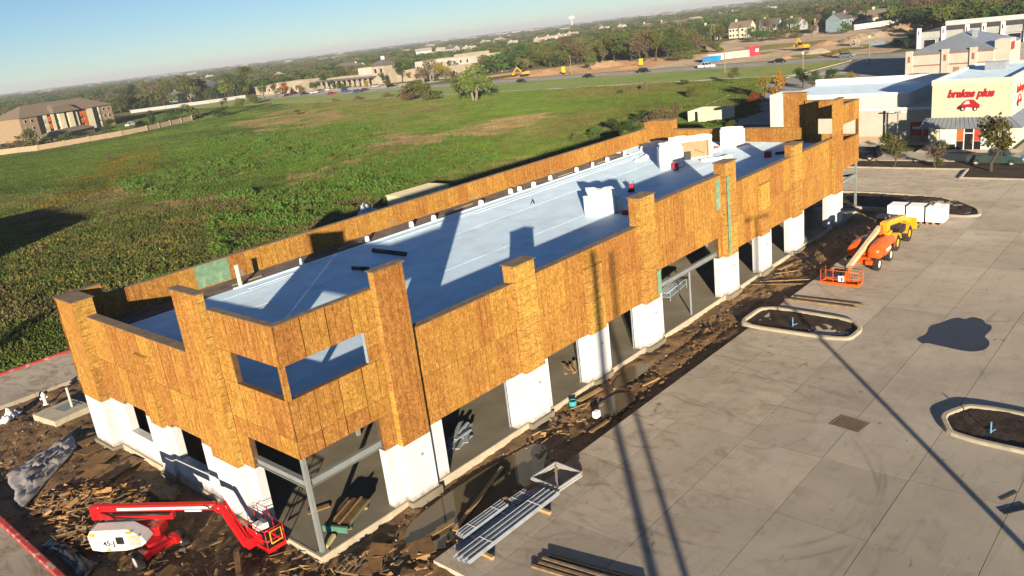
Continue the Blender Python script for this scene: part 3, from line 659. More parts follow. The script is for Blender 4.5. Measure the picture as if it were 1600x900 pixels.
# ---- red boom lift among the scrap wood
GZ = -0.2
ox, oy = -4.0, 8.1
red = thing('boom_lift', 'red articulating boom lift with white engine hood, parked among scrap wood', 'boom lift', (ox, oy, GZ))
for (x, y) in ((-1.05, -1.25), (1.05, -1.25), (-1.05, 1.25), (1.05, 1.25)):
    wheel(red, (x, y, 0.42), (1 if x > 0 else -1, 0, 0), 0.42, 0.32, HUBM)
ch = MB().obox((0, 0, 0.62), (0.95, 2.5, 0.36), taper=0.9)
ch.obox((0, -1.25, 0.52), (1.75, 0.34, 0.26)).obox((0, 1.25, 0.52), (1.75, 0.34, 0.26))
ch.obox((-0.75, -1.2, 0.55), (0.35, 0.62, 0.34), Matrix.Rotation(R(14), 3, 'Z')).obox((0.75, -1.2, 0.55), (0.35, 0.62, 0.34), Matrix.Rotation(R(14), 3, 'Z'))
ch.build('chassis', REDP, red, 0.03)
T = Matrix.Rotation(R(-53.7), 3, 'Z')
def tl(*p): return T @ Vector(p)
def tbox(mb, x0, x1, y0, y1, z0, z1, taper=1.0):
    return mb.obox(T @ Vector(((x0+x1)/2, (y0+y1)/2, (z0+z1)/2)), (x1-x0, y1-y0, z1-z0), T, 0, taper)
tt = MB(); tbox(tt, -1.5, 0.9, -0.32, 0.42, 0.82, 1.25); lathe(tt, [(0.5, 0), (0.5, 0.14)], tl(0, 0, 0.74), (0, 0, 1), 20); tt.build('turntable', REDP, red, 0.02)
def hood(y0, y1, nm):
    pr = [(-2.05, 0.72), (-1.6, 0.62), (-0.4, 0.62), (0.35, 0.78), (0.66, 1.0), (0.5, 1.3), (-0.1, 1.72), (-1.9, 1.72), (-2.1, 1.45)]
    M4 = Matrix.Rotation(R(-53.7), 4, 'Z') @ Matrix(((1, 0, 0, 0), (0, 0, 1, 0), (0, 1, 0, 0), (0, 0, 0, 1)))
    return MB().prism(pr, y0, y1, 0, M4)
h1 = hood(-1.08, -0.36, 'h'); hd = h1.build('engine_hood', WHTP, red, 0.05)
h2 = hood(0.45, 1.0, 'h'); h2.build('engine_hood', WHTP, red, 0.05)
vg = MB(); tbox(vg, -0.15, 0.42, -1.10, -1.085, 0.92, 1.42); vg.build('vent_grille', mat('grille_tan', (0.42, 0.40, 0.33), 0.7), hd)
dk = MB(); tbox(dk, -0.75, -0.38, -1.097, -1.083, 1.0, 1.36); dk.build('decal_panel', BLK, hd)
dk = MB(); tbox(dk, -1.85, -0.85, -1.095, -1.083, 0.92, 1.4); dk.build('decal_panel', mat('decal_white', (0.8, 0.8, 0.8), 0.4), hd)
to_mesh_text('45-J', BLK, hd, tl(-1.12, -1.104, 1.06), (R(90), 0, R(-53.7)), 0.36, 0, 0.004, 0.008, 'model_lettering')
for k in range(3):
    st = MB(); tbox(st, -1.82, -1.45, -1.1, -1.096, 1.0+k*0.07, 1.03+k*0.07); st.build('decal_line', BLK, hd)
b1 = MB(); b1.beam(tl(-2.0, -0.12, 1.95), tl(1.7, -0.12, 1.78), 0.30, 0.32); b1.build('lower_boom', REDP, red, 0.015)
b2 = MB(); b2.beam(tl(-2.05, -0.12, 2.34), tl(3.85, -0.12, 2.12), 0.27, 0.30); b2.build('upper_boom', REDP, red, 0.015)
sp = MB(); sp.beam(tl(-0.9, -0.262, 2.28), tl(3.6, -0.262, 2.13), 0.012, 0.13); sp.build('boom_stripe', WHTP, red)
dc = MB(); dc.beam(tl(2.35, -0.272, 2.03), tl(3.15, -0.272, 2.0), 0.008, 0.09); dc.build('boom_decal', mat('decal_white', (0.8, 0.8, 0.8)), red)
MB().tube([tl(-1.2, -0.33, 2.06), tl(0.2, -0.33, 1.98), tl(1.6, -0.33, 1.95)], 0.06, 8).build('cable_tray', BLK, red)
el = MB(); tbox(el, -2.25, -1.75, -0.3, 0.06, 1.78, 2.46); el.build('elbow_joint', REDP, red, 0.05)
lathe(MB(), [(0.001, -0.3), (0.17, -0.3), (0.17, 0.3), (0.001, 0.3)], tl(4.0, -0.12, 2.08), tl(0, 1, 0), 16).build('boom_head', REDP, red)
lathe(MB(), [(0.001, -0.2), (0.1, -0.2), (0.1, 0.2), (0.001, 0.2)], tl(3.6, -0.12, 2.16), tl(0, 1, 0), 12).build('boom_pin', BRIGHT, red)
jE = Vector((2.45, -4.55, 0.38))
jb = MB(); jb.beam(tl(4.0, -0.12, 2.06), jE, 0.24, 0.26); jb.build('jib', REDP, red, 0.015)
jb = MB(); jb.beam(tl(4.1, 0.12, 2.2), jE+Vector((0.2, 0.1, 0.15)), 0.09, 0.09); jb.build('jib_link', REDP, red)
jb = MB(); jb.obox(jE+Vector((0.2, 0, 0.08)), (0.5, 0.5, 0.45)); jb.build('basket_rotator', REDP, red, 0.03)
bk = basket(red, 2.78, 3.66, -5.85, -3.45, 0.22, REDP, BLK)
MB().obox((3.2, -4.75, 1.05), (0.55, 0.5, 0.32)).build('control_console', WHTP, bk, 0.03)
MB().obox((2.82, -4.65, 0.75), (0.03, 1.5, 0.5)).build('panel', REDP, bk)
MB().tube([(3.0, -5.86, 0.62), (3.55, -5.86, 0.62), (3.55, -5.86, 1.2), (3.0, -5.86, 1.2), (3.0, -5.86, 0.62)], 0.03, 6).build('gate', YELP, bk)
MB().tube([(3.66, -3.5, 1.3), (3.75, -3.9, 1.62), (3.7, -4.6, 1.68), (3.62, -5.0, 1.3)], 0.018, 6).build('cage_bar', REDP, bk)
for k in range(4): MB().tube([tl(-1.7+0.1*k, -0.30, 2.15), tl(-1.0, -0.34-0.02*k, 1.9-0.05*k), tl(0.6, -0.30, 1.7), tl(1.1, -0.2, 1.3)], 0.018, 5).build('hose', BLK, red)
MB().tube([jE+Vector((0.1, 0.1, 0.2)), tl(4.25, -0.3, 1.2), tl(4.0, -0.32, 2.0), tl(3.3, -0.3, 2.28)], 0.02, 5).build('hose', BLK, red)
for (x0, x1, z0, z1) in ((-1.95, -1.7, 1.45, 1.6), (-0.2, 0.1, 1.5, 1.64), (-1.3, -1.1, 0.68, 0.78)):
    q_ = MB(); tbox(q_, x0, x1, -1.094, -1.083, z0, z1); q_.build('warning_decal', YELP, hd)
for x in (-1.2, -0.55): q_ = MB(); tbox(q_, x, x+0.012, -1.092, -1.08, 0.66, 1.7); q_.build('panel_gap', BLK, hd)
lathe(MB(), [(0.05, 0), (0.05, 0.12), (0.001, 0.13)], tl(-1.5, 0.7, 1.72), (0, 0, 1), 10).build('exhaust', BLK, red)
# ---- orange boom lift on the paving
org = thing('boom_lift', 'orange telescopic boom lift with long cream boom, parked on the concrete', 'boom lift', (47.6, -6.8, 0))
for (x, y) in ((-1.35, -1.0), (1.3, -1.0), (-1.35, 1.0), (1.3, 1.0)): wheel(org, (x, y, 0.5), (0, -1 if y < 0 else 1, 0), 0.5, 0.38, mat('rim_white', (0.6, 0.58, 0.52), 0.5))
c_ = MB().obox((0, 0, 0.7), (3.0, 0.9, 0.4), taper=0.92); c_.obox((-1.35, 0, 0.6), (0.4, 1.7, 0.3)).obox((1.3, 0, 0.6), (0.4, 1.7, 0.3)); c_.obox((-1.55, -0.55, 0.68), (0.75, 0.5, 0.3)); c_.build('chassis', ORGP, org, 0.03)
lathe(MB(), [(0.55, 0.0), (0.55, 0.2)], (0, 0, 0.85), (0, 0, 1), 20).build('turntable', BLK, org)
def bulge(x0, x1, y0, y1, z0, z1, nm):
    mb = MB(); n = 7
    ring = []
    for i in range(n+1):
        t = i/n; x = x0+(x1-x0)*t; s = 0.62+0.38*math.sin(math.pi*min(1, max(0, 0.12+t*0.76)))**0.7
        yc = (y0+y1)/2; hw_ = (y1-y0)/2*s; zt = z0+(z1-z0)*s
        k = [(-1, 0), (-1.0, 0.55), (-0.82, 0.86), (-0.4, 1), (0.4, 1), (0.82, 0.86), (1, 0.55), (1, 0)]
        ring.append([(x, yc+hw_*a, z0+(zt-z0)*b) for a, b in k])
    vs = [p for r_ in ring for p in r_]; m_ = 8; fs = []
    for i in range(n):
        for j in range(m_-1): fs.append((i*m_+j, (i+1)*m_+j, (i+1)*m_+j+1, i*m_+j+1))
        fs.append((i*m_+m_-1, (i+1)*m_+m_-1, (i+1)*m_, i*m_))
    fs += [tuple(range(m_)), tuple(n*m_+j for j in range(m_))[::-1]]
    return mb.add(vs, fs, 0, True)
bulge(-1.5, 2.1, -1.35, -0.22, 1.0, 2.05, '').build('hood', ORGP, org); bulge(-1.5, 2.1, 0.22, 1.3, 1.0, 1.98, '').build('hood', ORGP, org)
MB().obox((0.4, 0, 1.35), (3.2, 0.5, 0.6)).build('turret', ORGP, org, 0.03)
MB().beam((2.0, 0.0, 2.42), (-4.6, 0.0, 1.05), 0.30, 0.34).build('boom', CREAMP, org, 0.012)
MB().beam((-2.2, 0.0, 1.36), (-5.2, 0.0, 0.75), 0.22, 0.24).build('boom_extension', ORGP, org, 0.01)
MB().beam((1.2, 0.16, 1.4), (-1.4, 0.16, 1.62), 0.12, 0.12).build('lift_cylinder', BRIGHT, org)
MB().tube([(2.0, 0.2, 2.5), (-1.0, 0.2, 1.95), (-4.5, 0.2, 1.2)], 0.035, 6).build('hose', BLK, org)
MB().obox((2.1, 0, 2.2), (0.5, 0.44, 0.7)).build('boom_mount', ORGP, org, 0.05)
obk = basket(org, -6.35, -5.4, -1.35, 1.35, 0.22, ORGP, BLK)
MB().obox((-5.55, 0.25, 1.0), (0.3, 0.8, 0.4)).build('control_console', BLK, obk, 0.03)
MB().obox((-6.37, -0.15, 0.75), (0.02, 0.42, 0.42)).build('notice_plate', mat('decal_white', (0.8, 0.8, 0.8)), obk)
MB().obox((-6.385, -0.2, 0.72), (0.012, 0.12, 0.28)).build('notice_plate', REDP, obk)
MB().obox((-5.3, -0.1, 0.6), (0.25, 0.5, 0.5)).build('basket_rotator', ORGP, org, 0.03)
for y in (-1.36, 1.31): MB().obox((0.3, y, 1.35), (1.3, 0.02, 0.22)).build('logo_plate', mat('decal_white', (0.8, 0.8, 0.8)), org)
for k in range(3): MB().tube([(-4.3, 0.1+0.06*k, 1.15), (-4.9, 0.25+0.05*k, 0.55), (-5.3, 0.2, 0.7)], 0.022, 5).build('hose', BLK, org)
MB().obox((1.0, -1.36, 1.25), (0.7, 0.02, 0.5)).build('vent_grille', BLK, org); MB().obox((-0.9, -1.33, 1.3), (0.012, 0.03, 0.7)).build('panel_gap', BLK, org)
# ---- yellow telehandler at the wrapped blocks
tel = thing('telehandler', 'yellow telehandler reaching its forks toward the wrapped white blocks', 'telehandler', (53.2, -6.45, 0))
for (x, y) in ((-1.45, -0.95), (1.55, -0.95), (-1.45, 0.95), (1.55, 0.95)): wheel(tel, (x, y, 0.66), (0, -1 if y < 0 else 1, 0), 0.66, 0.42, YELP, 0.5)
MB().obox((0, 0, 0.95), (4.2, 0.95, 0.5)).obox((-1.75, 0, 1.3), (0.9, 1.3, 0.7)).build('chassis', YELP, tel, 0.04)
for (x, y) in ((-1.45, -0.95), (1.55, -0.95), (-1.45, 0.95), (1.55, 0.95)):
    f = MB(); pr = [(0.82*math.cos(R(a)), 0.66+0.82*math.sin(R(a))) for a in (15, 45, 75, 105, 135, 165)]
    pr = pr + [(p[0]*0.93, 0.66+(p[1]-0.66)*0.93) for p in pr[::-1]]
    M4 = Matrix(((1, 0, 0, x), (0, 0, 1, y), (0, 1, 0, 0), (0, 0, 0, 1))); f.prism(pr, -0.24, 0.24, 0, M4); f.build('fender', YELP, tel)
cb = MB().add([(-0.5, 0.15, 1.2), (0.95, 0.15, 1.2), (0.95, 0.95, 1.2), (-0.5, 0.95, 1.2), (-0.4, 0.2, 2.45), (0.55, 0.2, 2.45), (0.55, 0.9, 2.45), (-0.4, 0.9, 2.45)], [(3,2,1,0),(4,5,6,7),(0,1,5,4),(1,2,6,5),(2,3,7,6),(3,0,4,7)]).build('cab', GLASS, tel, 0.03)
bx('cab_roof', BLK, cb, -0.48, 0.62, 0.14, 0.96, 2.452, 2.52); MB().tube([(0.95, 0.15, 1.2), (0.55, 0.2, 2.45)], 0.04, 6).tube([(-0.5, 0.15, 1.2), (-0.4, 0.2, 2.45)], 0.04, 6).build('cab_frame', YELP, cb)
MB().beam((-2.1, -0.3, 2.35), (2.6, -0.3, 1.75), 0.40, 0.46).build('boom', YELP, tel, 0.02); MB().beam((2.3, -0.3, 1.78), (4.3, -0.3, 1.0), 0.3, 0.34).build('boom_extension', YELP, tel, 0.02)
MB().obox((-2.0, -0.3, 2.15), (0.7, 0.6, 0.75)).build('boom_mount', YELP, tel, 0.05)
MB().obox((0.2, -0.75, 1.35), (1.7, 0.5, 0.6)).build('engine_cover', BLK, tel, 0.05)
MB().obox((4.5, -0.2, 0.75), (0.14, 1.3, 1.0)).build('fork_carriage', YELP, tel, 0.02)
for y in (-0.7, 0.3): MB().obox((5.25, y, 0.2), (1.4, 0.12, 0.06)).obox((4.6, y, 0.6), (0.07, 0.12, 0.8)).build('fork', BLK, tel)
# ---- wrapped white blocks
FOAM = mat('white_foam', (0.80, 0.80, 0.78), 0.5, 0.04, 1.5, 0.1, 6, dirt=(0.6, 0.57, 0.5), dirt_amt=0.1)
WOOD = mat('raw_lumber', (0.36, 0.22, 0.095), 0.8, 0.3, 3, 0.2, 15, objrand=0.3)
WOODG = mat('weathered_lumber', (0.24, 0.16, 0.09), 0.85, 0.35, 3, 0.2, 15, objrand=0.35)
OSBP = mat('muddy_panel', (0.24, 0.135, 0.055), 0.8, 0.35, 2.2, 0.2, 12, dirt=(0.08, 0.05, 0.03), dirt_amt=0.5, objrand=0.3)
for k, lb in enumerate(('wrapped white foam block nearest the telehandler boom, left of three', 'wrapped white foam block in the middle of the row of three', 'wrapped white foam block at the right end of the row, torn on top')):
    y1 = -3.95-1.62*k
    t = thing('foam_block', lb, 'foam block', (61.2, y1-0.78, 0), group='wrapped white blocks on the paving')
    MB().obox((0, 0, 0.86), (1.6, 1.52, 1.36)).build('block', FOAM, t, 0.05)
    for q in (-0.5, 0.1, 0.6): MB().obox((-0.05, q, 0.09), (1.9, 0.12, 0.16)).build('bearer', WOOD, t)
    if k < 2: MB().obox((0, -0.78, 0.86), (1.62, 0.03, 1.4)).build('strap', BLK, t)
    else: MB().obox((0.2, 0.1, 1.6), (0.7, 0.35, 0.16)).build('torn_wrap', FOAM, t, 0.05)
# ================================================================ site materials and clutter
def gp_(px, py, z=0.0): return G(px, py, z)
def studs(A, B, n, rows, wdt, label, z0=0.16, cats='steel studs', blocks=True):
    A, B = Vector(A), Vector(B); d = (B-A); ln = d.length; ang = math.atan2(d.y, d.x); mid = (A+B)/2
    t = thing('stud_bundle', label, cats, (mid.x, mid.y, 0), ang)
    me = None
    for r_ in range(rows):
        for i in range(n):
            h = wdt*0.42
            y = (i-(n-1)/2)*wdt*1.12; z = z0+0.03+r_*(h+0.006)
            if me is None:
                mb = MB(); w2 = wdt/2; l2 = ln/2
                mb.box(-l2, l2, -w2, w2, 0, 0.006).box(-l2, l2, -w2, -w2+0.006, 0.006, h).box(-l2, l2, w2-0.006, w2, 0.006, h)
                o = mb.build('stud', GALV, t); me = o.data
            else:
                o = bpy.data.objects.new('stud', me); C.objects.link(o); o.parent = t
            o.location = (rnd.uniform(-0.08, 0.08), y, z)
    if blocks:
        for q in (-0.33, 0.3): MB().obox((ln*q, 0, 0.08), (0.14, n*wdt*1.06+0.9, 0.14)).build('bearer', WOOD, t)
    for q in (-0.25, 0.28): MB().obox((ln*q, 0, z0+0.03+rows*wdt*0.43+0.004), (0.03, n*wdt*1.06, 0.012)).build('tie_band', mat('decal_white', (0.8, 0.8, 0.8)), t)
    return t
studs((2.9, -5.75, 0), (8.9, -5.75, 0), 3, 2, 0.24, 'longest galvanised stud bundle on timber bearers at the paving edge')
studs((3.4, -5.12, 0), (7.2, -5.12, 0), 4, 1, 0.17, 'flat dull galvanised stud bundle in the middle of the three')
studs((4.0, -4.58, 0), (6.9, -4.58, 0), 3, 2, 0.16, 'short bright galvanised stud bundle nearest the mud', 0.3)
studs((7.3, -4.7, 0), (8.35, -4.75, 0), 4, 1, 0.15, 'small bunch of short steel tracks beside the stud bundles')
sf = thing('steel_frame_stack', 'stack of square white steel frames with cross bars at the mud edge', 'steel frames', (10.1, -5.05, 0), R(-4))
for k in range(4):
    f = MB(); s_ = 0.84; z = 0.1+k*0.062; o_ = ((0, 0.03, -0.03, 0.02)[k], (0, -0.02, 0.03, 0.0)[k])
    for a, b in (((-s_, -s_), (s_, -s_)), ((s_, -s_), (s_, s_)), ((s_, s_), (-s_, s_)), ((-s_, s_), (-s_, -s_))): f.beam((a[0]+o_[0], a[1]+o_[1], z), (b[0]+o_[0], b[1]+o_[1], z), 0.075, 0.06)
    f.beam((o_[0]-s_, o_[1]-s_, z), (o_[0]+s_, o_[1]+s_, z), 0.05, 0.04)
    f.build('frame', mat('white_steel', (0.42, 0.42, 0.40), 0.45, 0.15, 3, metal=0.2), sf)
for y in (-0.5, 0.6): MB().obox((0, y, 0.035), (2.5, 0.09, 0.07)).build('bearer', WOOD, sf)
def plank(A, B, w, h, label, m, name='board', z=0.05, cat='board', tilt=0.0):
    A, B = Vector((A[0], A[1], 0)), Vector((B[0], B[1], 0)); d = B-A; mid = (A+B)/2
    o = MB().obox((0, 0, 0), (d.length, w, h)).build(name, m)
    o.location = (mid.x, mid.y, z+h/2); o.rotation_euler = (tilt, -math.atan2(d.z, math.hypot(d.x, d.y)), math.atan2(d.y, d.x)); return tag(o, label, cat)
plank((37.5, -4.3), (37.6, -9.4), 0.18, 0.14, 'long pale timber nearer the island of two on the paving', WOODG, 'timber', 0.0, 'timber')
plank((38.2, -4.9), (38.35, -9.6), 0.12, 0.12, 'thinner long timber farther from the island on the paving', WOODG, 'timber', 0.0, 'timber')
for k, (a, b, lb) in enumerate((((4.45, -8.25), (5.1, -12.5), 'dark timber on the left of the small stack at the bottom paving edge'), ((4.75, -8.35), (5.4, -12.6), 'middle timber with bright edges in the stack at the bottom paving edge'), ((5.05, -8.3), (5.7, -12.7), 'right timber of the small stack at the bottom paving edge'))):
    plank(a, b, 0.14, 0.1, lb, WOODG, 'timber', 0.0, 'timber')
plank((5.35, -8.4), (6.1, -12.6), 0.12, 0.12, 'dark narrow beam on edge beside the bottom timbers', BLK, 'steel_beam', 0.0, 'beam')
plank((17.4, -22.2), (18.3, -22.9), 0.3, 0.04, 'dark scrap board near the right edge of the paving', BLK, 'scrap_board', 0.0, 'board')
plank((18.3, -22.0), (19.2, -22.4), 0.1, 0.03, 'thin brown lath near the right edge of the paving', WOODG, 'lath', 0.0, 'lath')
# plywood stack inside the open corner
py = thing('panel_stack', 'stack of brown wood panels strapped with green edges inside the open corner', 'wood panels', (2.4, 1.35, 0.08), R(24))
GRE = mat('green_edge', (0.05, 0.30, 0.18), 0.6, 0.2, 3)
for k in range(7):
    sx = 2.55-0.05*k
    MB().obox((rnd.uniform(-0.1, 0.1), rnd.uniform(-0.06, 0.06), 0.14+k*0.034), (sx, 1.15, 0.03)).build('panel', GRE if k in (0, 2, 4) else OSBP, py)
MB().obox((0.1, -0.2, 0.40), (2.2, 0.10, 0.05)).obox((-0.1, 0.25, 0.39), (1.9, 0.08, 0.05)).build('loose_strip', WOOD, py)
for q in (-0.8, 0.8): MB().obox((q, 0, 0.06), (0.1, 1.3, 0.1)).build('bearer', WOOD, py)
MB().obox((-1.2, -0.1, 0.25), (0.12, 1.25, 0.3)).build('strap', mat('teal_strap', (0.08, 0.20, 0.15), 0.6), py)
o = MB().obox((0, 0, 0), (0.9, 0.22, 0.2)).build('foam_bag', mat('pale_yellow_foam', (0.5, 0.42, 0.2), 0.7, 0.2, 3), None, 0.06); o.location = (0.75, 0.42, 0.19); o.rotation_euler = (0, 0, R(28)); tag(o, 'pale yellow wrapped bundle lying at the foot of the steel corner post', 'bundle')
plank((1.6, 3.4), (2.6, 3.0), 0.3, 0.06, 'dark plank on the slab behind the panel stack', OSBP, z=0.08)
def pallet(x, y, rz, z, label, m):
    t = thing('pallet', label, 'pallet', (x, y, z), rz)
    for k in range(5): MB().obox((0, -0.5+0.25*k, 0.12), (1.2, 0.12, 0.022)).build('deck_board', m, t)
    for k in range(3): MB().obox((-0.53+0.53*k, 0, 0.055), (0.09, 1.1, 0.1)).build('runner', m, t)
    return t
pallet(0.5, -1.5, R(20), -0.2, 'broken dark pallet in the mud below the slab corner', WOODG)
# heaps inside openings
def heap(name, label, cat, x, y, z, n, spread, lm, m, seed, rz=0.0, part='piece'):
    r_ = random.Random(seed); t = thing(name, label, cat, (x, y, z), rz)
    for k in range(n):
        ln = r_.uniform(*lm); a = r_.gauss(0, 0.22)
        o = MB().obox((0, 0, 0), (ln, r_.uniform(0.08, 0.2), r_.uniform(0.03, 0.07))).build(part, m, t)
        o.location = (r_.uniform(-spread[0], spread[0]), r_.uniform(-spread[1], spread[1]), 0.05+0.045*(k//3)); o.rotation_euler = (r_.gauss(0, 0.05), r_.gauss(0, 0.03), a)
    return t
heap('metal_scrap', 'heap of galvanised scrap just inside the first wide opening', 'metal scrap', 10.7, 2.2, 0.08, 16, (0.7, 0.5), (1.4, 2.2), GALV, 3, R(25), 'scrap_piece')
heap('wood_offcuts', 'small stack of pale boards on the floor inside the second opening', 'boards', 20.6, 2.3, 0.08, 5, (0.3, 0.4), (1.2, 1.7), mat('pale_board', (0.35, 0.25, 0.13), 0.8), 5, R(40), 'board')
t = thing('material_cart', 'low steel rack of long tubes inside the raised centre opening', 'rack', (35.5, 3.6, 0.08), R(8))
for (x, y) in ((-1.6, -0.4), (1.6, -0.4), (-1.6, 0.4), (1.6, 0.4), (0, -0.4), (0, 0.4)): MB().obox((x, y, 0.35), (0.07, 0.07, 0.7)).build('leg', STEEL, t)
for k in range(4): MB().tube([(-2.0, -0.35+0.22*k, 0.75), (2.0, -0.35+0.22*k, 0.75)], 0.07, 8).build('tube', GALV, t)
MB().obox((0, 0, 0.3), (3.3, 0.8, 0.05)).build('shelf', GALV, t)
# left side: pad with hatch and post, hydrant, bag, tarp, panels on the ground
pad = thing('concrete_pad', 'square concrete pad with a grey steel hatch at the left corner', 'concrete pad', (0.1, 29.1, -0.25), R(8))
MB().obox((-0.3, 0, 0.2), (2.6, 2.9, 0.5)).build('slab', KERB, pad, 0.03); MB().obox((0.1, 0.1, 0.46), (1.25, 1.25, 0.03)).build('hatch', STEEL, pad)
o = MB().tube([(0, 0, 0), (0, 0, 1.35)], 0.075, 10).tube([(0, 0, 1.35), (0, 0, 1.4)], 0.1, 10).build('vent_post', mat('pale_pvc', (0.62, 0.6, 0.5), 0.5)); o.location = (0.35, 28.85, 0.21); tag(o, 'pale upright vent post standing on the concrete pad', 'post')
hy = thing('fire_hydrant', 'white fire hydrant in the dirt by the service drive', 'fire hydrant', (-0.2, 32.4, -0.2))
lathe(MB(), [(0.2, 0), (0.2, 0.05), (0.12, 0.06), (0.11, 0.62), (0.17, 0.64), (0.17, 0.7), (0.13, 0.82), (0.06, 0.9), (0.04, 0.96), (0.001, 0.97)], (0, 0, 0), (0, 0, 1), 14).build('barrel', WHTP, hy)
for a in (0, 90, 180): lathe(MB(), [(0.06, 0.08), (0.075, 0.2), (0.075, 0.26), (0.001, 0.26)], (0, 0, 0.5), (math.cos(R(a)), math.sin(R(a)), 0), 10).build('outlet', WHTP, hy)
# crumpled sheets: tarp and white bag
def crumple(name, pts, z0, amp, m, label, cat, seed, n=26, sc_=1.6):
    """loose sheet thrown on the ground, folds pushed up out of it"""
    A, B, Cc, D_ = [Vector((p[0], p[1], 0)) for p in pts]; vs, fs = [], []
    for j in range(n):
        for i in range(n):
            u, v_ = i/(n-1), j/(n-1); p = (A*(1-u)+B*u)*(1-v_)+(D_*(1-u)+Cc*u)*v_
            e = min(u, 1-u, v_, 1-v_); w_ = 0.35*mnoise.noise(Vector((p.x*0.9, p.y*0.9, seed+5)))
            r_ = abs(mnoise.noise(Vector((p.x*sc_, p.y*sc_*1.8, seed))))+0.5*abs(mnoise.noise(Vector((p.x*sc_*2.6, p.y*sc_*3, seed))))
            vs.append((p.x+w_, p.y+w_*0.7, z0+amp*r_*(0.25+min(1, e*5))))
    for j in range(n-1):
        for i in range(n-1): fs.append((j*n+i, j*n+i+1, (j+1)*n+i+1, (j+1)*n+i))
    o = MB().add(vs, fs, 0, True).build(name, m); s = o.modifiers.new('thickness', 'SOLIDIFY'); s.thickness = 0.012; s.offset = -1
    return tag(o, label, cat)
TARP = mat('grey_tarp', (0.27, 0.25, 0.25), 0.35, 0.4, 1.2, 0.3, 5, dirt=(0.4, 0.33, 0.25), dirt_amt=0.4)
crumple('plastic_tarp', [(-5.6, 23.0), (-1.2, 25.3), (-1.6, 22.9), (-6.4, 17.8)], -0.14, 0.42, TARP, 'crumpled grey plastic tarp spread over the dirt at the left', 'tarp', 2)
crumple('plastic_tarp', [(-7.2, 13.0), (-6.4, 13.4), (-5.9, 9.0), (-7.0, 8.2)], -0.14, 0.4, mat('dark_tarp', (0.03, 0.032, 0.04), 0.3, 0.3, 2), 'narrow strip of dark plastic beside the red kerb', 'tarp', 9, 22)
crumple('white_bag', [(-3.6, 31.9), (-2.0, 33.0), (-1.6, 32.4), (-3.2, 31.2)], -0.1, 0.75, mat('white_plastic', (0.72, 0.74, 0.78), 0.4, 0.05, 2), 'bulging white plastic bag by the service drive', 'bag', 4, 18)
for k, (x, y, w_, h_, a, lb) in enumerate(((-1.35, 21.6, 1.5, 1.2, 12, 'square brown panel lying against the tower foot'), (-1.7, 19.6, 2.2, 1.2, 30, 'brown panel lying flat by the white sill wall'), (-1.5, 17.3, 2.4, 1.22, 8, 'muddy brown panel on the ground below the narrow windows'), (-2.7, 18.4, 2.0, 1.1, 24, 'half buried brown panel beside the tarp'), (-0.95, 22.9, 1.2, 0.8, 2, 'small brown panel against the building corner'),
        (-5.7, 6.2, 1.6, 1.0, 40, 'dark brown panel beside the front wheel of the red lift'), (-4.6, 5.2, 1.2, 1.0, 15, 'muddy panel in front of the red lift'), (1.3, -2.1, 1.9, 0.9, 35, 'brown panel half in the mud in front of the slab corner'), (2.9, -3.2, 1.2, 1.1, 60, 'square brown panel at the puddle end by the stud bundles'), (2.1, -1.3, 1.5, 0.7, 20, 'narrow brown panel lying along the slab edge'))):
    o = MB().obox((0, 0, 0), (w_, h_, 0.025)).build('plywood_scrap', OSBP); o.location = (x, y, -0.1+0.01*k % 0.03); o.rotation_euler = (rnd.gauss(0, 0.05), rnd.gauss(0, 0.06), R(a)); tag(o, lb, 'panel')
LB = [((4.6, -3.55), (9.8, -1.75), 0.2, 'long muddy plank lying across the big puddle'), ((2.2, -2.7), (5.0, -3.0), 0.2, 'plank in the mud by the puddle end'), ((-4.3, 14.4), (-2.1, 13.9), 0.1, 'thin pale stick on top of the scrap heap'), ((-3.4, 16.2), (-1.4, 14.9), 0.12, 'straight orange board slanting over the scrap heap'), ((-4.9, 20.1), (-3.3, 21.9), 0.14, 'bright yellow board along the tarp edge'), ((-1.9, 4.0), (-2.8, 2.2), 0.25, 'thick brown plank lying under the red lift jib'), ((-2.9, 5.7), (-1.8, 5.4), 0.12, 'short pale board between the red lift and the wall'), ((-2.4, 4.9), (-1.5, 5.2), 0.1, 'short pale stick near the red lift basket'),
      ((16.6, -0.9), (18.2, -1.5), 0.12, 'loose pale strip beside the teal bucket'), ((16.9, -1.5), (18.0, -1.3), 0.2, 'short brown board in the mud by the second pier'), ((14.9, -3.5), (16.5, -3.6), 0.18, 'grey plank at the paving edge below the second pier'), ((17.6, -0.7), (19.6, -0.9), 0.3, 'wide brown board along the slab edge'), ((40.2, -0.6), (42.0, -4.9), 0.12, 'long thin pole crossing the mud to the orange basket'), ((41.0, -0.8), (43.3, -4.9), 0.12, 'second thin pole crossing the mud behind the first'), ((44.3, -0.9), (47.2, -1.4), 0.25, 'pale board leaning on the slab edge by the end piers'), ((43.2, -1.0), (44.6, -2.4), 0.12, 'slanting stick in the mud near the end piers'), ((21.0, -2.9), (22.4, -3.2), 0.1, 'white lath in the mud by the narrow puddle'), ((-3.1, 12.2), (-1.7, 10.6), 0.12, 'dark board behind the red lift turntable'), ((0.0, -3.2), (1.5, -4.3), 0.16, 'broken plank at the lower mud corner'), ((-1.6, 0.9), (-0.6, 0.2), 0.12, 'splintered board near the slab corner')]
for A, B, w_, lb in LB: plank(A, B, w_, 0.05, lb, WOOD if rnd.random() < 0.6 else WOODG, z=-0.13 if A[1] < 60 else 0, tilt=rnd.gauss(0, 0.1))
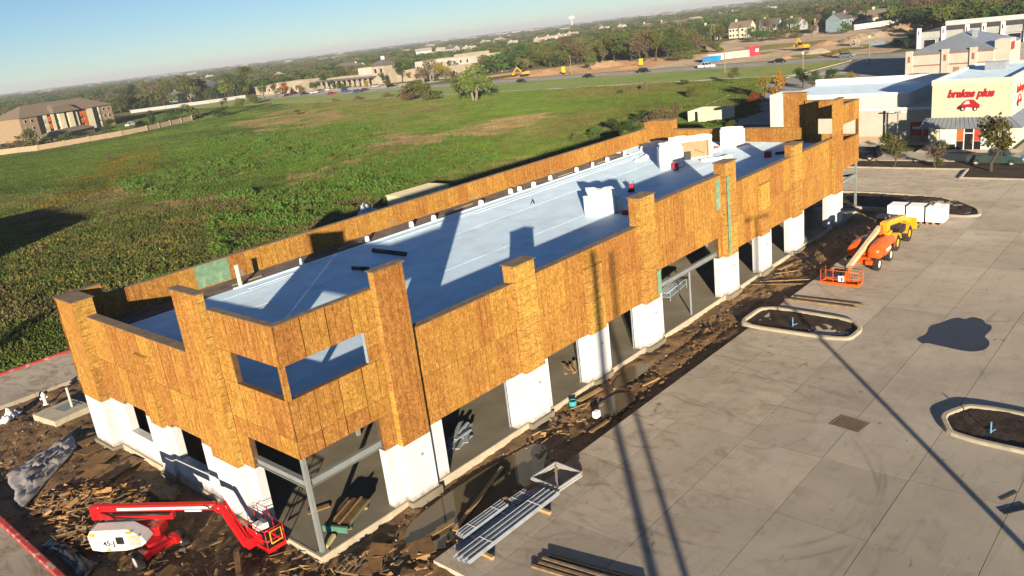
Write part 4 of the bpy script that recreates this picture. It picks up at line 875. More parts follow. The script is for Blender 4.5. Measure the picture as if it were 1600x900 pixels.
def bucket(x, y, z, m, m2, label, r=0.16, h=0.36):
    t = thing('bucket', label, 'bucket', (x, y, z)); lathe(MB(), [(0.001, 0), (r*0.85, 0), (r, h), (r*0.93, h), (r*0.8, 0.05), (0.001, 0.05)], (0, 0, 0), (0, 0, 1), 16).build('pail', m, t); lathe(MB(), [(r*0.9, h*0.8), (r*0.9, h*0.82), (0.001, h*0.82)], (0, 0, 0), (0, 0, 1), 16).build('contents', m2, t); return t
bucket(17.0, -0.75, -0.2, mat('teal_plastic', (0.05, 0.38, 0.45), 0.4), BLK, 'teal bucket lying among boards by the second pier', 0.22, 0.4)
o = MB().obox((0, 0, 0.2), (0.4, 0.3, 0.4)).build('plastic_can', FOAM, None, 0.05); o.location = (16.6, -2.7, -0.2); tag(o, 'small white can standing in the mud', 'can')
# scrap wood heap: uncountable splinters in one mesh
def scrap(name, label, pts, n, seed, m, ln=(0.3, 1.5)):
    r_ = random.Random(seed); mb = MB()
    for k in range(n):
        cx, cy, rx, ry, hz = r_.choice(pts)
        q = r_.random()**0.6; a = r_.uniform(0, 6.28); x, y = cx+rx*q*math.cos(a), cy+ry*q*math.sin(a)
        z = -0.16+hz*(1-q)*r_.random()+0.02
        l_ = r_.uniform(*ln); M = Matrix.Rotation(r_.gauss(R(-30), 0.85), 3, 'Z') @ Matrix.Rotation(r_.gauss(0, 0.16), 3, 'Y') @ Matrix.Rotation(r_.gauss(0, 0.4), 3, 'X')
        mb.obox((x, y, z), (l_, r_.choice((0.03, 0.04, 0.06, 0.09, 0.14, 0.28)), r_.uniform(0.012, 0.045)), M, r_.randrange(3))
    return tag(mb.build(name, m), label, 'scrap wood', None, 'stuff')
SW = [mat('splinter_pale', (0.46, 0.27, 0.11), 0.8, 0.3, 5), mat('splinter_brown', (0.24, 0.135, 0.055), 0.85, 0.3, 5), mat('splinter_grey', (0.16, 0.125, 0.09), 0.85, 0.3, 5)]
scrap('scrap_wood', 'tangle of splintered scrap wood strewn over the dirt beside the building', [(-3.9, 15.0, 1.7, 2.4, 0.7), (-3.9, 15.0, 2.4, 2.9, 0.4), (-3.2, 13.4, 1.7, 1.7, 0.45), (-5.4, 12.4, 1.2, 2.0, 0.5), (-4.6, 17.0, 1.6, 1.2, 0.3)], 760, 11, SW, (0.12, 1.1))
scrap('scrap_wood', 'splinters and offcuts scattered in the mud around the open slab corner', [(-1.4, 0.6, 1.4, 2.0, 0.3), (-1.8, -1.0, 2.0, 1.8, 0.25), (0.6, -1.6, 1.8, 1.0, 0.25), (-3.4, 3.2, 2.6, 2.6, 0.1), (-5.0, 6, 2.0, 3.0, 0.08), (1.0, -3.6, 1.6, 1.4, 0.2), (15.5, -1.6, 3, 0.9, 0.05), (45, -1.8, 3, 1.0, 0.15)], 210, 12, SW, (0.08, 0.6))
m_ = mud_sheet('bed', -1.9, -0.75, 10.6, 13.4, 0.12, 0.05, 0.5, lambda x, y: ((x+1.35)/0.55)**2+((y-12)/1.4)**2 < 1)
tag(m_.build('rubble_heap', mud_mat('lime_spoil', (0.22, 0.17, 0.10), (0.40, 0.32, 0.18), 0.6)), 'pale heap of broken spoil beside the white sill wall', 'rubble heap')
# clods of earth and bits of litter trodden into the mud
def rock_mesh(name, m, seed, flat=0.7):
    bm = bmesh.new(); bmesh.ops.create_icosphere(bm, subdivisions=1, radius=1.0); r_ = random.Random(seed)
    for q in bm.verts: q.co *= r_.uniform(0.7, 1.2); q.co.z *= flat
    me = bpy.data.meshes.new(name); bm.to_mesh(me); bm.free(); me.materials.append(m); return me
LIT = [rock_mesh('clod', MUD, 1), rock_mesh('clod', MUD, 2), rock_mesh('clod', mat('pale_stone', (0.36, 0.29, 0.2), 0.9, 0.3, 3), 3), rock_mesh('litter', mat('litter_white', (0.6, 0.6, 0.58), 0.6), 4, 0.25), rock_mesh('litter', mat('litter_brown', (0.3, 0.2, 0.1), 0.8), 5, 0.2)]
rl = random.Random(17); lp_ = []
while len(lp_) < 1500:
    x, y = (rl.uniform(-7.2, 66), rl.uniform(-4.3, -0.7)) if rl.random() < 0.5 else (rl.uniform(-7.2, -0.8), rl.uniform(-10, 34))
    if any(((x-px)/rx)**2+((y-py)/ry)**2 < 1 for (px, py, rx, ry) in ((7.4, -2.5, 5.2, 1.7), (18.4, -2.6, 1.7, 0.9), (22.3, -1.2, 2.2, 0.6))): continue
    k = rl.choices((0, 1, 2, 3, 4), (9, 9, 1.5, 0.5, 0.5))[0]; s = abs(rl.gauss(0, 0.05))+0.025
    if k > 2: s *= 0.8
    lp_.append(((x, y, -0.2), (s*rl.uniform(0.8, 1.6), s, s), (rl.uniform(-0.4, 0.4), rl.uniform(-0.4, 0.4), rl.uniform(0, 6.28)), k))
gn_scatter('mud_clods', LIT, lp_, None, 'clods of earth and trodden litter lying over the mud', 'clods')
# ================================================================ things on the roof
for k, (px, py_) in enumerate(((472, 411), (574, 376), (643, 353), (678, 343), (752, 319), (798, 301), (812, 297), (834, 290), (860, 280), (901, 267), (926, 259), (949, 251), (976, 242), (1004, 234), (1026, 227))):
    p = G(px, py_, 6.98)
    t = thing('roof_curb', ('first', 'second', 'third', 'fourth', 'fifth', 'sixth', 'seventh', 'eighth', 'ninth', 'tenth', 'eleventh', 'twelfth', 'thirteenth', 'fourteenth', 'fifteenth')[k] + ' small white curb along the back of the roof, counted from the near end', 'roof curb', (p.x, p.y, zr(p.y)), group='white curbs along the back of the roof')
    s_ = rnd.uniform(0.12, 0.18); MB().obox((0, 0, 0.17), (s_*2, s_*2, 0.38), None, 0, 0.85).build('box', FOAM, t, 0.03); MB().obox((0, 0, 0.385), (s_*1.3, s_*1.3, 0.05)).build('lid', FOAM, t)
p = G(376, 446, 6.95); o = MB().tube([(0, 0, 0), (0, 0, 1.35)], 0.13, 12).tube([(0, 0, 1.35), (0, 0, 1.42)], 0.15, 12).build('vent_pipe', mat('pale_pvc', (0.62, 0.6, 0.5), 0.5)); o.location = (p.x, p.y, zr(p.y)); tag(o, 'tall pale vent pipe at the near end of the roof', 'vent pipe')
def soft_block(t, c, s, m, seed, name, amp=0.12, bev=0.1):
    mb = MB(); n = 9; vs, fs = [], []
    def gr(f, u, v_):
        return f(u, v_)
    X_, Y_, Z_ = s[0]/2, s[1]/2, s[2]
    faces = [lambda u, v_: (X_*u, Y_*v_, Z_), lambda u, v_: (X_*u, -Y_, Z_*(v_+1)/2), lambda u, v_: (X_*-u, Y_, Z_*(v_+1)/2), lambda u, v_: (-X_, Y_*-u, Z_*(v_+1)/2), lambda u, v_: (X_, Y_*u, Z_*(v_+1)/2)]
    for f in faces:
        o = len(vs)
        for j in range(n):
            for i in range(n):
                p = Vector(f(i/(n-1)*2-1, j/(n-1)*2-1)); k = mnoise.noise(p*1.1+Vector((seed, 0, 0)))*amp
                if p.z > 0.05: p = p + Vector((p.x, p.y, p.z*0.8))*k + Vector((0, 0, abs(mnoise.noise(p*2.3+Vector((0, seed, 0))))*amp*0.8 if p.z > Z_*0.95 else 0))
                vs.append(p+Vector(c))
        for j in range(n-1):
            for i in range(n-1): fs.append((o+j*n+i, o+j*n+i+1, o+(j+1)*n+i+1, o+(j+1)*n+i))
    return mb.add(vs, fs, 0, True).build(name, m, t)
def zt(x, y): return (x, y, zr(y)+0.018)
t = thing('insulation_stack', 'white wrapped insulation stack with plastic heaped on top, nearest on the roof', 'insulation', zt(33.3, 8.3), R(-50))
MB().obox((0.0, 0, 0.65), (2.3, 1.5, 1.28)).build('block', FOAM, t, 0.04); soft_block(t, (0.3, 0.15, 1.25), (2.0, 1.3, 0.5), FOAM, 3, 'loose_plastic', 0.3); MB().obox((-0.1, -0.76, 1.2), (1.9, 0.02, 0.05)).build('seam', STEEL, t); soft_block(t, (1.35, 0.2, 0.02), (0.9, 1.0, 0.9), FOAM, 8, 'loose_plastic', 0.3)
t = thing('insulation_crate', 'white wrapped crate opened to show tan boards, far middle of the roof', 'insulation', zt(50.2, 12.2), R(-50))
MB().obox((0, 0, 0.95), (2.2, 1.6, 1.9)).build('block', FOAM, t, 0.06); soft_block(t, (0, 0, 1.8), (2.0, 1.5, 0.4), FOAM, 5, 'loose_plastic', 0.25)
TAN = mat('tan_board', (0.42, 0.31, 0.17), 0.8, 0.15, 2)
MB().obox((1.13, 0, 0.95), (0.04, 1.5, 1.75)).build('opened_side', TAN, t); 
t = thing('insulation_crate', 'tall white box with a tan board front behind the wrapped crate', 'insulation', zt(54.6, 12.6), R(-47))
MB().obox((0, 0, 0.9), (3.9, 1.4, 1.8)).build('block', FOAM, t, 0.06); MB().obox((0, -0.72, 0.92), (3.3, 0.04, 1.55)).build('board_front', TAN, t)
for q in (-1.4, 1.5): MB().obox((q, -0.755, 0.92), (0.1, 0.04, 1.6)).build('batten', WOOD, t)
MB().obox((-0.7, -0.78, 0.4), (1.1, 0.05, 0.8)).build('dark_panel', BLK, t); MB().beam((0.2, -0.79, 0.9), (1.1, -0.79, 0.5), 0.04, 0.12).build('batten', WOOD, t); soft_block(t, (0, 0, 1.75), (3.6, 1.3, 0.3), FOAM, 7, 'loose_plastic', 0.2)
t = thing('insulation_stack', 'white cube of wrapped insulation against the far parapet', 'insulation', zt(61.4, 11.6), R(-12))
MB().obox((0, 0, 0.85), (1.5, 2.0, 1.7)).build('block', FOAM, t, 0.06); soft_block(t, (0, 0, 1.66), (1.3, 1.8, 0.2), FOAM, 9, 'loose_plastic', 0.15)
for (x, y, s, a, lb) in ((58.2, 14.6, (1.6, 0.8, 0.35), 20, 'low white pad of insulation left of the far white cube'), (59.6, 13.2, (1.0, 0.8, 0.55), 60, 'small white bag in front of the far white cube'), (57.6, 12.2, (2.6, 0.35, 0.22), -38, 'long curled white membrane scrap on the far roof'), (53.5, 17.2, (3.4, 0.8, 0.14), 8, 'flat white sheet behind the wrapped crates'), (58.2, 17.0, (4.2, 0.7, 0.12), 4, 'long flat white sheet near the far back corner'), (54.3, 9.6, (3.0, 0.3, 0.22), -42, 'curved white membrane strip beside the tan front box')):
    t = soft_block(None, (0, 0, 0), s, FOAM, x, 'membrane_scrap', 0.2); t.location = zt(x, y); t.rotation_euler = (0, 0, R(a)); tag(t, lb, 'membrane scrap')
REDT = mat('red_plastic', (0.5, 0.02, 0.035), 0.4, 0.1, 3)
def toolbox(x, y, rz, s, label, top):
    t = thing('tool_box', label, 'tool box', zt(x, y), rz); MB().obox((0, 0, s[2]/2), s).build('case', REDT, t, 0.05); MB().obox((0, 0, s[2]+0.04), (s[0]*0.9, s[1]*0.9, 0.1)).build('lid', top, t, 0.03); return t
toolbox(33.8, 6.2, R(20), (0.95, 0.5, 0.35), 'red and white cooler beside the nearest insulation stack', WHTP)
toolbox(49.1, 11.0, R(20), (0.5, 0.5, 0.6), 'square red bin at the corner of the opened crate', REDT)
toolbox(59.4, 12.4, R(35), (0.6, 0.4, 0.35), 'small red can near the far white cube', WHTP)
toolbox(56.2, 5.4, R(15), (0.8, 0.6, 0.45), 'dark red bin in the parapet shade at the far end of the roof', BLK)
t = thing('hand_cart', 'small red machine with black base in the roof shadow', 'roof machine', zt(40.1, 9.9), R(20))
MB().obox((0, 0, 0.45), (0.3, 0.35, 0.55)).build('body', REDT, t, 0.06); MB().obox((0, 0, 0.14), (0.6, 0.5, 0.14)).build('base', BLK, t, 0.03); MB().tube([(0, -0.2, 0.2), (0, -0.2, 0.95), (0, 0.2, 0.95), (0, 0.2, 0.2)], 0.025, 6).build('handle', BLK, t)
for (a, b, r_, lb) in (((18.7, 17.6), (18.95, 14.4), 0.16, 'long dark roll of roofing lying in the roof shadow'), ((15.2, 15.5), (15.6, 14.3), 0.13, 'short dark roll partly behind the near corner tower'), ((57.4, 5.2), (58.2, 4.3), 0.14, 'dark roll beside the red bin at the far end of the roof')):
    o = MB().tube([(a[0], a[1], zr(a[1])+r_), (b[0], b[1], zr(b[1])+r_)], r_, 12).build('roofing_roll', mat('dark_roll', (0.03, 0.035, 0.05), 0.5)); tag(o, lb, 'roofing roll')
t = thing('measuring_marker', 'small dark tripod marker on the sunny roof', 'marker', zt(34.2, 15.7)); MB().tube([(0, 0, 0.3), (0.2, 0.1, 0)], 0.03, 6).tube([(0, 0, 0.3), (-0.2, 0.1, 0)], 0.03, 6).tube([(0, 0, 0.3), (0, -0.2, 0)], 0.03, 6).build('legs', BLK, t)
# ---- poles behind the camera whose shadows cross the paving and the front
def light_pole(x, y, h, label, arm=True, r=0.19):
    t = thing('light_pole', label, 'light pole', (x, y, 0)); MB().tube([(0, 0, 0.6), (0, 0, h)], [r, r*0.75], 12).build('pole', STEEL, t); MB().tube([(0, 0, 0), (0, 0, 0.75)], 0.32, 14).build('footing', KERB, t)
    if arm:
        MB().obox((0, 0, h), (1.8, 0.12, 0.1), Matrix.Rotation(R(-49), 3, 'Z')).build('arm', STEEL, t)
        for s_ in (-1, 1): MB().obox((s_*0.95*math.cos(R(-49)), s_*0.95*math.sin(R(-49)), h-0.06), (0.7, 0.35, 0.16), Matrix.Rotation(R(-49), 3, 'Z')).build('lamp_head', BLK, t)
    return t
light_pole(-16.4, -32.6, 15.0, 'tall bare steel pole behind the viewpoint, thicker of a pair', False, 0.24)
light_pole(-15.65, -33.55, 14.6, 'tall bare steel pole behind the viewpoint, thinner of a pair', False, 0.17)
light_pole(5.6, -31.9, 11.6, 'double headed parking lot light pole out past the right edge', True, 0.15)
# ================================================================ land beyond the site
def PRJ(p):
    q = Vector(p)-CAM; d = q.dot(_d)
    return (800+FPX*q.dot(CR)/d, 450-FPX*q.dot(CU)/d) if d > 1 else (-9999, -9999)
def land_mat(name, a, b_, c_, s=0.02):
    m, nt, b, tc = new_mat(name)
    geo = nt.nodes.new('ShaderNodeNewGeometry'); v = geo.outputs['Position']
    o = _ramp(nt, _noise(nt, v, s, 6, 0.6), [(0.3, a), (0.5, b_), (0.7, c_)])
    o = _mix(nt, o, (a[0]*0.5, a[1]*0.5, a[2]*0.5), _ramp(nt, _noise(nt, v, 0.6, 5, 0.7), [(0.45, (0, 0, 0)), (0.7, (0.6,)*3)]))
    nt.links.new(o, b.inputs['Base Color']); b.inputs['Roughness'].default_value = 0.95; b.inputs['Specular IOR Level'].default_value = 0.1
    _bump(nt, b, _noise(nt, v, 1.5, 4, 0.7), 0.6, 0.3); return m
LAND = land_mat('open_land', (0.06, 0.075, 0.025), (0.11, 0.11, 0.045), (0.18, 0.14, 0.07), 0.004)
E_ = 11500; hx0, hx1, hy0, hy1 = -31.2, 84.0, -41.9, 42.2
mb = MB()
for (x0, x1, y0, y1) in ((-E_, hx0, -E_, E_), (hx1, E_, -E_, E_), (hx0, hx1, -E_, hy0), (hx0, hx1, hy1, E_)):
    nxx = 1; mb.add([(x0, y0, -0.03), (x1, y0, -0.03), (x1, y1, -0.03), (x0, y1, -0.03)], [(0, 1, 2, 3)])
mb.box(hx0, hx1, hy0, hy1, -1.2, -0.62)
tag(mb.build('ground', LAND), kind='structure')
# ---- the field
def inpoly(x, y, pp):
    c = False
    for i in range(len(pp)):
        (ax, ay), (bx_, by_) = pp[i], pp[i-1]
        if (ay > y) != (by_ > y) and x < (bx_-ax)*(y-ay)/(by_-ay)+ax: c = not c
    return c
WEED1 = [(165, 285), (250, 258), (330, 226), (450, 198), (575, 192), (600, 215), (520, 240), (430, 262), (330, 300), (250, 312)]
WEED2 = [(330, 345), (420, 300), (520, 262), (640, 232), (760, 215), (790, 235), (680, 268), (560, 315), (440, 372), (330, 402)]
WEED3 = [(-40, 470), (60, 350), (250, 330), (400, 300), (420, 375), (300, 420), (100, 470), (0, 560)]
BROWN = [[(250, 322), (330, 305), (420, 318), (360, 342), (260, 358)], [(430, 282), (560, 246), (580, 258), (470, 292)], [(540, 222), (700, 196), (860, 176), (870, 190), (700, 222), (560, 238)], [(350, 270), (470, 240), (480, 250), (360, 282)], [(120, 300), (330, 262), (340, 270), (140, 318)], [(380, 195), (520, 170), (540, 182), (400, 210)]]
FLOWER = [(40, 322), (120, 285), (270, 235), (285, 245), (190, 282), (80, 322)]
def field_col(x, y):
    px, py = PRJ((x, y, 0)); n = fbm(x, y, 0.03, 5); n2 = fbm(x+50, y, 0.11, 4); n3 = fbm(x, y+80, 0.35, 3)
    px += 22*n2+40*n; py += 9*n2+15*n
    g = Vector((0.14, 0.21, 0.036)); dk = Vector((0.085, 0.13, 0.032)); br = Vector((0.32, 0.225, 0.12)); ol = Vector((0.17, 0.16, 0.05))
    c = g.lerp(ol, max(0, min(1, 0.35+1.1*n))).lerp(br*0.85, max(0, min(0.55, 0.1+0.9*n2)))
    if px < 430 and py < 300: c = dk.lerp(g, max(0, min(1, 0.45+n)))
    if px > 700 and py < 245: c = Vector((0.125, 0.19, 0.032)).lerp(ol, max(0, min(1, 0.22+1.0*n+0.4*n2)))
    for b_ in BROWN:
        if inpoly(px, py, b_): c = c.lerp(br, max(0.35, min(1, 0.85+0.6*n2)))
    if inpoly(px, py, WEED1) or inpoly(px, py, WEED2): c = Vector((0.12, 0.22, 0.03)).lerp(c, max(0, min(0.7, 0.25+n2)))
    if inpoly(px, py, WEED3): c = Vector((0.13, 0.17, 0.04)).lerp(Vector((0.30, 0.23, 0.06)), max(0, min(0.6, 0.1+1.3*n3))).lerp(br*0.75, max(0, min(0.6, 0.0+1.3*n2)))
    if inpoly(px, py, FLOWER): c = c.lerp(Vector((0.26, 0.15, 0.02)), max(0, min(0.8, 0.4+n3)))
    return c*(1+0.35*n3)
fx0, fx1, fy0, fy1 = -32, 203, 42.35, 432
nx, ny = 118, 195; vs, fs, cols = [], [], []
for j in range(ny):
    for i in range(nx):
        x, y = fx0+(fx1-fx0)*i/(nx-1), fy0+(fy1-fy0)*j/(ny-1)
        vs.append((x, y, 0.0+0.05*fbm(x, y, 0.2) if 1 < i < nx-2 and j > 1 else 0.0)); c = field_col(x, y); cols += [max(0, c.x), max(0, c.y), max(0, c.z), 1]
for j in range(ny-1):
    for i in range(nx-1): fs.append((j*nx+i, j*nx+i+1, (j+1)*nx+i+1, (j+1)*nx+i))
m, nt, b, tc = new_mat('field_grass')
at = nt.nodes.new('ShaderNodeAttribute'); at.attribute_name = 'Col'; geo = nt.nodes.new('ShaderNodeNewGeometry'); v = geo.outputs['Position']
n1 = _noise(nt, v, 0.9, 6, 0.75); n2 = _noise(nt, v, 3.5, 4, 0.7)
o = _mix(nt, at.outputs['Color'], (0.2, 0.2, 0.2), _ramp(nt, n1, [(0.35, (1, 1, 1)), (0.65, (0, 0, 0))]), 'MULTIPLY')
mxn = o.node; 
o = _mix(nt, at.outputs['Color'], o, 0.3); o = _mix(nt, o, (0.16, 0.14, 0.05), _ramp(nt, n2, [(0.55, (0, 0, 0)), (0.75, (0.35,)*3)]))
nt.links.new(o, b.inputs['Base Color']); b.inputs['Roughness'].default_value = 0.95; b.inputs['Specular IOR Level'].default_value = 0.08; _bump(nt, b, n1, 1.0, 0.35)
fo = MB().add(vs, fs, 0, True).build('field', m); ca = fo.data.color_attributes.new('Col', 'FLOAT_COLOR', 'POINT'); ca.data.foreach_set('color', cols); tag(fo, kind='structure')
# ---- weeds: leafy clumps scattered over the field
def leaf_mat(name, col, var=0.32, trans=0.25):
    m, nt, b, tc = new_mat(name); oi = nt.nodes.new('ShaderNodeObjectInfo'); geo = nt.nodes.new('ShaderNodeNewGeometry')
    r_ = geo.outputs['Random Per Island']
    o = _ramp(nt, r_, [(0.0, tuple(c*(1-var) for c in col)), (1.0, tuple(c*(1+var) for c in col))])
    hs = nt.nodes.new('ShaderNodeHueSaturation'); nt.links.new(o, hs.inputs['Color'])
    nt.links.new(_math(nt, 'MULTIPLY_ADD', oi.outputs['Random'], 0.06, 0.47), hs.inputs['Hue']); nt.links.new(_math(nt, 'MULTIPLY_ADD', oi.outputs['Random'], 0.5, 0.75), hs.inputs['Value'])
    nt.links.new(hs.outputs[0], b.inputs['Base Color']); b.inputs['Roughness'].default_value = 0.7; b.inputs['Specular IOR Level'].default_value = 0.15
    return m
def clump_mesh(name, n, r, h, leaf, m, seed, up=0.3):
    r_ = random.Random(seed); mb = MB()
    for k in range(n):
        a = r_.uniform(0, 6.28); q = r*math.sqrt(r_.random()); z = h*r_.random()**0.7*(1-(q/r)**2*0.6)
        c = Vector((q*math.cos(a), q*math.sin(a), z+0.03)); s = leaf*r_.uniform(0.6, 1.3)
        nrm = Vector((r_.gauss(0, 1), r_.gauss(0, 1), r_.gauss(up, 0.8))).normalized(); u = nrm.orthogonal().normalized(); w_ = nrm.cross(u); t = r_.uniform(0, 6.28); u, w_ = u*math.cos(t)+w_*math.sin(t), w_*math.cos(t)-u*math.sin(t)
        mb.add([c-u*s, c+w_*s*0.5, c+u*s, c-w_*s*0.5], [(0, 1, 2, 3)])
    me = bpy.data.meshes.new(name); me.from_pydata(mb.v, [], mb.f); me.materials.append(m); me.update(); return me
LW = [leaf_mat('weed_green', (0.082, 0.155, 0.024)), leaf_mat('weed_olive', (0.12, 0.125, 0.03)), leaf_mat('weed_yellow', (0.19, 0.155, 0.025)), leaf_mat('weed_dry', (0.16, 0.12, 0.06))]
protos = [clump_mesh('weed', 40, 0.75, 0.8, 0.17, LW[0], 1), clump_mesh('weed', 30, 0.7, 0.35, 0.14, LW[0], 2), clump_mesh('weed', 32, 0.7, 0.45, 0.14, LW[1], 3), clump_mesh('weed', 28, 0.6, 0.4, 0.13, LW[2], 4), clump_mesh('weed', 28, 0.8, 0.25, 0.15, LW[3], 5), clump_mesh('weed', 26, 0.9, 0.16, 0.14, LW[0], 6)]
rw = random.Random(5); pts = []
def weeds(poly, n, kinds, sc0, sc1):
    k = 0; tries = 0
    while k < n and tries < n*12:
        tries += 1
        px = rw.uniform(min(p[0] for p in poly), max(p[0] for p in poly)); py = rw.uniform(min(p[1] for p in poly), max(p[1] for p in poly))
        p = G(px, py); f = fbm(p.x, p.y, 0.10, 4); w_ = fbm(p.x+200, p.y, 0.05, 4)
        if not inpoly(px+60*w_, py+22*w_, poly): continue
        if p.y < 44 or p.x > 202: continue
        if f < rw.uniform(-0.4, 0.5): continue
        s = rw.uniform(sc0, sc1)*(0.8+0.5*max(0, f)); k += 1
        pts.append(((p.x, p.y, 0.0), (s, s, s*rw.uniform(0.7, 1.2)), (0, 0, rw.uniform(0, 6.28)), rw.choice(kinds)))
weeds(WEED1, 4800, [0, 0, 1, 1, 5, 2, 2, 3], 0.6, 1.6); weeds(WEED2, 5200, [0, 0, 1, 1, 5, 2, 2, 3], 0.5, 1.4); weeds(WEED3, 1500, [2, 2, 1, 3, 4, 4, 5], 0.4, 1.1)
weeds([(600, 190), (900, 150), (1130, 135), (1060, 185), (900, 225), (780, 240)], 700, [5, 5, 4, 4, 2], 0.5, 1.0); weeds([(0, 345), (60, 300), (300, 225), (500, 170), (640, 160), (600, 195), (330, 228), (165, 285)], 900, [5, 5, 4, 2, 3], 0.5, 1.0)
weeds(FLOWER, 500, [3, 3, 2], 0.5, 0.9); weeds([(300, 330), (560, 230), (860, 175), (880, 195), (600, 250), (330, 400)], 900, [4, 5, 2, 1], 0.5, 0.9)
gn_scatter('field_weeds', protos, pts, None, 'leafy green and olive weeds growing over the field', 'weeds')
# ---- grass: patches of upright blades over the whole field, in the colour of the ground they stand on
m, nt, b, tc = new_mat('grass_blades'); at = nt.nodes.new('ShaderNodeAttribute'); at.attribute_type = 'INSTANCER'; at.attribute_name = 'icol'; geo = nt.nodes.new('ShaderNodeNewGeometry')
hs = nt.nodes.new('ShaderNodeHueSaturation'); nt.links.new(at.outputs['Color'], hs.inputs['Color']); nt.links.new(_math(nt, 'MULTIPLY_ADD', geo.outputs['Random Per Island'], 0.9, 0.55), hs.inputs['Value']); nt.links.new(_math(nt, 'MULTIPLY_ADD', geo.outputs['Random Per Island'], 0.03, 0.485), hs.inputs['Hue'])
nt.links.new(hs.outputs[0], b.inputs['Base Color']); b.inputs['Roughness'].default_value = 0.8; b.inputs['Specular IOR Level'].default_value = 0.1
GB = m
def grass_mesh(seed, n, r, h):
    r_ = random.Random(seed); mb = MB()
    for k in range(n):
        x, y = r_.uniform(-r, r), r_.uniform(-r, r); a_ = r_.uniform(0, 3.14); w_ = r_.uniform(0.04, 0.10); hh = h*r_.uniform(0.4, 1.3); lx, ly = r_.gauss(0, 0.08), r_.gauss(0, 0.08)
        dx, dy = math.cos(a_)*w_, math.sin(a_)*w_; mb.add([(x-dx, y-dy, -0.02), (x+dx, y+dy, -0.02), (x+dx*0.5+lx, y+dy*0.5+ly, hh), (x-dx*0.5+lx, y-dy*0.5+ly, hh)], [(0, 1, 2, 3)])
    me = bpy.data.meshes.new('grass'); me.from_pydata(mb.v, [], mb.f); me.materials.append(GB); me.update(); return me
GP = [grass_mesh(1, 130, 1.1, 0.14), grass_mesh(2, 120, 1.1, 0.22), grass_mesh(3, 100, 1.1, 0.32)]
gpts = []; rg = random.Random(33)
while len(gpts) < 30000:
    x, y = rg.uniform(fx0+2, fx1-1), rg.uniform(fy0+1.2, fy1-2)
    px, py = PRJ((x, y, 0))
    if px < -60 or px > 1180 or py < 100: continue
    if px < 140 and y > 335-(x-70)*-0.2: continue
    d_ = math.hypot(x-CAM.x, y-CAM.y)
    if rg.random() > min(1.0, (190/d_)**1.0+0.15): continue
    s = rg.uniform(0.8, 1.4)*max(1.0, d_/150); c = field_col(x, y)*0.72
    tall = inpoly(px, py, WEED1) or inpoly(px, py, WEED2) or inpoly(px, py, WEED3); k = rg.choice((0, 1, 1, 2)) if tall else rg.choice((0, 0, 0, 1))
    gpts.append(((x, y, 0.0), (s, s, rg.uniform(0.7, 1.3)), (0, 0, rg.uniform(0, 6.28)), k, (max(0.01, c.x), max(0.01, c.y), max(0.005, c.z))))
gn_scatter('field_grass', GP, gpts, None, 'short green and straw coloured grass covering the field', 'grass')
# ================================================================ trees
BARK = mat('bark', (0.085, 0.062, 0.042), 0.95, 0.3, 3, 0.6, 12); PALEBARK = mat('pale_bark', (0.26, 0.22, 0.16), 0.9, 0.3, 3, 0.4, 10)
LF = {'dark': leaf_mat('leaf_dark', (0.030, 0.055, 0.014)), 'mid': leaf_mat('leaf_mid', (0.055, 0.085, 0.018)), 'olive': leaf_mat('leaf_olive', (0.085, 0.090, 0.022)), 'yellow': leaf_mat('leaf_yellow', (0.20, 0.155, 0.022)), 'orange': leaf_mat('leaf_orange', (0.24, 0.085, 0.018)), 'dry': leaf_mat('leaf_dry', (0.115, 0.085, 0.045)), 'lime': leaf_mat('leaf_lime', (0.10, 0.13, 0.025))}
def crown_mb(r_, w_, h0, h1, n, leaf, blobs):
    mb = MB(); B = []
    for k in range(blobs):
        a = r_.uniform(0, 6.28); q = w_*0.36*math.sqrt(r_.random()); z = h0+(h1-h0)*r_.uniform(0.12, 0.82)
        t = (z-h0)/(h1-h0); B.append((Vector((q*math.cos(a)*(1.2-0.6*t), q*math.sin(a)*(1.2-0.6*t), z)), w_*r_.uniform(0.16, 0.27), (h1-h0)*r_.uniform(0.13, 0.22)))
    for k in range(n):
        c0, rw_, rz_ = r_.choice(B)
        d = Vector((r_.gauss(0, 1), r_.gauss(0, 1), r_.gauss(0, 1))).normalized()*(r_.uniform(0.45, 1.08))
        c = c0+Vector((d.x*rw_, d.y*rw_, d.z*rz_)); s = leaf*r_.uniform(0.55, 1.35)
        nrm = (d+Vector((r_.gauss(0, 0.6), r_.gauss(0, 0.6), r_.gauss(0.15, 0.6)))).normalized(); u = nrm.orthogonal().normalized(); v_ = nrm.cross(u); t = r_.uniform(0, 6.28); u, v_ = u*math.cos(t)+v_*math.sin(t), v_*math.cos(t)-u*math.sin(t)
        mb.add([c-u*s, c+v_*s*0.6-u*s*0.1, c+u*s, c-v_*s*0.6+u*s*0.15], [(0, 1, 2, 3)])
    return mb, B
def trunk_mb(r_, h0, h1, rad, B, stems=1):
    mb = MB()
    for k in range(stems):
        ax = r_.uniform(-0.25, 0.25)*(stems > 1)*h1*0.25; ay = r_.uniform(-0.25, 0.25)*(stems > 1)*h1*0.25
        top = Vector((ax+r_.uniform(-0.3, 0.3), ay+r_.uniform(-0.3, 0.3), h0+(h1-h0)*0.62)); mid = Vector((ax*0.5+r_.uniform(-0.15, 0.15), ay*0.5, h0*0.7))
        mb.tube([(ax*0.1, ay*0.1, -0.15), mid, top], [rad*1.25, rad*0.85, rad*0.25], 7)
        for c0, a, b_ in B[k::stems][:5]:
            s = mid.lerp(top, r_.uniform(0.1, 0.7)); mb.tube([s, s.lerp(c0, 0.55)+Vector((0, 0, -0.15)), c0], [rad*0.5, rad*0.3, rad*0.1], 5, caps=False)
    return mb
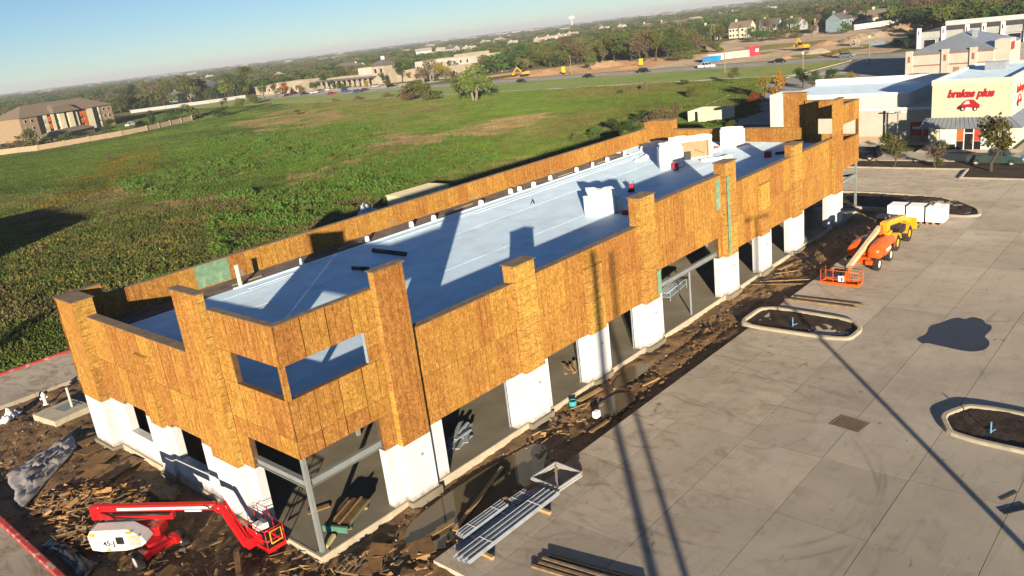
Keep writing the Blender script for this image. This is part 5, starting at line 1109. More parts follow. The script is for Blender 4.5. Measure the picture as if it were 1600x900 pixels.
# shapes: (crown width, crown base, height, leaves, leaf size, blobs, stems) in units of a 1-high tree, scaled on placing
_tree_proto = {}
SHAPES = {'round': (0.85, 0.22, 1.0, 900, 0.034, 11, 1), 'tall': (0.55, 0.22, 1.0, 800, 0.034, 10, 1), 'wide': (1.35, 0.16, 1.0, 1100, 0.042, 14, 2), 'airy': (0.95, 0.26, 1.0, 1000, 0.036, 13, 3), 'bush': (1.5, 0.02, 1.0, 750, 0.06, 10, 2), 'cone': (0.5, 0.08, 1.0, 800, 0.035, 9, 1)}
def tree_proto(shape, var):
    k = (shape, var)
    if k not in _tree_proto:
        w_, h0, h1, n, lf, bl, st = SHAPES[shape]; r_ = random.Random(hash(shape) % 1000*0+sum(map(ord, shape))*7+var)
        cm, B = crown_mb(r_, w_, h0, h1, n, lf, bl); tm = trunk_mb(r_, h0, h1, 0.028 if shape != 'bush' else 0.02, B, st)
        a = bpy.data.meshes.new('crown'); a.from_pydata(cm.v, [], cm.f); a.update()
        t = bpy.data.meshes.new('trunk'); t.from_pydata(tm.v, [], tm.f); t.polygons.foreach_set('use_smooth', [True]*len(t.polygons)); t.update()
        _tree_proto[k] = (a, t)
    return _tree_proto[k]
_tm = {}
def tree(px, py, top, shape, leaf, label, name='tree', var=0, wid=1.0, group=None, bark=None, pos=None):
    """a tree whose foot the photograph shows at (px,py) and whose tip at height `top` px above it"""
    p = Vector(pos) if pos else G(px, py); dist = (p-CAM).length; h = top*dist/FPX if not pos else top
    a, t = tree_proto(shape, var); k = (shape, var, leaf, bark)
    if k not in _tm:
        a2 = a.copy(); a2.materials.append(LF[leaf]); t2 = t.copy(); t2.materials.append(bark or BARK); _tm[k] = (a2, t2)
    r = thing(name, label, 'tree' if shape != 'bush' else 'shrub', (p.x, p.y, 0), rnd.uniform(0, 6.28), group); r.scale = (h*wid, h*wid, h)
    for nm, me in (('crown', _tm[k][0]), ('trunk', _tm[k][1])):
        o = bpy.data.objects.new(nm, me); C.objects.link(o); o.parent = r
    return r
FT = 'trees along the edge of the field and road'
for i, a in enumerate([
    (742, 158, 66, 'airy', 'lime', 'tall thin leaved tree with pale trunks at the far edge of the field', 0, 1.0), (718, 155, 42, 'tall', 'olive', 'smaller leafy tree just left of the tall pale trunked tree', 1, 1.2), (662, 159, 34, 'bush', 'olive', 'broad brushy thicket at the far edge of the field', 0, 1.35), (640, 158, 24, 'bush', 'dry', 'low brown brush at the left side of the thicket', 1, 1.1),
    (628, 128, 30, 'round', 'dark', 'round dark tree in front of the cream two storey building', 0, 1.05), (641, 127, 16, 'round', 'yellow', 'small yellow tree beside the round dark tree', 1, 1.0), (505, 139, 22, 'round', 'dark', 'dark tree between the cream wing and the colonnade', 2, 1.1), (520, 139, 14, 'tall', 'dark', 'narrow dark tree at the colonnade end', 0, 1.0), (446, 151, 21, 'round', 'orange', 'orange autumn tree by the left cream wing', 0, 0.9), (470, 149, 16, 'round', 'yellow', 'yellow autumn tree in front of the left cream wing', 2, 0.9), (606, 138, 16, 'round', 'olive', 'small olive tree by the parking row', 1, 1.0), (574, 139, 14, 'tall', 'yellow', 'thin yellow tree in front of the colonnade', 1, 1.0), (655, 138, 14, 'bush', 'dark', 'dark shrub at the right end of the cream building', 2, 1.0),
    (925, 109, 30, 'round', 'olive', 'lone olive tree on the orange dirt beyond the road', 1, 1.0), (1147, 131, 24, 'round', 'olive', 'small tree on the verge beside the white crew van', 0, 0.9), (1217, 158, 46, 'tall', 'orange', 'orange autumn tree at the drive entrance', 0, 0.9), (1196, 158, 38, 'round', 'yellow', 'yellow green tree left of the orange tree', 2, 0.9), (1252, 138, 35, 'round', 'dark', 'dark round tree by the entrance road', 1, 0.85), (1272, 141, 28, 'round', 'mid', 'green tree right of the dark round tree', 0, 0.9), (1300, 128, 20, 'bush', 'dark', 'wide dark shrub beside the entrance road', 2, 0.9), (1328, 141, 26, 'tall', 'yellow', 'small orange yellow tree behind the white store', 2, 1.1), (1372, 138, 9, 'bush', 'mid', 'low green shrub behind the white store', 3, 1.0),
    (1393, 262, 48, 'round', 'olive', 'young tree left of three in front of the store', 0, 0.95), (1464, 263, 46, 'round', 'dry', 'young brown tree between the posters and the store door', 1, 0.85), (1548, 268, 76, 'tall', 'olive', 'taller conical tree in front of the store with red lettering', 2, 1.15),
    (1466, 262, 16, 'bush', 'olive', 'low shrub at the foot of the middle store tree', 3, 0.8),
    (1006, 141, 12, 'bush', 'dry', 'small brown shrub alone on the green field', 0, 0.9), (970, 147, 8, 'bush', 'dark', 'tiny dark shrub on the green field', 1, 0.9), (1082, 152, 17, 'bush', 'olive', 'olive shrub near the entrance drive on the field', 2, 0.9), (1070, 133, 9, 'bush', 'dark', 'dark shrub beside the far footpath', 3, 1.2),
    (903, 222, 16, 'bush', 'olive', 'olive shrub nearest the building in the row behind the parapet', 1, 1.2), (933, 217, 20, 'bush', 'mid', 'second shrub in the row behind the far parapet', 2, 1.2), (958, 210, 24, 'bush', 'dark', 'dark shrub in the row behind the far parapet', 0, 1.1), (985, 207, 22, 'bush', 'dark', 'dark shrub just left of the far tower', 3, 1.0), (1002, 194, 22, 'round', 'dark', 'dark small tree rising behind the far corner tower', 0, 1.1), (1027, 195, 30, 'bush', 'dry', 'brown shrub behind the far corner tower', 1, 1.0), (1056, 192, 30, 'round', 'dry', 'reddish brown small tree beside the walled enclosure', 2, 0.9), (1122, 196, 10, 'bush', 'dark', 'dark low shrub in front of the walled enclosure', 2, 1.3), (1140, 200, 12, 'bush', 'mid', 'green low shrub right of the walled enclosure', 0, 1.3), (1180, 168, 26, 'round', 'orange', 'rust coloured tree beside the entrance drive', 1, 1.0), (1222, 218, 34, 'bush', 'dry', 'leafless grey shrub against the white store wall', 3, 0.75),
    (174, 212, 24, 'round', 'dark', 'round dark tree at the right end of the apartments', 2, 1.0), (170, 216, 14, 'bush', 'olive', 'olive shrub under the round dark apartment tree', 0, 1.0), (104, 223, 16, 'bush', 'mid', 'green shrub in front of the garage row', 1, 1.3), (52, 230, 26, 'bush', 'olive', 'large shrub left of the garage row', 2, 0.9), (28, 238, 18, 'bush', 'dry', 'yellow brown shrub at the left edge by the tan wall', 3, 1.2), (72, 228, 14, 'bush', 'dark', 'dark shrub at the garage corner', 0, 1.2), (239, 195, 22, 'cone', 'dark', 'dark conical tree behind the tan wall', 0, 1.2), (222, 200, 12, 'bush', 'dark', 'dark shrub by the white pickup', 1, 1.2), (275, 190, 20, 'bush', 'dark', 'dark bush behind the right end of the tan wall', 2, 1.1), (298, 186, 22, 'bush', 'olive', 'olive bush at the end of the tan wall', 0, 1.1), (345, 183, 16, 'bush', 'dark', 'dark bush at the left field edge', 3, 1.3), (352, 170, 16, 'round', 'dry', 'small brown tree at the left field edge', 0, 1.0), (378, 173, 22, 'round', 'lime', 'bright green tree at the left field edge', 1, 1.0), (466, 180, 9, 'bush', 'mid', 'small green shrub in the field below the cream wing', 2, 1.0), (172, 252, 9, 'bush', 'dry', 'dry brown sapling alone in the left field', 1, 0.7), (39, 265, 6, 'bush', 'dry', 'tiny rusty weed in the left field', 2, 0.7),
    (262, 164, 36, 'airy', 'olive', 'pale thin tree behind the white fence, leftmost of three', 1, 1.0), (298, 160, 42, 'airy', 'olive', 'pale branching tree behind the white fence, middle of three', 2, 1.0), (316, 156, 36, 'tall', 'olive', 'slim tree behind the white fence near the dark house', 0, 1.1), (385, 148, 42, 'round', 'olive', 'big olive tree at the right end of the white fence', 2, 1.0), (365, 152, 34, 'round', 'mid', 'green tree beside the big olive tree by the fence', 0, 1.0), (205, 165, 34, 'round', 'dark', 'dark tree just right of the apartment roof', 1, 1.1), (235, 158, 28, 'round', 'dry', 'reddish brown tree above the white fence', 0, 1.1), (192, 178, 26, 'round', 'mid', 'green tree close to the apartment end wall', 2, 0.9)]):
    tree(a[0], a[1], a[2], a[3], a[4], a[5], 'shrub' if a[3] == 'bush' else 'tree', a[6], a[7], None, PALEBARK if a[3] == 'airy' else None)
# wood edge beyond the road, individually standing trunks
WE = [(772, 106, 30), (792, 107, 34), (812, 104, 33), (836, 103, 36), (858, 101, 34), (884, 99, 40), (902, 97, 36), (944, 98, 40), (962, 97, 44), (984, 96, 46), (1004, 96, 48), (1024, 95, 46), (1046, 92, 44), (1066, 90, 34), (1086, 84, 30), (1100, 70, 26), (1126, 64, 18), (1182, 62, 22), (1200, 58, 26), (1222, 56, 24), (1240, 52, 22), (1264, 50, 24), (1292, 50, 18), (1338, 40, 22), (1352, 36, 26), (1400, 34, 26), (1424, 33, 34), (1448, 30, 36), (1476, 27, 36), (1502, 22, 34), (1530, 18, 32), (1560, 15, 32), (1590, 14, 34)]
kinds_ = [('round', 'olive'), ('round', 'mid'), ('tall', 'olive'), ('round', 'dark'), ('airy', 'dry'), ('round', 'dry'), ('wide', 'mid')]
ORD = ['first', 'second', 'third', 'fourth', 'fifth', 'sixth', 'seventh', 'eighth', 'ninth', 'tenth', 'eleventh', 'twelfth', 'thirteenth', 'fourteenth', 'fifteenth', 'sixteenth', 'seventeenth', 'eighteenth', 'nineteenth', 'twentieth']; ORD += ['twenty '+q for q in ORD[:9]]+['thirtieth']+['thirty '+q for q in ORD[:5]]
adj = {'olive': 'olive', 'mid': 'green', 'dark': 'dark', 'dry': 'brownish'}; cnt = 0
for k, (px, py, top) in enumerate(WE):
    sh, lf = kinds_[(k*5+k//3) % 7]
    where = 'left of the orange dirt site' if px < 860 else ('behind the orange dirt site' if px < 1060 else ('among far houses' if px < 1300 else 'behind the grey strip'))
    side = 'tree number %d from the left in the wood edge' % (k+1)
    tree(px, py, top, sh, lf, '%s %s tree %s, %s from left' % (adj[lf], {'round': 'round', 'tall': 'slender', 'airy': 'thin leaved', 'wide': 'spreading'}[sh], where, ORD[k]), 'tree', k % 3, 1.05, 'trees of the wood edge beyond the road')
# ---- the far woods: low-cost trees without number
def wood_mesh(name, shape, leaf, n, lf, seed):
    w_, h0, h1, _, _, bl, st = SHAPES[shape]; r_ = random.Random(seed); cm, B = crown_mb(r_, w_, h0*0.7, h1, n, lf, bl); k = len(cm.f)
    cm.tube([(0, 0, 0), (0, 0, 0.5)], 0.03, 5); me = bpy.data.meshes.new(name); me.from_pydata(cm.v, [], cm.f); me.materials.append(LF[leaf]); me.materials.append(BARK)
    me.polygons.foreach_set('material_index', [0]*k+[1]*(len(cm.f)-k)); me.update(); return me
FOR = [wood_mesh('wood', 'round', 'mid', 230, 0.07, 1), wood_mesh('wood', 'round', 'olive', 230, 0.07, 2), wood_mesh('wood', 'tall', 'olive', 200, 0.065, 3), wood_mesh('wood', 'wide', 'dark', 260, 0.085, 4), wood_mesh('wood', 'round', 'dry', 200, 0.07, 5), wood_mesh('wood', 'airy', 'dry', 140, 0.06, 6), wood_mesh('wood', 'round', 'lime', 220, 0.07, 7)]
rf_ = random.Random(21); fp = []
CLEAR = []       # kept free for houses and open lots: (x, y, r)
# ================================================================ buildings
def MM(name, col, **k): return mat(name, col, k.pop('rough', 0.8), k.pop('var', 0.1), k.pop('scale', 0.6), **k)
CREAM = MM('cream_stucco', (0.60, 0.56, 0.40)); PALE = MM('pale_block', (0.50, 0.46, 0.385), bump=0.2, bscale=4); WHITEW = MM('white_wall', (0.58, 0.56, 0.53)); METAL = MM('grey_metal_roof', (0.27, 0.30, 0.34), rough=0.4, metal=0.4); SHING = MM('brown_shingle', (0.16, 0.125, 0.092), var=0.25, scale=2); SHINGG = MM('grey_shingle', (0.10, 0.095, 0.09), var=0.25, scale=2)
BRICK = MM('tan_brick', (0.30, 0.215, 0.13), var=0.25, scale=1.5); BRICKR = MM('red_band', (0.30, 0.12, 0.075)); LIME = MM('limestone', (0.34, 0.285, 0.205), var=0.2, scale=0.4, bump=0.3, bscale=3); SIGNR = MM('sign_red', (0.42, 0.02, 0.025), rough=0.4); DARKW = MM('dark_opening', (0.02, 0.022, 0.026), rough=0.25); TRIM = MM('white_trim', (0.75, 0.74, 0.70))
def win(parent, axis, c, u, z, w_, h_, out, m=None):
    """window with frame and pane set on a wall face; axis of the wall normal, out = direction"""
    if axis == 'x':
        f = MB().box(min(c, c+out*0.06), max(c, c+out*0.06), u-w_/2, u+w_/2, z, z+h_).build('window', TRIM, parent); MB().box(min(c+out*0.062, c+out*0.08), max(c+out*0.062, c+out*0.08), u-w_/2+0.08, u+w_/2-0.08, z+0.08, z+h_-0.08).build('pane', m or DARKW, f)
    else:
        f = MB().box(u-w_/2, u+w_/2, min(c, c+out*0.06), max(c, c+out*0.06), z, z+h_).build('window', TRIM, parent); MB().box(u-w_/2+0.08, u+w_/2-0.08, min(c+out*0.062, c+out*0.08), max(c+out*0.062, c+out*0.08), z+0.08, z+h_-0.08).build('pane', m or DARKW, f)
    return f
# ---- store with red lettering
st = thing('brake_shop', 'cream store with red brakes plus lettering and grey metal awning', 'store')
bx('tower_wall', CREAM, st, 95.9, 116, -6.5, 2.2, 0, 8.3); bx('parapet_trim', MM('cream_trim', (0.68, 0.62, 0.48)), st, 95.82, 96.3, -6.58, 2.28, 8.02, 8.62); bx('parapet_trim', MM('cream_trim', (0.68, 0.62, 0.48)), st, 96.3, 116.08, -6.58, -6.1, 8.02, 8.62); bx('parapet_trim', WHITEW, st, 96.3, 116.08, 1.8, 2.28, 8.02, 8.62); bx('parapet_trim', WHITEW, st, 115.6, 116.08, -6.1, 1.8, 8.02, 8.62)
bx('roof_deck', TPO, st, 96.32, 115.58, -6.08, 1.78, 8.3, 8.34); bx('roof_unit', GALV, st, 108, 110, -3.2, -0.8, 8.35, 9.3)
def logo(parent, loc, rz, s):
    """small red car emblem: rounded body, dark window, two wheels"""
    e = bpy.data.objects.new('emblem', None); C.objects.link(e); e.parent = parent; e.location = loc; e.rotation_euler = (R(90), 0, rz); e.scale = (s, s, s)
    body = [(-1.0, -0.28), (-0.98, -0.05), (-0.7, 0.12), (-0.35, 0.5), (0.0, 0.62), (0.45, 0.58), (0.72, 0.3), (0.98, 0.12), (1.0, -0.22), (0.6, -0.3), (-0.5, -0.34)]
    MB().prism(body, 0, 0.05).build('car_body', SIGNR, e); MB().prism([(-0.45, 0.16), (-0.24, 0.44), (0.0, 0.5), (0.12, 0.2)], 0.052, 0.07).build('window_shape', TRIM, e); MB().prism([(-0.98, -0.3), (-0.75, 0.05), (-0.6, 0.0), (-0.86, -0.36)], 0.052, 0.07).build('bumper_shape', BLK, e)
    for x in (-0.52, 0.6): lathe(MB(), [(0.001, 0.09), (0.2, 0.09), (0.2, 0.0)], (x, -0.3, 0), (0, 0, 1), 14).build('wheel_shape', BLK, e); lathe(MB(), [(0.001, 0.11), (0.1, 0.11), (0.1, 0.08)], (x, -0.3, 0), (0, 0, 1), 12).build('hub_shape', TRIM, e)
    MB().prism([(-0.3, -0.42), (0.35, -0.42), (0.3, -0.2), (-0.2, -0.15)], 0.052, 0.065).build('puff_shape', TRIM, e)
to_mesh_text('brakes plus', SIGNR, st, (95.86, -2.06, 6.9), (R(90), 0, R(-90)), 1.28, 0.3, 0.05, 0.06, sx=0.86); logo(st, (95.86, -1.95, 5.45), R(-90), 1.22)
to_mesh_text('brakes plus', SIGNR, st, (100.5, -6.54, 6.9), (R(90), 0, 0), 1.28, 0.25, 0.05, 0.035, sx=0.86); logo(st, (99.6, -6.54, 5.45), 0, 1.22)
aw = MB().add([(95.88, 2.9, 4.05), (95.88, -6.5, 4.05), (94.4, -8.0, 3.0), (94.4, 3.3, 3.0), (95.88, 2.9, 3.95), (95.88, -6.5, 3.95), (94.4, -8.0, 2.9), (94.4, 3.3, 2.9)], [(0, 3, 2, 1), (4, 5, 6, 7), (3, 7, 6, 2), (0, 4, 7, 3), (1, 2, 6, 5), (0, 1, 5, 4)]).build('awning', METAL, st)
MB().add([(95.88, -6.5, 4.05), (108, -6.52, 4.05), (108, -8.0, 3.0), (94.4, -8.0, 3.0), (95.88, -6.52, 3.95), (108, -6.52, 3.95), (108, -8, 2.9), (94.4, -8.0, 2.9)], [(0, 3, 2, 1), (4, 5, 6, 7), (3, 7, 6, 2), (1, 2, 6, 5), (0, 1, 5, 4)]).build('awning', METAL, st)
for k in range(22):
    y = 2.9-0.45*k; y2 = 3.2-0.52*k
    MB().beam((95.86, 2.8-0.435*k, 4.09), (94.42, 3.2-0.525*k, 3.04), 0.05, 0.06).build('seam', METAL, aw)
for (y0, y1, z0, z1, m) in ((1.0, 0.35, 0.15, 2.85, MM('frosted_pane', (0.55, 0.66, 0.62), rough=0.3)), (0.3, -0.7, 0.8, 2.85, MM('frosted_pane', (0.55, 0.66, 0.62), rough=0.3)), (0.3, -0.7, 0.15, 0.75, DARKW), (-0.78, -1.55, 1.2, 2.85, MM('poster_orange', (0.6, 0.13, 0.03), var=0.4, scale=2)), (-0.78, -1.55, 0.15, 1.15, DARKW), (-1.72, -2.6, 0.12, 2.1, DARKW), (-1.72, -2.6, 2.2, 2.85, DARKW), (-2.75, -3.5, 1.2, 2.85, MM('poster_red', (0.45, 0.05, 0.04), var=0.4, scale=2)), (-2.75, -3.5, 0.15, 1.15, DARKW), (-3.6, -4.6, 0.15, 2.85, MM('frosted_pane', (0.55, 0.66, 0.62)))): bx('storefront_pane', m, st, 95.82, 95.895, y1, y0, z0, z1)
for y in (1.04, 0.325, -0.74, -1.62, -2.67, -3.55, -4.64): bx('mullion', TRIM, st, 95.79, 95.9, y-0.045, y+0.045, 0.1, 2.9)
bx('mullion', TRIM, st, 95.785, 95.9, -2.6, -1.7, 2.1, 2.2); bx('door_handle', BRIGHT, st, 95.76, 95.8, -2.5, -2.45, 0.9, 1.4)
for y in (2.0, -6.3): bx('awning_post', STEEL, st, 94.5, 94.65, y-0.08, y+0.08, 0, 2.95)
bx('side_wing', PALE, st, 101, 118, 2.25, 25.4, 0, 4.6); bx('upper_wing', WHITEW, st, 103.2, 117.5, 7.0, 25.35, 4.6, 6.35); bx('wing_coping', TRIM, st, 100.9, 101.3, 2.25, 25.5, 4.45, 4.72); bx('upper_coping', TRIM, st, 103.1, 103.5, 7.0, 25.4, 6.25, 6.5); bx('upper_coping', TRIM, st, 117.2, 117.6, 2.3, 25.4, 6.3, 7.3)
bx('roof_deck', TPO, st, 103.5, 117.2, 7.1, 25.3, 6.352, 6.37); bx('end_pier', WHITEW, st, 100.7, 104.5, 21.6, 25.6, 0, 7.1); bx('base_band', MM('stone_base', (0.40, 0.30, 0.19)), st, 100.93, 101.0, 2.25, 21.6, 0, 0.9)
for y in (9.4,): MB().tube([(100.9, y, 4.4), (100.9, y, 0.1)], 0.12, 8).build('downspout', DARKW, st)
for y in (19.5, 14.6, 5.5): bx('wing_joint', MM('joint', (0.45, 0.38, 0.28)), st, 100.985, 101.0, y-0.03, y+0.03, 0.9, 4.45)
for (y0, y1) in ((3.0, 4.5), (4.7, 6.1)): f = bx('poster', MM('poster_red', (0.45, 0.05, 0.04)), st, 100.93, 101.0, y0, y1, 1.0, 2.8); bx('poster_print', MM('poster_print', (0.75, 0.6, 0.5), var=0.5, scale=4), f, 100.915, 100.928, y0+0.25, y1-0.25, 1.9, 2.2)
lp = thing('light_pole', 'parking lot light pole with twin heads in front of the pale store wing', 'light pole', (98.6, 7.0, 0)); MB().tube([(0, 0, 0), (0, 0, 4.5)], 0.09, 8).build('pole', STEEL, lp); MB().obox((0, 0, 4.5), (0.1, 1.4, 0.1)).build('arm', STEEL, lp)
for s_ in (-1, 1): MB().obox((0, s_*0.75, 4.52), (0.35, 0.6, 0.14)).build('lamp_head', TRIM, lp)
# ---- hip roofed store beyond
hs_ = thing('hip_roof_store', 'pale block store with grey metal hip roof and red brick bands', 'store')
bx('wall', PALE, hs_, 180, 205, 13.5, 30.2, 0, 5.3); bx('brick_band', BRICKR, hs_, 179.95, 180, 13.5, 30.2, 2.7, 2.95); bx('brick_band', BRICKR, hs_, 179.93, 180, 13.5, 30.2, 5.0, 5.2)
for y in (29.8, 22.6, 17.2): p_ = bx('pier', PALE, hs_, 179.6, 180.2, y-0.7, y+0.7, 0, 6.0); bx('brick_inset', BRICKR, p_, 179.55, 179.6, y-0.25, y+0.25, 3.6, 4.9)
x0, x1, y0, y1, z0, z1 = 179.6, 205.4, 13.1, 30.6, 5.3, 8.6
MB().add([(x0, y0, z0), (x1, y0, z0), (x1, y1, z0), (x0, y1, z0), (x0+8, 21.8, z1), (x1-8, 21.8, z1)], [(0, 1, 5, 4), (1, 2, 5), (2, 3, 4, 5), (3, 0, 4), (3, 2, 1, 0)]).build('roof', METAL, hs_)
MB().obox((188, 19, 8.2), (0.9, 0.9, 1.5)).build('roof_vent', GALV, hs_); bx('entry_tower', PALE, hs_, 181, 186, 10.8, 13.6, 0, 7.0); bx('entry_sign', SIGNR, hs_, 181.6, 184.6, 10.7, 10.8, 4.8, 6.4); bx('entry_glass', DARKW, hs_, 180.92, 181, 11.2, 13.2, 0.3, 2.8); bx('door', MM('tan_door', (0.32, 0.19, 0.11)), hs_, 179.94, 180, 19.8, 21.0, 0.05, 2.2)
# ---- grey strip
gs_ = thing('strip_center', 'long low grey strip building with white pylons at top right', 'store')
bx('wall', MM('grey_wall', (0.36, 0.37, 0.37)), gs_, 268, 300, -8, 54, 0, 3.0); bx('fascia', MM('fascia', (0.42, 0.43, 0.40)), gs_, 267.6, 268.2, -8, 54, 3.0, 4.9); bx('roof_deck', MM('dark_roof', (0.06, 0.055, 0.055)), gs_, 268.2, 300, -8, 54, 3.0, 4.7); bx('rear_parapet', WHITEW, gs_, 300, 300.5, -8, 54, 0, 6.2)
for y in (53, 46, 39.5, 35, 30, 24): p_ = bx('pylon', TRIM, gs_, 267.0, 268.0, y-0.5, y+0.5, 0, 6.2); bx('pylon_slot', DARKW, p_, 266.94, 267.0, y-0.14, y+0.14, 4.2, 5.4)
for y in (50, 43, 37.4, 32.5, 27): win(gs_, 'x', 268, y, 0.2, 3.4, 2.4, -1)
# ---- walled enclosure behind the site, with pale units inside
en = thing('walled_enclosure', 'pale walled dumpster enclosure behind the far parapet', 'enclosure', (126, 49, 0))
for (x0, x1, y0, y1) in ((-3, 3, -3.3, -3.0), (-3, 3, 3.0, 3.3), (2.7, 3.0, -3, 3), (-3.0, -2.7, -3.0, 1.2)): MB().box(x0, x1, y0, y1, 0, 2.1).build('wall', CREAM, en)
MB().box(-1.5, 1.5, -1.5, 1.5, 0, 1.5).build('container', MM('grey_bin', (0.25, 0.27, 0.3)), en, 0.05)
en2 = thing('walled_enclosure', 'pale curved wall enclosure with rocks behind the white store', 'enclosure', (139, 33, 0))
for (x0, x1, y0, y1) in ((-4, 4, 4.0, 4.3), (3.7, 4, -4, 4), (-4, 4, -4.3, -4.0)): MB().box(x0, x1, y0, y1, 0, 2.2).build('wall', CREAM, en2)
o = MB().box(0, 1, 0, 1, 0, 1); 
tb = thing('utility_shed', 'low tan flat topped box behind the back parapet', 'utility box', (56.3, 55.6, 0)); MB().box(-3.9, 3.9, -2.0, 2.0, 0, 1.5).build('body', CREAM, tb, 0.03); MB().box(-4.0, 4.0, -2.1, 2.1, 1.502, 1.62).build('top', MM('tan_top', (0.5, 0.44, 0.28)), tb)
tb = crumple('covered_pile', [(44.3, 52.6), (48.5, 52.9), (48.2, 55.8), (44.1, 55.4)], 0.1, 2.0, mat('blue_white_cover', (0.5, 0.55, 0.62), 0.5), 'pale blue covered pile peeking over the back parapet', 'covered pile', 6, 18, 0.7)
# ---- apartments
ap = thing('apartment_block', 'three storey tan brick apartments with orange panels and brown hip roof', 'apartments', (104, 356.5, 0), math.atan2(17.5, 46))
LA, DA = 49.0, 17.0
MB().box(0, LA, 0, DA, 0, 9.6).build('wall', BRICK, ap)
ro = MB().add([(-0.8, -1.0, 9.6), (LA+0.8, -1.0, 9.6), (LA+0.8, DA+1, 9.6), (-0.8, DA+1, 9.6), (9, DA/2, 14.4), (LA-9, DA/2, 14.4)], [(0, 1, 5, 4), (1, 2, 5), (2, 3, 4, 5), (3, 0, 4), (3, 2, 1, 0)]).build('roof', SHING, ap)
MB().add([(15, -2.6, 9.62), (29, -2.6, 9.62), (29, 8, 9.9), (15, 8, 9.9), (18, 1.0, 12.6), (26, 1.0, 12.6), (22, 8, 13.6)], [(0, 1, 5, 4), (1, 2, 6, 5), (3, 0, 4, 6), (4, 5, 6), (3, 2, 1, 0)]).build('roof_gable', SHING, ro)
CRM = MM('cream_panel', (0.60, 0.55, 0.38)); ORP = MM('orange_panel', (0.55, 0.13, 0.03))
for (u0, u1, m, y0) in ((8.5, 11.4, DARKW, -0.05), (11.4, 13.2, CRM, -0.3), (13.2, 15.2, DARKW, -0.05), (15.3, 16.9, CRM, -0.3), (17.0, 18.4, DARKW, -0.06), (18.6, 21.4, CRM, -1.2), (21.6, 23.0, DARKW, -0.06), (23.2, 26.0, CRM, -1.2), (26.2, 27.6, DARKW, -0.06), (27.8, 29.0, CRM, -0.4), (29.2, 31.6, DARKW, -0.05), (31.8, 33.4, ORP, -0.5), (33.6, 37.6, CRM, -0.35), (37.8, 40.6, DARKW, -0.05), (40.7, 41.4, CRM, -0.3)): MB().box(u0, u1, y0, 0.01, 0.2, 9.4).build('facade_bay', m, ap)
for u0, u1 in ((8.6, 11.3), (17.05, 18.35), (21.65, 22.95), (37.9, 40.5), (29.3, 31.5)):
    for z in (0.4, 3.4, 6.4): MB().box(u0, u1, -0.9, -0.06, z-0.12, z).box(u0, u1, -0.92, -0.86, z+0.9, z+1.0).box(u0, u1, -0.92, -0.88, z+0.4, z+0.46).build('balcony', BLK, ap)
for z in (3.4, 6.4): MB().box(13.3, 15.1, -0.25, -0.06, z, z+2.2).build('facade_bay', ORP, ap); MB().box(30.6, 31.5, -0.3, -0.06, z, z+2.2).build('facade_bay', ORP, ap)
for z in (1.0, 4.2, 7.2):
    for u in (2.6, 5.8, 44.0, 46.8): win(ap, 'y', 0, u, z, 1.2, 1.5, -1)
    for u in (4, 9, 13): win(ap, 'x', LA, u, z, 1.2, 1.5, 1)
gar = thing('garage_row', 'long low brick garage with brown roof before the apartments', 'garage', (103.5, 321, 0), R(36)); MB().box(0, 27, 0, 6, 0, 2.6).build('wall', BRICK, gar); MB().add([(-0.5, -0.6, 2.6), (27.5, -0.6, 2.6), (27.5, 6.6, 2.6), (-0.5, 6.6, 2.6), (2.5, 3, 4.1), (24.5, 3, 4.1)], [(0, 1, 5, 4), (1, 2, 5), (2, 3, 4, 5), (3, 0, 4), (3, 2, 1, 0)]).build('roof', SHING, gar)
def long_wall(name, pxs, h, m, label, post=True, th=0.3, seg=6.0):
    P = [G(*q) for q in pxs]; t = thing(name, label, 'wall' if 'wall' in name else 'fence', (P[0].x, P[0].y, 0)); o0 = P[0].copy(); o0.z = 0
    for a, b_ in zip(P, P[1:]):
        d = b_-a; n = max(1, int(d.length/seg))
        for k in range(n):
            p, q = a+d*(k/n)-o0, a+d*((k+1)/n)-o0; p.z = q.z = h/2; MB().beam(p, q-(q-p)*0.03, th, h).build('panel', m, t)
            if post: MB().obox((p.x, p.y, h*0.54), (th*1.7, th*1.7, h*1.08)).build('post', m, t)
    return t
long_wall('boundary_wall', [(0, 243), (60, 236), (140, 222), (190, 213), (230, 205), (300, 189), (302, 186)], 2.0, MM('tan_wall', (0.45, 0.33, 0.22)), 'tan panel wall along the apartment side of the field', True, 0.3, 7)
long_wall('white_fence', [(205, 177), (260, 170), (330, 161), (385, 153)], 1.9, MM('fence_white', (0.46, 0.45, 0.43)), 'long white fence before the trees at the left', True, 0.2, 9)
long_wall('white_fence', [(1335, 47), (1380, 41), (1420, 36), (1460, 28)], 2.6, WHITEW, 'white fence behind the bare dirt lot at the upper right', True, 0.2, 9)
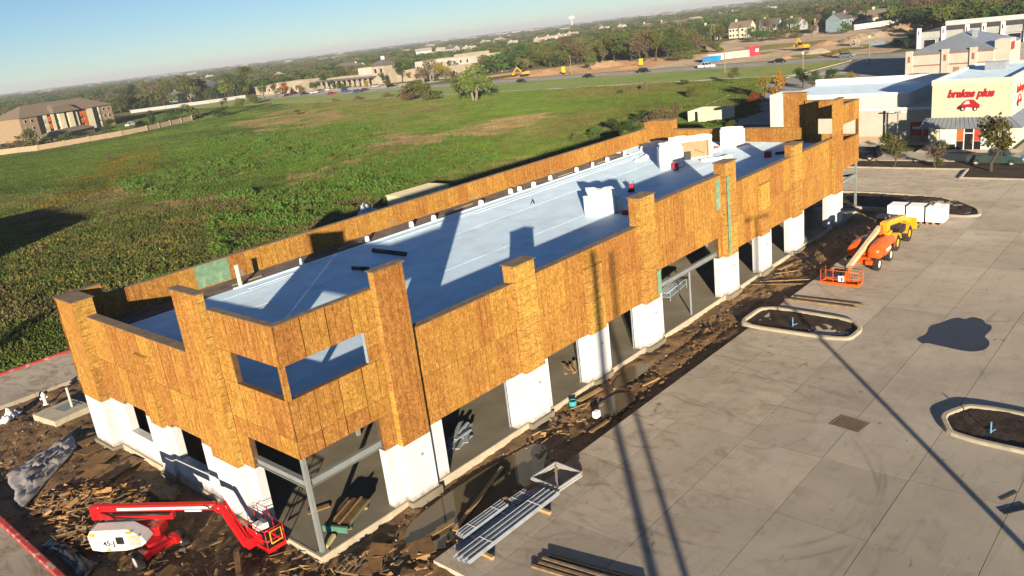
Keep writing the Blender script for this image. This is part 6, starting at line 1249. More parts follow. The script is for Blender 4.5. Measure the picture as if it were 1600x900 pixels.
# ---- cream school-like building with tower
sb = thing('stone_building', 'cream stone building with colonnade and square roofed tower beyond the field', 'building')
bx('left_wing', LIME, sb, 274, 292, 402, 452, 0, 5.4); bx('wing_parapet', LIME, sb, 276, 292, 402, 430, 5.4, 6.4); bx('middle_wing', LIME, sb, 290, 306, 352, 402, 0, 5.6); bx('colonnade_roof', SHINGG, sb, 283, 291, 346, 398, 4.2, 5.0); UPW = MM('upper_stucco', (0.42, 0.39, 0.34), var=0.2); bx('upper_block', UPW, sb, 296, 310, 352, 372, 5.6, 9.6)
for k in range(10): bx('column', LIME, sb, 284, 284.7, 349+5*k, 349.8+5*k, 0, 4.2)
tw = bx('tower', LIME, sb, 288, 297, 338, 349, 0, 10.2); MB().add([(287, 337, 10.2), (298, 337, 10.2), (298, 350, 10.2), (287, 350, 10.2), (291.5, 342.5, 13.4), (293.5, 342.5, 13.4), (293.5, 344.5, 13.4), (291.5, 344.5, 13.4)], [(0, 1, 5, 4), (1, 2, 6, 5), (2, 3, 7, 6), (3, 0, 4, 7), (4, 5, 6, 7), (3, 2, 1, 0)]).build('tower_roof', SHINGG, tw); bx('cupola', TRIM, tw, 291.8, 293.2, 342.8, 344.2, 13.4, 15.2)
for y in (341, 346): win(tw, 'x', 288, y, 6.2, 2.2, 2.6, -1)
bx('right_wing', LIME, sb, 296, 322, 287, 338, 0, 6.2); bx('right_upper', UPW, sb, 304, 326, 284, 330, 6.2, 9.8); bx('right_upper', LIME, sb, 310, 326, 292, 304, 9.8, 11.4)
for k in range(9): win(sb, 'x', 274, 406+5*k, 1.4, 1.8, 2.2, -1)
for k in range(8): win(sb, 'x', 296, 291+6*k, 1.6, 1.8, 2.4, -1); win(sb, 'x', 304, 288+5*k, 7.0, 1.6, 1.7, -1)
for k in range(8): win(sb, 'x', 290, 355.5+5.6*k, 0.6, 2.4, 2.6, -1)
# ---- houses
def house(px, py, w_, d_, h, az, wall, roof, label, pos=None, gable=True, chim=True, storey=1):
    p = G(px, py); t = thing('house', label, 'house', (p.x, p.y, 0), az); m = {'tan': CREAM, 'white': WHITEW, 'grey': MM('house_grey', (0.35, 0.35, 0.36)), 'teal': MM('house_teal', (0.20, 0.27, 0.30)), 'brick': BRICK, 'navy': MM('house_navy', (0.07, 0.08, 0.12))}[wall]; rm = {'brown': SHING, 'grey': SHINGG, 'pale': MM('pale_roof', (0.34, 0.30, 0.26))}[roof]
    MB().box(-d_/2, d_/2, -w_/2, w_/2, 0, h).build('wall', m, t); rh = d_*0.36
    if gable:
        r = MB().add([(-d_/2-0.4, -w_/2-0.4, h-0.1), (d_/2+0.4, -w_/2-0.4, h-0.1), (d_/2+0.4, w_/2+0.4, h-0.1), (-d_/2-0.4, w_/2+0.4, h-0.1), (0, -w_/2-0.4, h+rh), (0, w_/2+0.4, h+rh)], [(0, 3, 5, 4), (1, 4, 5, 2), (3, 2, 1, 0)]).build('roof', rm, t)
        MB().add([(-d_/2, -w_/2-0.02, h), (d_/2, -w_/2-0.02, h), (0, -w_/2-0.02, h+rh*0.93)], [(0, 1, 2)]).add([(-d_/2, w_/2+0.02, h), (0, w_/2+0.02, h+rh*0.93), (d_/2, w_/2+0.02, h)], [(0, 1, 2)]).build('gable', m, t)
    else:
        r = MB().add([(-d_/2-0.5, -w_/2-0.5, h), (d_/2+0.5, -w_/2-0.5, h), (d_/2+0.5, w_/2+0.5, h), (-d_/2-0.5, w_/2+0.5, h), (0, -w_/2+d_*0.4, h+rh), (0, w_/2-d_*0.4, h+rh)], [(0, 1, 4), (1, 2, 5, 4), (2, 3, 5), (3, 0, 4, 5), (3, 2, 1, 0)]).build('roof', rm, t)
    # a front cross gable with its own wall
    g = MB(); g.box(-d_/2-1.6, 0, -w_*0.36, -w_*0.04, 0, h*0.98); g.build('front_wing', m, t)
    MB().add([(-d_/2-2.0, -w_*0.38, h*0.97), (-d_/2-2.0, -w_*0.02, h*0.97), (-d_/2-2.0, -w_*0.20, h+rh*0.55), (0, -w_*0.38, h*0.97), (0, -w_*0.02, h*0.97), (0, -w_*0.20, h+rh*0.55)], [(0, 2, 5, 3), (1, 4, 5, 2), (0, 1, 2)]).build('roof_gable', rm, r)
    if chim: MB().obox((d_*0.1, w_*0.3, h+rh*0.7), (0.9, 1.1, rh*1.3)).build('chimney', WHITEW if wall in ('white', 'tan') else m, r)
    for s_ in range(storey):
        for u in (0.1, 0.28, 0.42): win(t, 'x', -d_/2, w_*u, 0.9+2.9*s_, 1.3, 1.4, -1)
        win(t, 'x', -d_/2-1.6, -w_*0.2, 0.9+2.9*s_, 1.6, 1.4, -1); win(t, 'y', -w_/2, 0, 0.9+2.9*s_, 1.3, 1.4, -1)
    CLEAR.append((p.x, p.y, max(w_, d_)*0.8)); return t
HS = [(1112, 62, 12, 10, 5.6, 0.3, 'tan', 'brown', 'tan two storey house with brown roof, leftmost beyond the bare lot', False, 2), (1160, 58, 13, 10, 5.8, 0.1, 'tan', 'brown', 'pale tan house with chimney, second beyond the bare lot', True, 2), (1204, 50, 12, 10, 4.6, 0.2, 'grey', 'grey', 'grey gabled house half hidden behind dark trees', True, 1), (1243, 47, 11, 9, 4.2, -0.2, 'grey', 'brown', 'low house with pale chimney behind the bare lot', True, 1), (1283, 50, 10, 9, 3.0, 0.4, 'brick', 'brown', 'low brick house left of the teal house', False, 1), (1309, 49, 8, 9, 6.0, 1.4, 'teal', 'grey', 'narrow teal two storey house beyond the bare lot', True, 2), (1330, 40, 13, 9, 4.4, 0.1, 'grey', 'brown', 'house with grey brown roof just right of the teal house', True, 1), (1376, 37, 13, 11, 4.0, 0.2, 'tan', 'brown', 'house with steep brown roof behind the white fence', True, 1), (1396, 14, 16, 10, 4, 0.3, 'white', 'pale', 'pale roofed house high on the right behind trees', True, 1), (1420, 12, 18, 10, 4.5, -0.2, 'white', 'grey', 'white house beside the pale roofed one at upper right', True, 1), (1440, 8, 18, 10, 4.5, 0.5, 'grey', 'pale', 'grey house farthest right in the upper row', True, 1),
      (846, 75, 12, 10, 6.5, 0.5, 'white', 'pale', 'white gabled house, left end of the white row in the wood', True, 2), (862, 73, 12, 10, 7, 0.2, 'white', 'pale', 'second white gabled house of the row in the wood', True, 2), (878, 70, 13, 10, 7, -0.1, 'white', 'pale', 'third white gabled house of the row in the wood', True, 2), (896, 66, 12, 10, 7, 0.4, 'white', 'pale', 'right end house of the white row in the wood', True, 2), (803, 77, 10, 8, 6.5, 0.3, 'white', 'pale', 'lone small white house left of the white row', True, 2), (945, 55, 13, 10, 7, 0.2, 'white', 'pale', 'white roof among trees above the lone olive tree', True, 1), (972, 52, 13, 10, 7, -0.3, 'white', 'pale', 'second white roof among trees above the dirt site', True, 1), (735, 88, 14, 10, 6.5, 0.2, 'tan', 'pale', 'tan house right of the cream building among trees', True, 2), (708, 84, 16, 11, 6.5, 0.0, 'grey', 'grey', 'grey roofed house behind the cream building', True, 2), (690, 86, 12, 9, 6.5, 0.6, 'tan', 'pale', 'pale tan house just above the cream building', True, 2), (1012, 50, 14, 11, 6, 0.1, 'tan', 'brown', 'brown roofed house left of the big dark tree', False, 1), (1040, 48, 14, 11, 6, 0.3, 'tan', 'brown', 'brown roofed house right of the big dark tree', False, 1), (1058, 48, 12, 9, 6, -0.2, 'white', 'pale', 'pale house by the two brown roofs in the wood', True, 1), (1130, 32, 14, 10, 6, 0.2, 'white', 'pale', 'white house in the upper wood', True, 1), (1148, 28, 14, 10, 6, -0.2, 'white', 'pale', 'second white house in the upper wood', True, 1), (1205, 22, 14, 10, 6, 0.1, 'white', 'pale', 'white house near the top above the tan houses', True, 1),
      (548, 118, 18, 12, 6.5, 0.2, 'navy', 'grey', 'dark house left of the tower with grey roof', True, 2), (562, 117, 12, 9, 6.5, 0.0, 'white', 'grey', 'white house between the dark house and the tower', True, 2), (330, 150, 20, 14, 6.5, -0.2, 'navy', 'grey', 'dark blue house behind the white fence', True, 2), (355, 148, 12, 10, 5, 0.2, 'tan', 'pale', 'tan house beside the dark blue house', True, 1), (215, 155, 18, 12, 3.2, 0.3, 'brick', 'brown', 'low brown roofed house left behind the white fence', False, 1), (282, 158, 12, 10, 3.5, 0.4, 'teal', 'grey', 'small green house between the pale trees', True, 1), (330, 128, 14, 10, 6, 0.4, 'white', 'pale', 'white gable peeking over the left wood', True, 1), (235, 136, 20, 10, 5.5, 0.1, 'white', 'brown', 'pale house row in the left wood', True, 1), (452, 100, 40, 14, 6.5, 0.0, 'white', 'pale', 'long white building in the far left wood', True, 1), (760, 75, 14, 10, 7, 0.2, 'white', 'pale', 'small white house in the wood left of the lone one', True, 1)]
for a in HS: house(a[0], a[1], a[2], a[3], a[4], a[5], a[6], a[7], a[8], None, a[9], True, a[10])
# water tower on the horizon
wt_ = G(895, 52); wt_ = CAM+(wt_-CAM)*(4200/(wt_-CAM).length); wt = thing('water_tower', 'pale water tower far away on the horizon', 'water tower', (wt_.x, wt_.y, 0))
lathe(MB(), [(9, 34), (15, 38), (17, 43), (14, 48), (6, 52), (0.01, 53)], (0, 0, 0), (0, 0, 1), 16).build('tank', WHITEW, wt); lathe(MB(), [(6, 0), (4, 10), (4, 34)], (0, 0, 0), (0, 0, 1), 12).build('stem', WHITEW, wt)
# ---- roads, paths, lots
def tarmac(name, col, wet=0.75):
    m, nt, b, tc = new_mat(name); geo = nt.nodes.new('ShaderNodeNewGeometry'); v = geo.outputs['Position']
    o = _ramp(nt, _noise(nt, v, 0.12, 5, 0.65), [(0.3, tuple(c*0.75 for c in col)), (0.7, tuple(c*1.2 for c in col))]); nt.links.new(o, b.inputs['Base Color']); b.inputs['Roughness'].default_value = wet; return m
ASPH = tarmac('road_surface', (0.17, 0.16, 0.145)); LOTC = tarmac('lot_surface', (0.30, 0.265, 0.22)); DIRTM = land_mat('bare_dirt', (0.26, 0.185, 0.115), (0.35, 0.265, 0.18), (0.42, 0.34, 0.25), 0.05); ORDIRT = land_mat('orange_dirt', (0.33, 0.175, 0.08), (0.38, 0.235, 0.125), (0.42, 0.31, 0.20), 0.06)
def sheet(name, poly, z, m):
    return tag(MB().prism(poly, z-0.02, z).build(name, m), kind='structure')
sheet('road', [(243, -120), (259, -120), (259, 620), (243, 620)], 0.012, ASPH); sheet('verge', [(206.6, 66), (242.8, 66), (242.8, 452), (206.6, 452)], 0.008, land_mat('verge_grass', (0.11, 0.18, 0.04), (0.16, 0.20, 0.06), (0.22, 0.20, 0.08), 0.03)); sheet('footpath', [(203.3, 52), (206.3, 52), (206.3, 300), (203.3, 300)], 0.03, LOTC)
for k in range(60): 
    pass
rmk = thing('road_marking', 'broken white lane line down the middle of the far road', 'road marking', (251, 0, 0.018)); 
for k in range(40): MB().box(-0.08, 0.08, -20+12*k, -16+12*k, 0, 0.004).build('dash', TRIM, rmk)
sheet('parking_lot', [(259, 285), (283, 285), (283, 440), (259, 440)], 0.016, LOTC); sheet('parking_lot', [(88.6, -45), (95.0, -45), (95.0, 32), (88.6, 32)], 0.02, LOTC); sheet('parking_lot', [(95, -45), (180, -45), (180, 2), (118, 2), (118, -7), (95, -7)], 0.017, LOTC); sheet('entrance_drive', [(119, 27), (180, 27), (243, 33), (243, 62), (176, 66), (130, 58.5), (119, 40)], 0.014, ASPH); sheet('parking_lot', [(205.5, -60), (266, -60), (266, 26), (205.5, 26)], 0.018, LOTC); sheet('parking_lot', [(95, 300), (150, 345), (190, 395), (170, 420), (150, 372), (104, 352), (80, 360), (70, 330)], 0.05, LOTC)
sheet('verge', [(84.3, -45), (88.4, -45), (88.4, 32), (84.3, 32)], 0.06, SOIL); sheet('walkway', [(94.0, -8), (95.9, -8), (101, 2.3), (101, 26), (99, 26), (99, 3.4), (94.0, 3.4)], 0.12, KERB)
tag(kerb('kerb', [(84.2, 40), (84.2, -4.9), (79.7, -5.3), (79.7, -40)], 0.28, 0.14, KERB), kind='structure'); tag(kerb('kerb', [(88.5, 32), (88.5, -45)], 0.2, 0.14, KERB), kind='structure'); sheet('verge', [(79.9, -40), (84.1, -40), (84.1, -5.2), (79.9, -5.5)], 0.08, SOIL); tag(kerb('kerb', [(133, 58.8), (154, 63), (176, 67), (240, 64)], 0.4, 0.15, KERB), kind='structure'); tag(kerb('kerb', [(150, 28), (170, 31), (190, 40)], 0.35, 0.15, REDK), kind='structure')
sheet('bare_lot', [(262, 60), (300, 60), (330, 75), (420, 105), (450, 150), (470, 205), (400, 200), (330, 160), (262, 152)], 0.02, DIRTM); sheet('dirt_lot', [(262, 152), (330, 160), (330, 215), (300, 262), (264, 262)], 0.026, ORDIRT)
WETP = WATER
for (pts_, lb) in (([(205, 134), (203.2, 150), (203.4, 172), (205.4, 172), (206.2, 150)], 'long shallow pool of water lying on the far footpath'), ([(300, 72), (318, 78), (330, 88), (312, 90), (298, 82)], 'dark pool in the bare lot at the upper right'), ([(262, 232), (275, 228), (290, 240), (276, 252), (264, 248)], 'dark water hole in the orange dirt site')): puddle(pts_, 0.05, lb, WATER)
# ---- cars
PAINT = {n: mat('paint_'+n, c, 0.25, 0.05, 1, coat=0.5) for n, c in (('black', (0.012, 0.012, 0.014)), ('white', (0.7, 0.7, 0.7)), ('grey', (0.16, 0.17, 0.18)), ('silver', (0.42, 0.43, 0.44)), ('red', (0.35, 0.015, 0.03)), ('blue', (0.02, 0.10, 0.30)), ('green', (0.045, 0.075, 0.075)), ('maroon', (0.12, 0.02, 0.02)))}
LAMP = mat('lamp_lens', (0.7, 0.7, 0.68), 0.2); TAIL = mat('tail_lens', (0.4, 0.01, 0.01), 0.3)
def car(x, y, az, kind, col, label, group=None):
    t = thing({'sedan': 'parked_car', 'suv': 'suv', 'pickup': 'pickup_truck', 'van': 'crew_van'}[kind], label, {'sedan': 'car', 'suv': 'car', 'pickup': 'pickup truck', 'van': 'van'}[kind], (x, y, 0.02), az, group); p = PAINT[col]
    Ln, W_, hb, ht = {'sedan': (4.7, 1.8, 0.92, 1.44), 'suv': (4.7, 1.88, 1.05, 1.72), 'pickup': (5.7, 1.95, 1.12, 1.86), 'van': (5.8, 2.0, 1.15, 2.0)}[kind]
    pr = [(-Ln/2, 0.35), (-Ln/2, hb*0.92), (-Ln/2+0.12, hb), (Ln/2-1.15, hb), (Ln/2-0.1, hb*0.82), (Ln/2, hb*0.6), (Ln/2, 0.3)]
    M4 = Matrix(((1, 0, 0, 0), (0, 0, 1, 0), (0, 1, 0, 0), (0, 0, 0, 1)))
    MB().prism(pr, -W_/2, W_/2, 0, M4).build('body', p, t, 0.06)
    c0, c1, r0, r1 = {'sedan': (-1.75, 1.05, -0.95, 0.35), 'suv': (-2.2, 1.15, -1.9, 0.45), 'pickup': (-0.75, 1.35, -0.55, 0.7), 'van': (-1.5, 1.5, -1.35, 0.8)}[kind]
    cabm = MB(); a, b_ = W_/2-0.06, W_/2-0.24
    cabm.add([(c0, -a, hb), (c1, -a, hb), (c1, a, hb), (c0, a, hb), (r0, -b_, ht-0.05), (r1, -b_, ht-0.05), (r1, b_, ht-0.05), (r0, b_, ht-0.05)], [(4, 5, 6, 7), (0, 1, 5, 4), (1, 2, 6, 5), (2, 3, 7, 6), (3, 0, 4, 7)])
    cb_ = cabm.build('cabin_glass', GLASS, t)
    MB().obox(((r0+r1)/2, 0, ht-0.02), (r1-r0+0.08, 2*b_+0.06, 0.07)).build('roof_panel', p, t, 0.02)
    for s_ in (-1, 1): MB().beam((c1, s_*a, hb), (r1, s_*b_, ht-0.05), 0.07, 0.07).beam((c0, s_*a, hb), (r0, s_*b_, ht-0.05), 0.12, 0.1).beam(((c0+c1)/2, s_*a, hb), ((r0+r1)/2, s_*b_, ht-0.05), 0.09, 0.06).build('pillar', p, cb_)
    if kind == 'pickup': MB().box(-Ln/2+0.12, c0-0.08, -W_/2+0.12, W_/2-0.12, hb-0.01, hb+0.012).build('bed', BLK, t)
    rr = 0.34 if kind == 'sedan' else 0.39
    for sx in (-1, 1):
        for sy in (-1, 1):
            o = lathe(MB(), [(rr*0.6, -0.12), (rr, -0.1), (rr, 0.1), (rr*0.6, 0.12), (rr*0.58, 0.05), (0.001, 0.05)], (0, 0, 0), (0, sy, 0), 14).build('wheel', TYRE, t, loc=(sx*Ln*0.31, sy*(W_/2-0.08), rr)); lathe(MB(), [(0.001, 0.08), (rr*0.6, 0.07)], (0, 0, 0), (0, sy, 0), 10).build('rim', HUBM, o)
    for sy in (-1, 1): MB().obox((Ln/2-0.03, sy*W_*0.36, hb*0.66), (0.1, 0.36, 0.14)).build('headlight', LAMP, t); MB().obox((-Ln/2+0.01, sy*W_*0.4, hb*0.78), (0.06, 0.22, 0.2)).build('taillight', TAIL, t)
    return t
def carp(px, py, az, kind, col, label): p = G(px, py); return car(p.x, p.y, R(az), kind, col, label)
carp(815, 129, -92, 'sedan', 'black', 'black car on the far road, left of three'); carp(920, 121.5, -92, 'sedan', 'black', 'black car on the far road, middle of three'); carp(1007, 113.5, -92, 'suv', 'black', 'dark car on the far road left of the white van'); carp(1104, 106.5, -88, 'van', 'white', 'white crew van on the far road beside a blue bin'); carp(1219, 98, -92, 'sedan', 'black', 'black car on the far road right of the red banner'); carp(1323, 90, -92, 'suv', 'grey', 'dark grey suv on the far road at the right')
PK = [(459, 147.5, 'suv', 'black', 'black suv at the left end of the parking row'), (448, 150.5, 'sedan', 'maroon', 'dark red car farthest left of the parking row'), (476, 148, 'sedan', 'black', 'black car second in the parking row'), (491, 146, 'sedan', 'white', 'white car third in the parking row'), (501, 144, 'suv', 'grey', 'dark grey suv in the parking row'), (509, 142.5, 'sedan', 'white', 'white car beside the dark grey suv'), (518, 147.5, 'sedan', 'red', 'magenta red car below the parking row'), (540, 144, 'suv', 'blue', 'bright blue suv in the parking row'), (556, 145.5, 'suv', 'blue', 'blue suv right of the bright blue one'), (570, 142, 'sedan', 'maroon', 'maroon car in front of the colonnade'), (586, 136.5, 'suv', 'silver', 'silver suv near the tower'), (611, 136, 'suv', 'black', 'black suv at the right end of the parking row')]
for (px, py, kd, cl, lb) in PK: carp(px, py, rnd.choice((0, 180, 90)), kd, cl, lb)
carp(205, 197, 30, 'pickup', 'white', 'white pickup behind the tan wall'); carp(150, 206, 30, 'suv', 'black', 'black suv at the right end of the garage row'); carp(157, 204, 30, 'sedan', 'white', 'white car beside the black suv by the garage'); carp(10, 230, 40, 'sedan', 'black', 'black car at the left edge by the apartments'); carp(30, 227, 40, 'suv', 'grey', 'grey suv at the left edge by the apartments')
carp(1556, 257, 178-90+180, 'pickup', 'green', 'grey green pickup parked before the store'); carp(1345, 249, 88, 'suv', 'black', 'black off road car partly hidden by the far end of the building'); carp(1444, 126, 10, 'suv', 'silver', 'silver suv behind the store roof'); carp(1432, 125, 10, 'sedan', 'black', 'dark car behind the store roof'); carp(1585, 98, 190, 'pickup', 'white', 'white pickup at the right edge, farther of two'); carp(1594, 108, 190, 'pickup', 'white', 'white pickup at the right edge, nearer of two')
# ---- things on the far dirt lots
p = G(1097, 101); t = thing('roll_off_bin', 'bright blue roll off bin behind the white van', 'bin', (p.x+9, p.y+1, 0), R(90)); MB().add([(-3.2, -1.2, 0.2), (3.0, -1.2, 0.2), (3.0, 1.2, 0.2), (-3.2, 1.2, 0.2), (-3.6, -1.25, 2.2), (3.4, -1.25, 2.2), (3.4, 1.25, 2.2), (-3.6, 1.25, 2.2)], [(3, 2, 1, 0), (4, 5, 6, 7), (0, 1, 5, 4), (1, 2, 6, 5), (2, 3, 7, 6), (3, 0, 4, 7)]).build('tub', MM('blue_bin', (0.03, 0.25, 0.55), rough=0.5), t)
for k in range(6): MB().box(-3.0+1.15*k, -2.85+1.15*k, -1.3, -1.24, 0.3, 2.2).build('rib', MM('blue_bin', (0.03, 0.25, 0.55)), t)
long_wall('banner_fence', [(1106, 96.5), (1148, 91), (1172, 88.5)], 2.6, MM('banner_pale', (0.52, 0.49, 0.44)), 'long white banner fence beyond the far road', True, 0.15, 6); b_ = long_wall('banner_fence', [(1170, 88.5), (1188, 86)], 3.7, MM('banner_red', (0.42, 0.04, 0.06), var=0.3), 'tall red banner at the right end of the white fence', True, 0.15, 6)
p = G(1179, 87.2); MB().obox((p.x-b_.location.x-0.3, p.y-b_.location.y-1.2, 2.1), (0.06, 1.3, 1.2)).build('banner_emblem', TRIM, b_); long_wall('banner_fence', [(1098, 97.5), (1107, 96.5)], 2.6, MM('banner_orange', (0.6, 0.2, 0.05)), 'short orange panel at the left end of the white fence', True, 0.15, 4)
def excavator(px, py, az, label, s=1.0):
    p = G(px, py); t = thing('excavator', label, 'excavator', (p.x, p.y, 0.05), R(az)); t.scale = (s, s, s)
    for y in (-1.1, 1.1): MB().prism([(-1.9, 0.1), (-1.6, 0), (1.6, 0), (1.9, 0.1), (2.0, 0.5), (1.7, 0.9), (-1.7, 0.9), (-2.0, 0.5)], y-0.3, y+0.3, 0, Matrix(((1, 0, 0, 0), (0, 0, 1, 0), (0, 1, 0, 0), (0, 0, 0, 1)))).build('track', BLK, t)
    MB().obox((-0.5, 0, 1.6), (3.2, 2.5, 1.1)).build('house', YELP, t, 0.1); MB().obox((0.7, 0.75, 2.5), (1.3, 0.95, 1.2)).build('cab', GLASS, t, 0.05); MB().beam((0.8, -0.3, 1.9), (3.3, -0.3, 4.3), 0.4, 0.5).build('boom', YELP, t); MB().beam((3.2, -0.3, 4.4), (5.2, -0.3, 2.2), 0.3, 0.4).build('stick', YELP, t); MB().obox((5.3, -0.3, 1.7), (0.8, 1.0, 0.9), Matrix.Rotation(0.4, 3, 'Y')).build('bucket', YELP, t)
excavator(820, 119.5, 150, 'yellow excavator on the orange dirt beyond the road'); excavator(1255, 79, 60, 'yellow machine on the bare lot beyond the road', 1.0)
for (px, py, lb) in ((881, 117, 'yellow sign box left of the lone olive tree'), (1002, 105, 'yellow sign box right of the lone olive tree')):
    p = G(px, py); t = thing('sign_box', lb, 'sign', (p.x, p.y, 0)); MB().obox((0, 0, 2.2), (0.6, 1.6, 2.4)).build('panel', MM('sign_yellow', (0.6, 0.45, 0.02)), t, 0.03)
    for y in (-0.5, 0.5): MB().obox((0, y, 0.6), (0.12, 0.12, 1.2)).build('leg', BLK, t)
def mound(px, py, r, h, m, label, seed):
    p = G(px, py); n = 22; vs, fs = [], []
    for j in range(n):
        for i in range(n):
            x, y = (i/(n-1)*2-1)*r, (j/(n-1)*2-1)*r; q = math.hypot(x, y)/r; vs.append((p.x+x, p.y+y, -0.1+h*max(0, 1-q*q)*(0.7+0.7*abs(fbm(x+seed, y, 0.5)))))
    for j in range(n-1):
        for i in range(n-1): fs.append((j*n+i, j*n+i+1, (j+1)*n+i+1, (j+1)*n+i))
    tag(MB().add(vs, fs, 0, True).build('dirt_mound', m), label, 'mound')
mound(945, 104, 9, 2.6, ORDIRT, 'orange dirt mound right of the lone olive tree', 1); mound(1412, 48, 10, 3.0, ORDIRT, 'orange dirt mound in the bare lot before the white fence', 2); mound(1277, 83, 5, 1.6, land_mat('pale_rubble', (0.34, 0.27, 0.18), (0.42, 0.34, 0.24), (0.5, 0.42, 0.32), 0.4), 'pale rubble heap beyond the road', 3); mound(1340, 62, 8, 2.0, DIRTM, 'brown dirt heap in the middle of the bare lot', 4); mound(850, 116, 8, 1.6, ORDIRT, 'low orange mound beside the excavator', 5)
for k, (px, py) in enumerate(((1333, 72), (1338, 71))):
    p = G(px, py); o = MB(); lathe(o, [(1.0, 0), (1.2, 0), (1.2, 3.0), (1.0, 3.0), (1.0, 0)], (p.x, p.y, 1.2), (1, 0.3, 0), 16); tag(o.build('concrete_pipe', KERB), ('left', 'right')[k]+' concrete pipe ring lying on the bare lot', 'pipe')
for k, (px, py, h) in enumerate(((1133, 112, 9.5), (700, 112, 11), (893, 115, 8), (1255, 121, 7), (1358, 99, 8))):
    p = G(px, py+2); t = thing('utility_pole', ('utility pole beside the white van', 'wooden pole right of the cream building', 'short pole near the left yellow sign', 'thin sign pole at the entrance road', 'thin pole at the far right road')[k], 'pole', (p.x, p.y, 0)); MB().tube([(0, 0, 0), (0, 0, h)], [0.16, 0.1], 7).build('pole', PALEBARK, t); MB().obox((0, 0, h-0.6), (0.12, 1.8, 0.12) if k < 3 else (0.1, 0.5, 0.7)).build('crossarm' if k < 3 else 'sign_plate', BARK if k < 3 else TRIM, t)
# ---- structures left of the frame whose shadows fall on the field
nb = thing('neighbour_building', 'plain two storey building past the left edge that shades the field', 'building', (-24, 79, 0)); MB().box(-10, 10.5, -11, 11, 0, 8.6).build('wall', BRICK, nb); MB().box(-10.3, 10.8, -11.3, 11.3, 8.6, 9.1).build('parapet', TRIM, nb); MB().box(-4, 4, -4, 6, 9.1, 10.4).build('roof_unit', GALV, nb)
tree(0, 0, 8.2, 'round', 'olive', 'small tree past the left edge beside the service drive', 'tree', 1, 0.9, pos=(-27, 34.0, 0)); tree(0, 0, 7.6, 'tall', 'olive', 'slim tree past the left edge near the red kerb', 'tree', 0, 0.9, pos=(-27, 25.5, 0)); tree(0, 0, 6.0, 'wide', 'dark', 'spreading tree behind the viewpoint at the left', 'tree', 0, 0.95, pos=(-30.5, -15.0, 0)); tree(0, 0, 5.6, 'wide', 'dark', 'second spreading tree behind the viewpoint at the left', 'tree', 1, 0.9, pos=(-27.2, -18.6, 0))

# ---- more growth and spoil on and around the far lots
MORE = [(432, 152, 20, 'round', 'olive', 'olive tree at the left end of the cream wing', 2, 1.0), (415, 154, 26, 'round', 'mid', 'green tree left of the cream wing', 0, 1.0), (490, 141, 14, 'round', 'mid', 'small green tree before the left cream wing', 1, 1.0), (532, 140, 12, 'bush', 'dark', 'dark bush at the colonnade foot', 1, 1.0), (598, 134, 20, 'tall', 'mid', 'slim green tree by the tower foot', 2, 1.1), (662, 130, 30, 'airy', 'dry', 'thin brown tree before the cream two storey wing', 0, 0.9), (676, 128, 36, 'airy', 'dry', 'taller thin brown tree before the cream two storey wing', 1, 0.9), (694, 128, 30, 'round', 'yellow', 'yellow tree at the right end of the cream building', 0, 1.0), (712, 120, 30, 'round', 'olive', 'olive tree behind the tall pale trunked tree', 1, 1.0), (756, 118, 32, 'round', 'olive', 'olive tree right of the tall pale trunked tree', 2, 1.0), (585, 128, 16, 'round', 'dark', 'dark tree behind the colonnade', 0, 1.0), (398, 162, 14, 'bush', 'olive', 'olive shrub at the left of the parking row', 1, 1.2), (420, 168, 8, 'bush', 'dry', 'dry shrub on the verge below the cream wing', 2, 1.2), (520, 160, 6, 'bush', 'dry', 'dry low brush on the verge below the parking row', 0, 1.6), (560, 156, 7, 'bush', 'dry', 'brown low brush below the blue cars', 3, 1.6), (605, 152, 8, 'bush', 'dry', 'brown low brush left of the thicket', 1, 1.6),
    (1120, 82, 18, 'bush', 'olive', 'olive brush before the leftmost tan house', 0, 1.2), (1190, 66, 20, 'wide', 'mid', 'broad green tree before the grey gabled house', 1, 1.0), (1215, 63, 20, 'wide', 'olive', 'broad olive tree right of the grey gabled house', 2, 1.0), (1240, 60, 16, 'bush', 'olive', 'olive brush behind the yellow machine', 2, 1.2), (1270, 58, 16, 'round', 'dry', 'brown tree left of the low brick house', 0, 1.0), (1322, 52, 16, 'bush', 'mid', 'green bush beside the teal house', 3, 1.0), (1298, 88, 7, 'bush', 'yellow', 'straw coloured brush left of the concrete pipes', 0, 2.0), (1318, 82, 7, 'bush', 'yellow', 'straw coloured brush by the concrete pipes', 1, 2.0), (1352, 76, 7, 'bush', 'yellow', 'straw coloured brush right of the concrete pipes', 2, 2.0), (1060, 95, 16, 'bush', 'olive', 'olive brush at the right end of the dark wood', 1, 1.2), (1082, 92, 14, 'bush', 'lime', 'light green brush left of the white banner fence', 2, 1.4), (1420, 76, 18, 'round', 'dark', 'dark tree before the hip roofed store', 0, 1.0), (1400, 74, 14, 'bush', 'dark', 'dark bush by the pool in the bare lot', 3, 1.2), (1440, 60, 14, 'round', 'dark', 'dark tree left of the grey strip building', 1, 1.0)]
for a_ in MORE: tree(a_[0], a_[1], a_[2], a_[3], a_[4], a_[5], 'shrub' if a_[3] == 'bush' else 'tree', a_[6], a_[7], None, PALEBARK if a_[3] == 'airy' else None)
for k, (pp_, lb_) in enumerate((([(1090, 100), (1200, 84), (1215, 80), (1120, 88)], 'x'), ([(1230, 88), (1330, 74), (1350, 76), (1260, 92)], 'x'), ([(1160, 74), (1290, 62), (1300, 66), (1180, 80)], 'x'))):
    sheet('rough_grass', [tuple(G(*q)[:2]) for q in pp_], 0.034, land_mat('rough_grass_%d' % k, (0.09, 0.12, 0.03), (0.16, 0.15, 0.05), (0.24, 0.17, 0.08), 0.05))
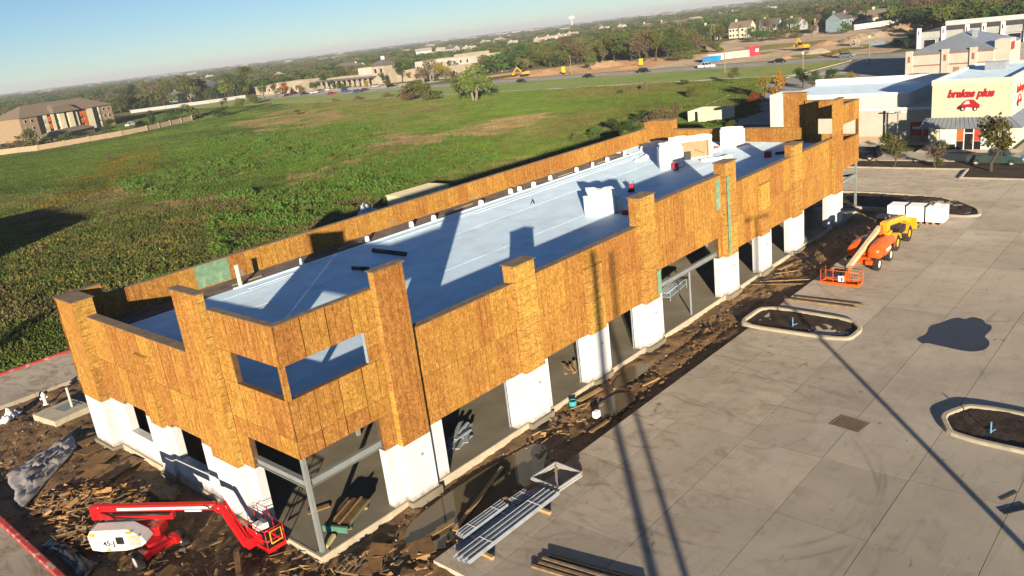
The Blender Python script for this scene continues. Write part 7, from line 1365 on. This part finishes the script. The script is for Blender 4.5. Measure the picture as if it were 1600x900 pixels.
for k, (px, py, r_, h_, lb) in enumerate(((1225, 92, 3, 1.0, 'small rubble heap beside the black car'), (1370, 58, 7, 2.0, 'wide spoil heap in front of the white fence'), (1290, 70, 6, 1.4, 'low spoil heap left of the concrete pipes'), (780, 112, 6, 1.6, 'spoil heap left of the excavator'), (985, 106, 5, 1.2, 'low pale mound right of the lone olive tree'), (1330, 66, 5, 1.6, 'pale stone heap behind the concrete pipes'))): mound(px, py, r_, h_, (ORDIRT, DIRTM)[k % 2], lb, 10+k)
# ================================================================ far woods and air
def free(x, y):
    if 240 < x < 262 and -200 < y < 640: return False
    if x < 264 and -70 < y < 405: return False
    if 155 < x < 300 and y < 452: return False
    if 150 < x < 300 and y < 494-(x-205)*0.42: return False
    if 255 < x < 330 and 275 < y < 456: return False
    if x < 270 and y < 62: return False
    if 260 < x < 478 and 52 < y < 262:
        # bare lots stay bare
        if inpoly(x, y, [(258, 50), (300, 52), (430, 98), (462, 150), (478, 205), (400, 206), (335, 165), (335, 218), (303, 266), (258, 266)]): return False
    if 262 < x < 306 and y < 58: return False
    for (cx, cy, r) in CLEAR:
        if (x-cx)**2+(y-cy)**2 < r*r: return False
        # keep a sight line in front of each house towards the viewpoint
        dx, dy = cx-CAM.x, cy-CAM.y; L_ = math.hypot(dx, dy); t = ((x-CAM.x)*dx+(y-CAM.y)*dy)/L_; o_ = abs((x-CAM.x)*dy-(y-CAM.y)*dx)/L_
        if L_-24 < t < L_ and o_ < r*0.8: return False
    return True
A0, A1 = math.atan2(_d.y, _d.x)-R(40), math.atan2(_d.y, _d.x)+R(42)
def ring(r0, r1, n, s0, s1, wide=1.0, gate=0.0, zs=1.0):
    k = 0; tr = 0
    while k < n and tr < n*8:
        tr += 1
        a = rf_.uniform(A0, A1); r_ = math.sqrt(rf_.uniform(r0*r0, r1*r1)); x, y = CAM.x+r_*math.cos(a), CAM.y+r_*math.sin(a)
        if not free(x, y): continue
        f = fbm(x, y, 0.006, 4)
        if f < gate+rf_.uniform(-0.15, 0.15): continue
        s = rf_.uniform(s0, s1)*(1+0.2*f); k += 1
        w_ = s*wide*rf_.uniform(0.9, 1.25); pick = rf_.choices(range(7), (5, 6, 4, 4, 3, 2, 2))[0]
        fp.append(((x, y, -0.2), (w_, w_, s*zs), (0, 0, rf_.uniform(0, 6.28)), pick))
ring(255, 700, 3600, 6.0, 11.0, 1.05, -0.35); ring(700, 1500, 8500, 7, 11, 1.35, -0.22); ring(1500, 3200, 10000, 8, 11.5, 2.4, -0.25); ring(3200, 9000, 11000, 8, 11, 7.0, -0.2)
gn_scatter('far_woods', FOR, fp, None, 'wide belt of mixed green and brown woods reaching to the horizon', 'woods')
# pale specks of far houses between the trees
hp = []; hm = []
for k, (c, r_) in enumerate((((0.7, 0.68, 0.63), (0.3, 0.27, 0.24)), ((0.55, 0.48, 0.38), (0.14, 0.11, 0.09)), ((0.42, 0.42, 0.43), (0.11, 0.105, 0.1)))):
    mb = MB().box(-5, 5, -7, 7, 0, 6.2).add([(-5.5, -7.5, 6.1), (5.5, -7.5, 6.1), (5.5, 7.5, 6.1), (-5.5, 7.5, 6.1), (0, -7.5, 9.0), (0, 7.5, 9.0)], [(0, 3, 5, 4), (1, 4, 5, 2), (0, 4, 1), (3, 2, 5)], 1)
    me = bpy.data.meshes.new('far_house'); me.from_pydata(mb.v, [], mb.f); me.materials.append(MM('far_wall_%d' % k, c)); me.materials.append(MM('far_roof_%d' % k, r_)); me.polygons.foreach_set('material_index', mb.mi); me.update(); hm.append(me)
while len(hp) < 620:
    a = rf_.uniform(A0, A1); r_ = math.sqrt(rf_.uniform(800**2, 7000**2)); x, y = CAM.x+r_*math.cos(a), CAM.y+r_*math.sin(a)
    if fbm(x+400, y, 0.002, 3) < 0.0: continue
    s = rf_.uniform(0.9, 1.3)*(1+r_/14000); hp.append(((x, y, 0), (s, s*rf_.choice((1, 1.2, 1.8)), s*0.95), (0, 0, rf_.uniform(0, 3.14)), rf_.choice((0, 0, 1, 2))))
gn_scatter('far_town', hm, hp, None, 'scattered tiny pale roofs of the town toward the horizon', 'town')
HAZE = True
if HAZE:
    m = bpy.data.materials.new('haze_air'); m.use_nodes = True; nt = m.node_tree; nt.nodes.remove(nt.nodes['Principled BSDF']); pvn = nt.nodes.new('ShaderNodeVolumePrincipled')
    pvn.inputs['Color'].default_value = (0.85, 0.9, 1.0, 1); pvn.inputs['Density'].default_value = 1.6e-4; pvn.inputs['Anisotropy'].default_value = 0.0
    nt.links.new(pvn.outputs[0], nt.nodes['Material Output'].inputs['Volume'])
    hz = MB().box(-12000, 12000, -12000, 12000, -2.5, 62).build('haze', m); tag(hz, None, None, None, 'stuff')
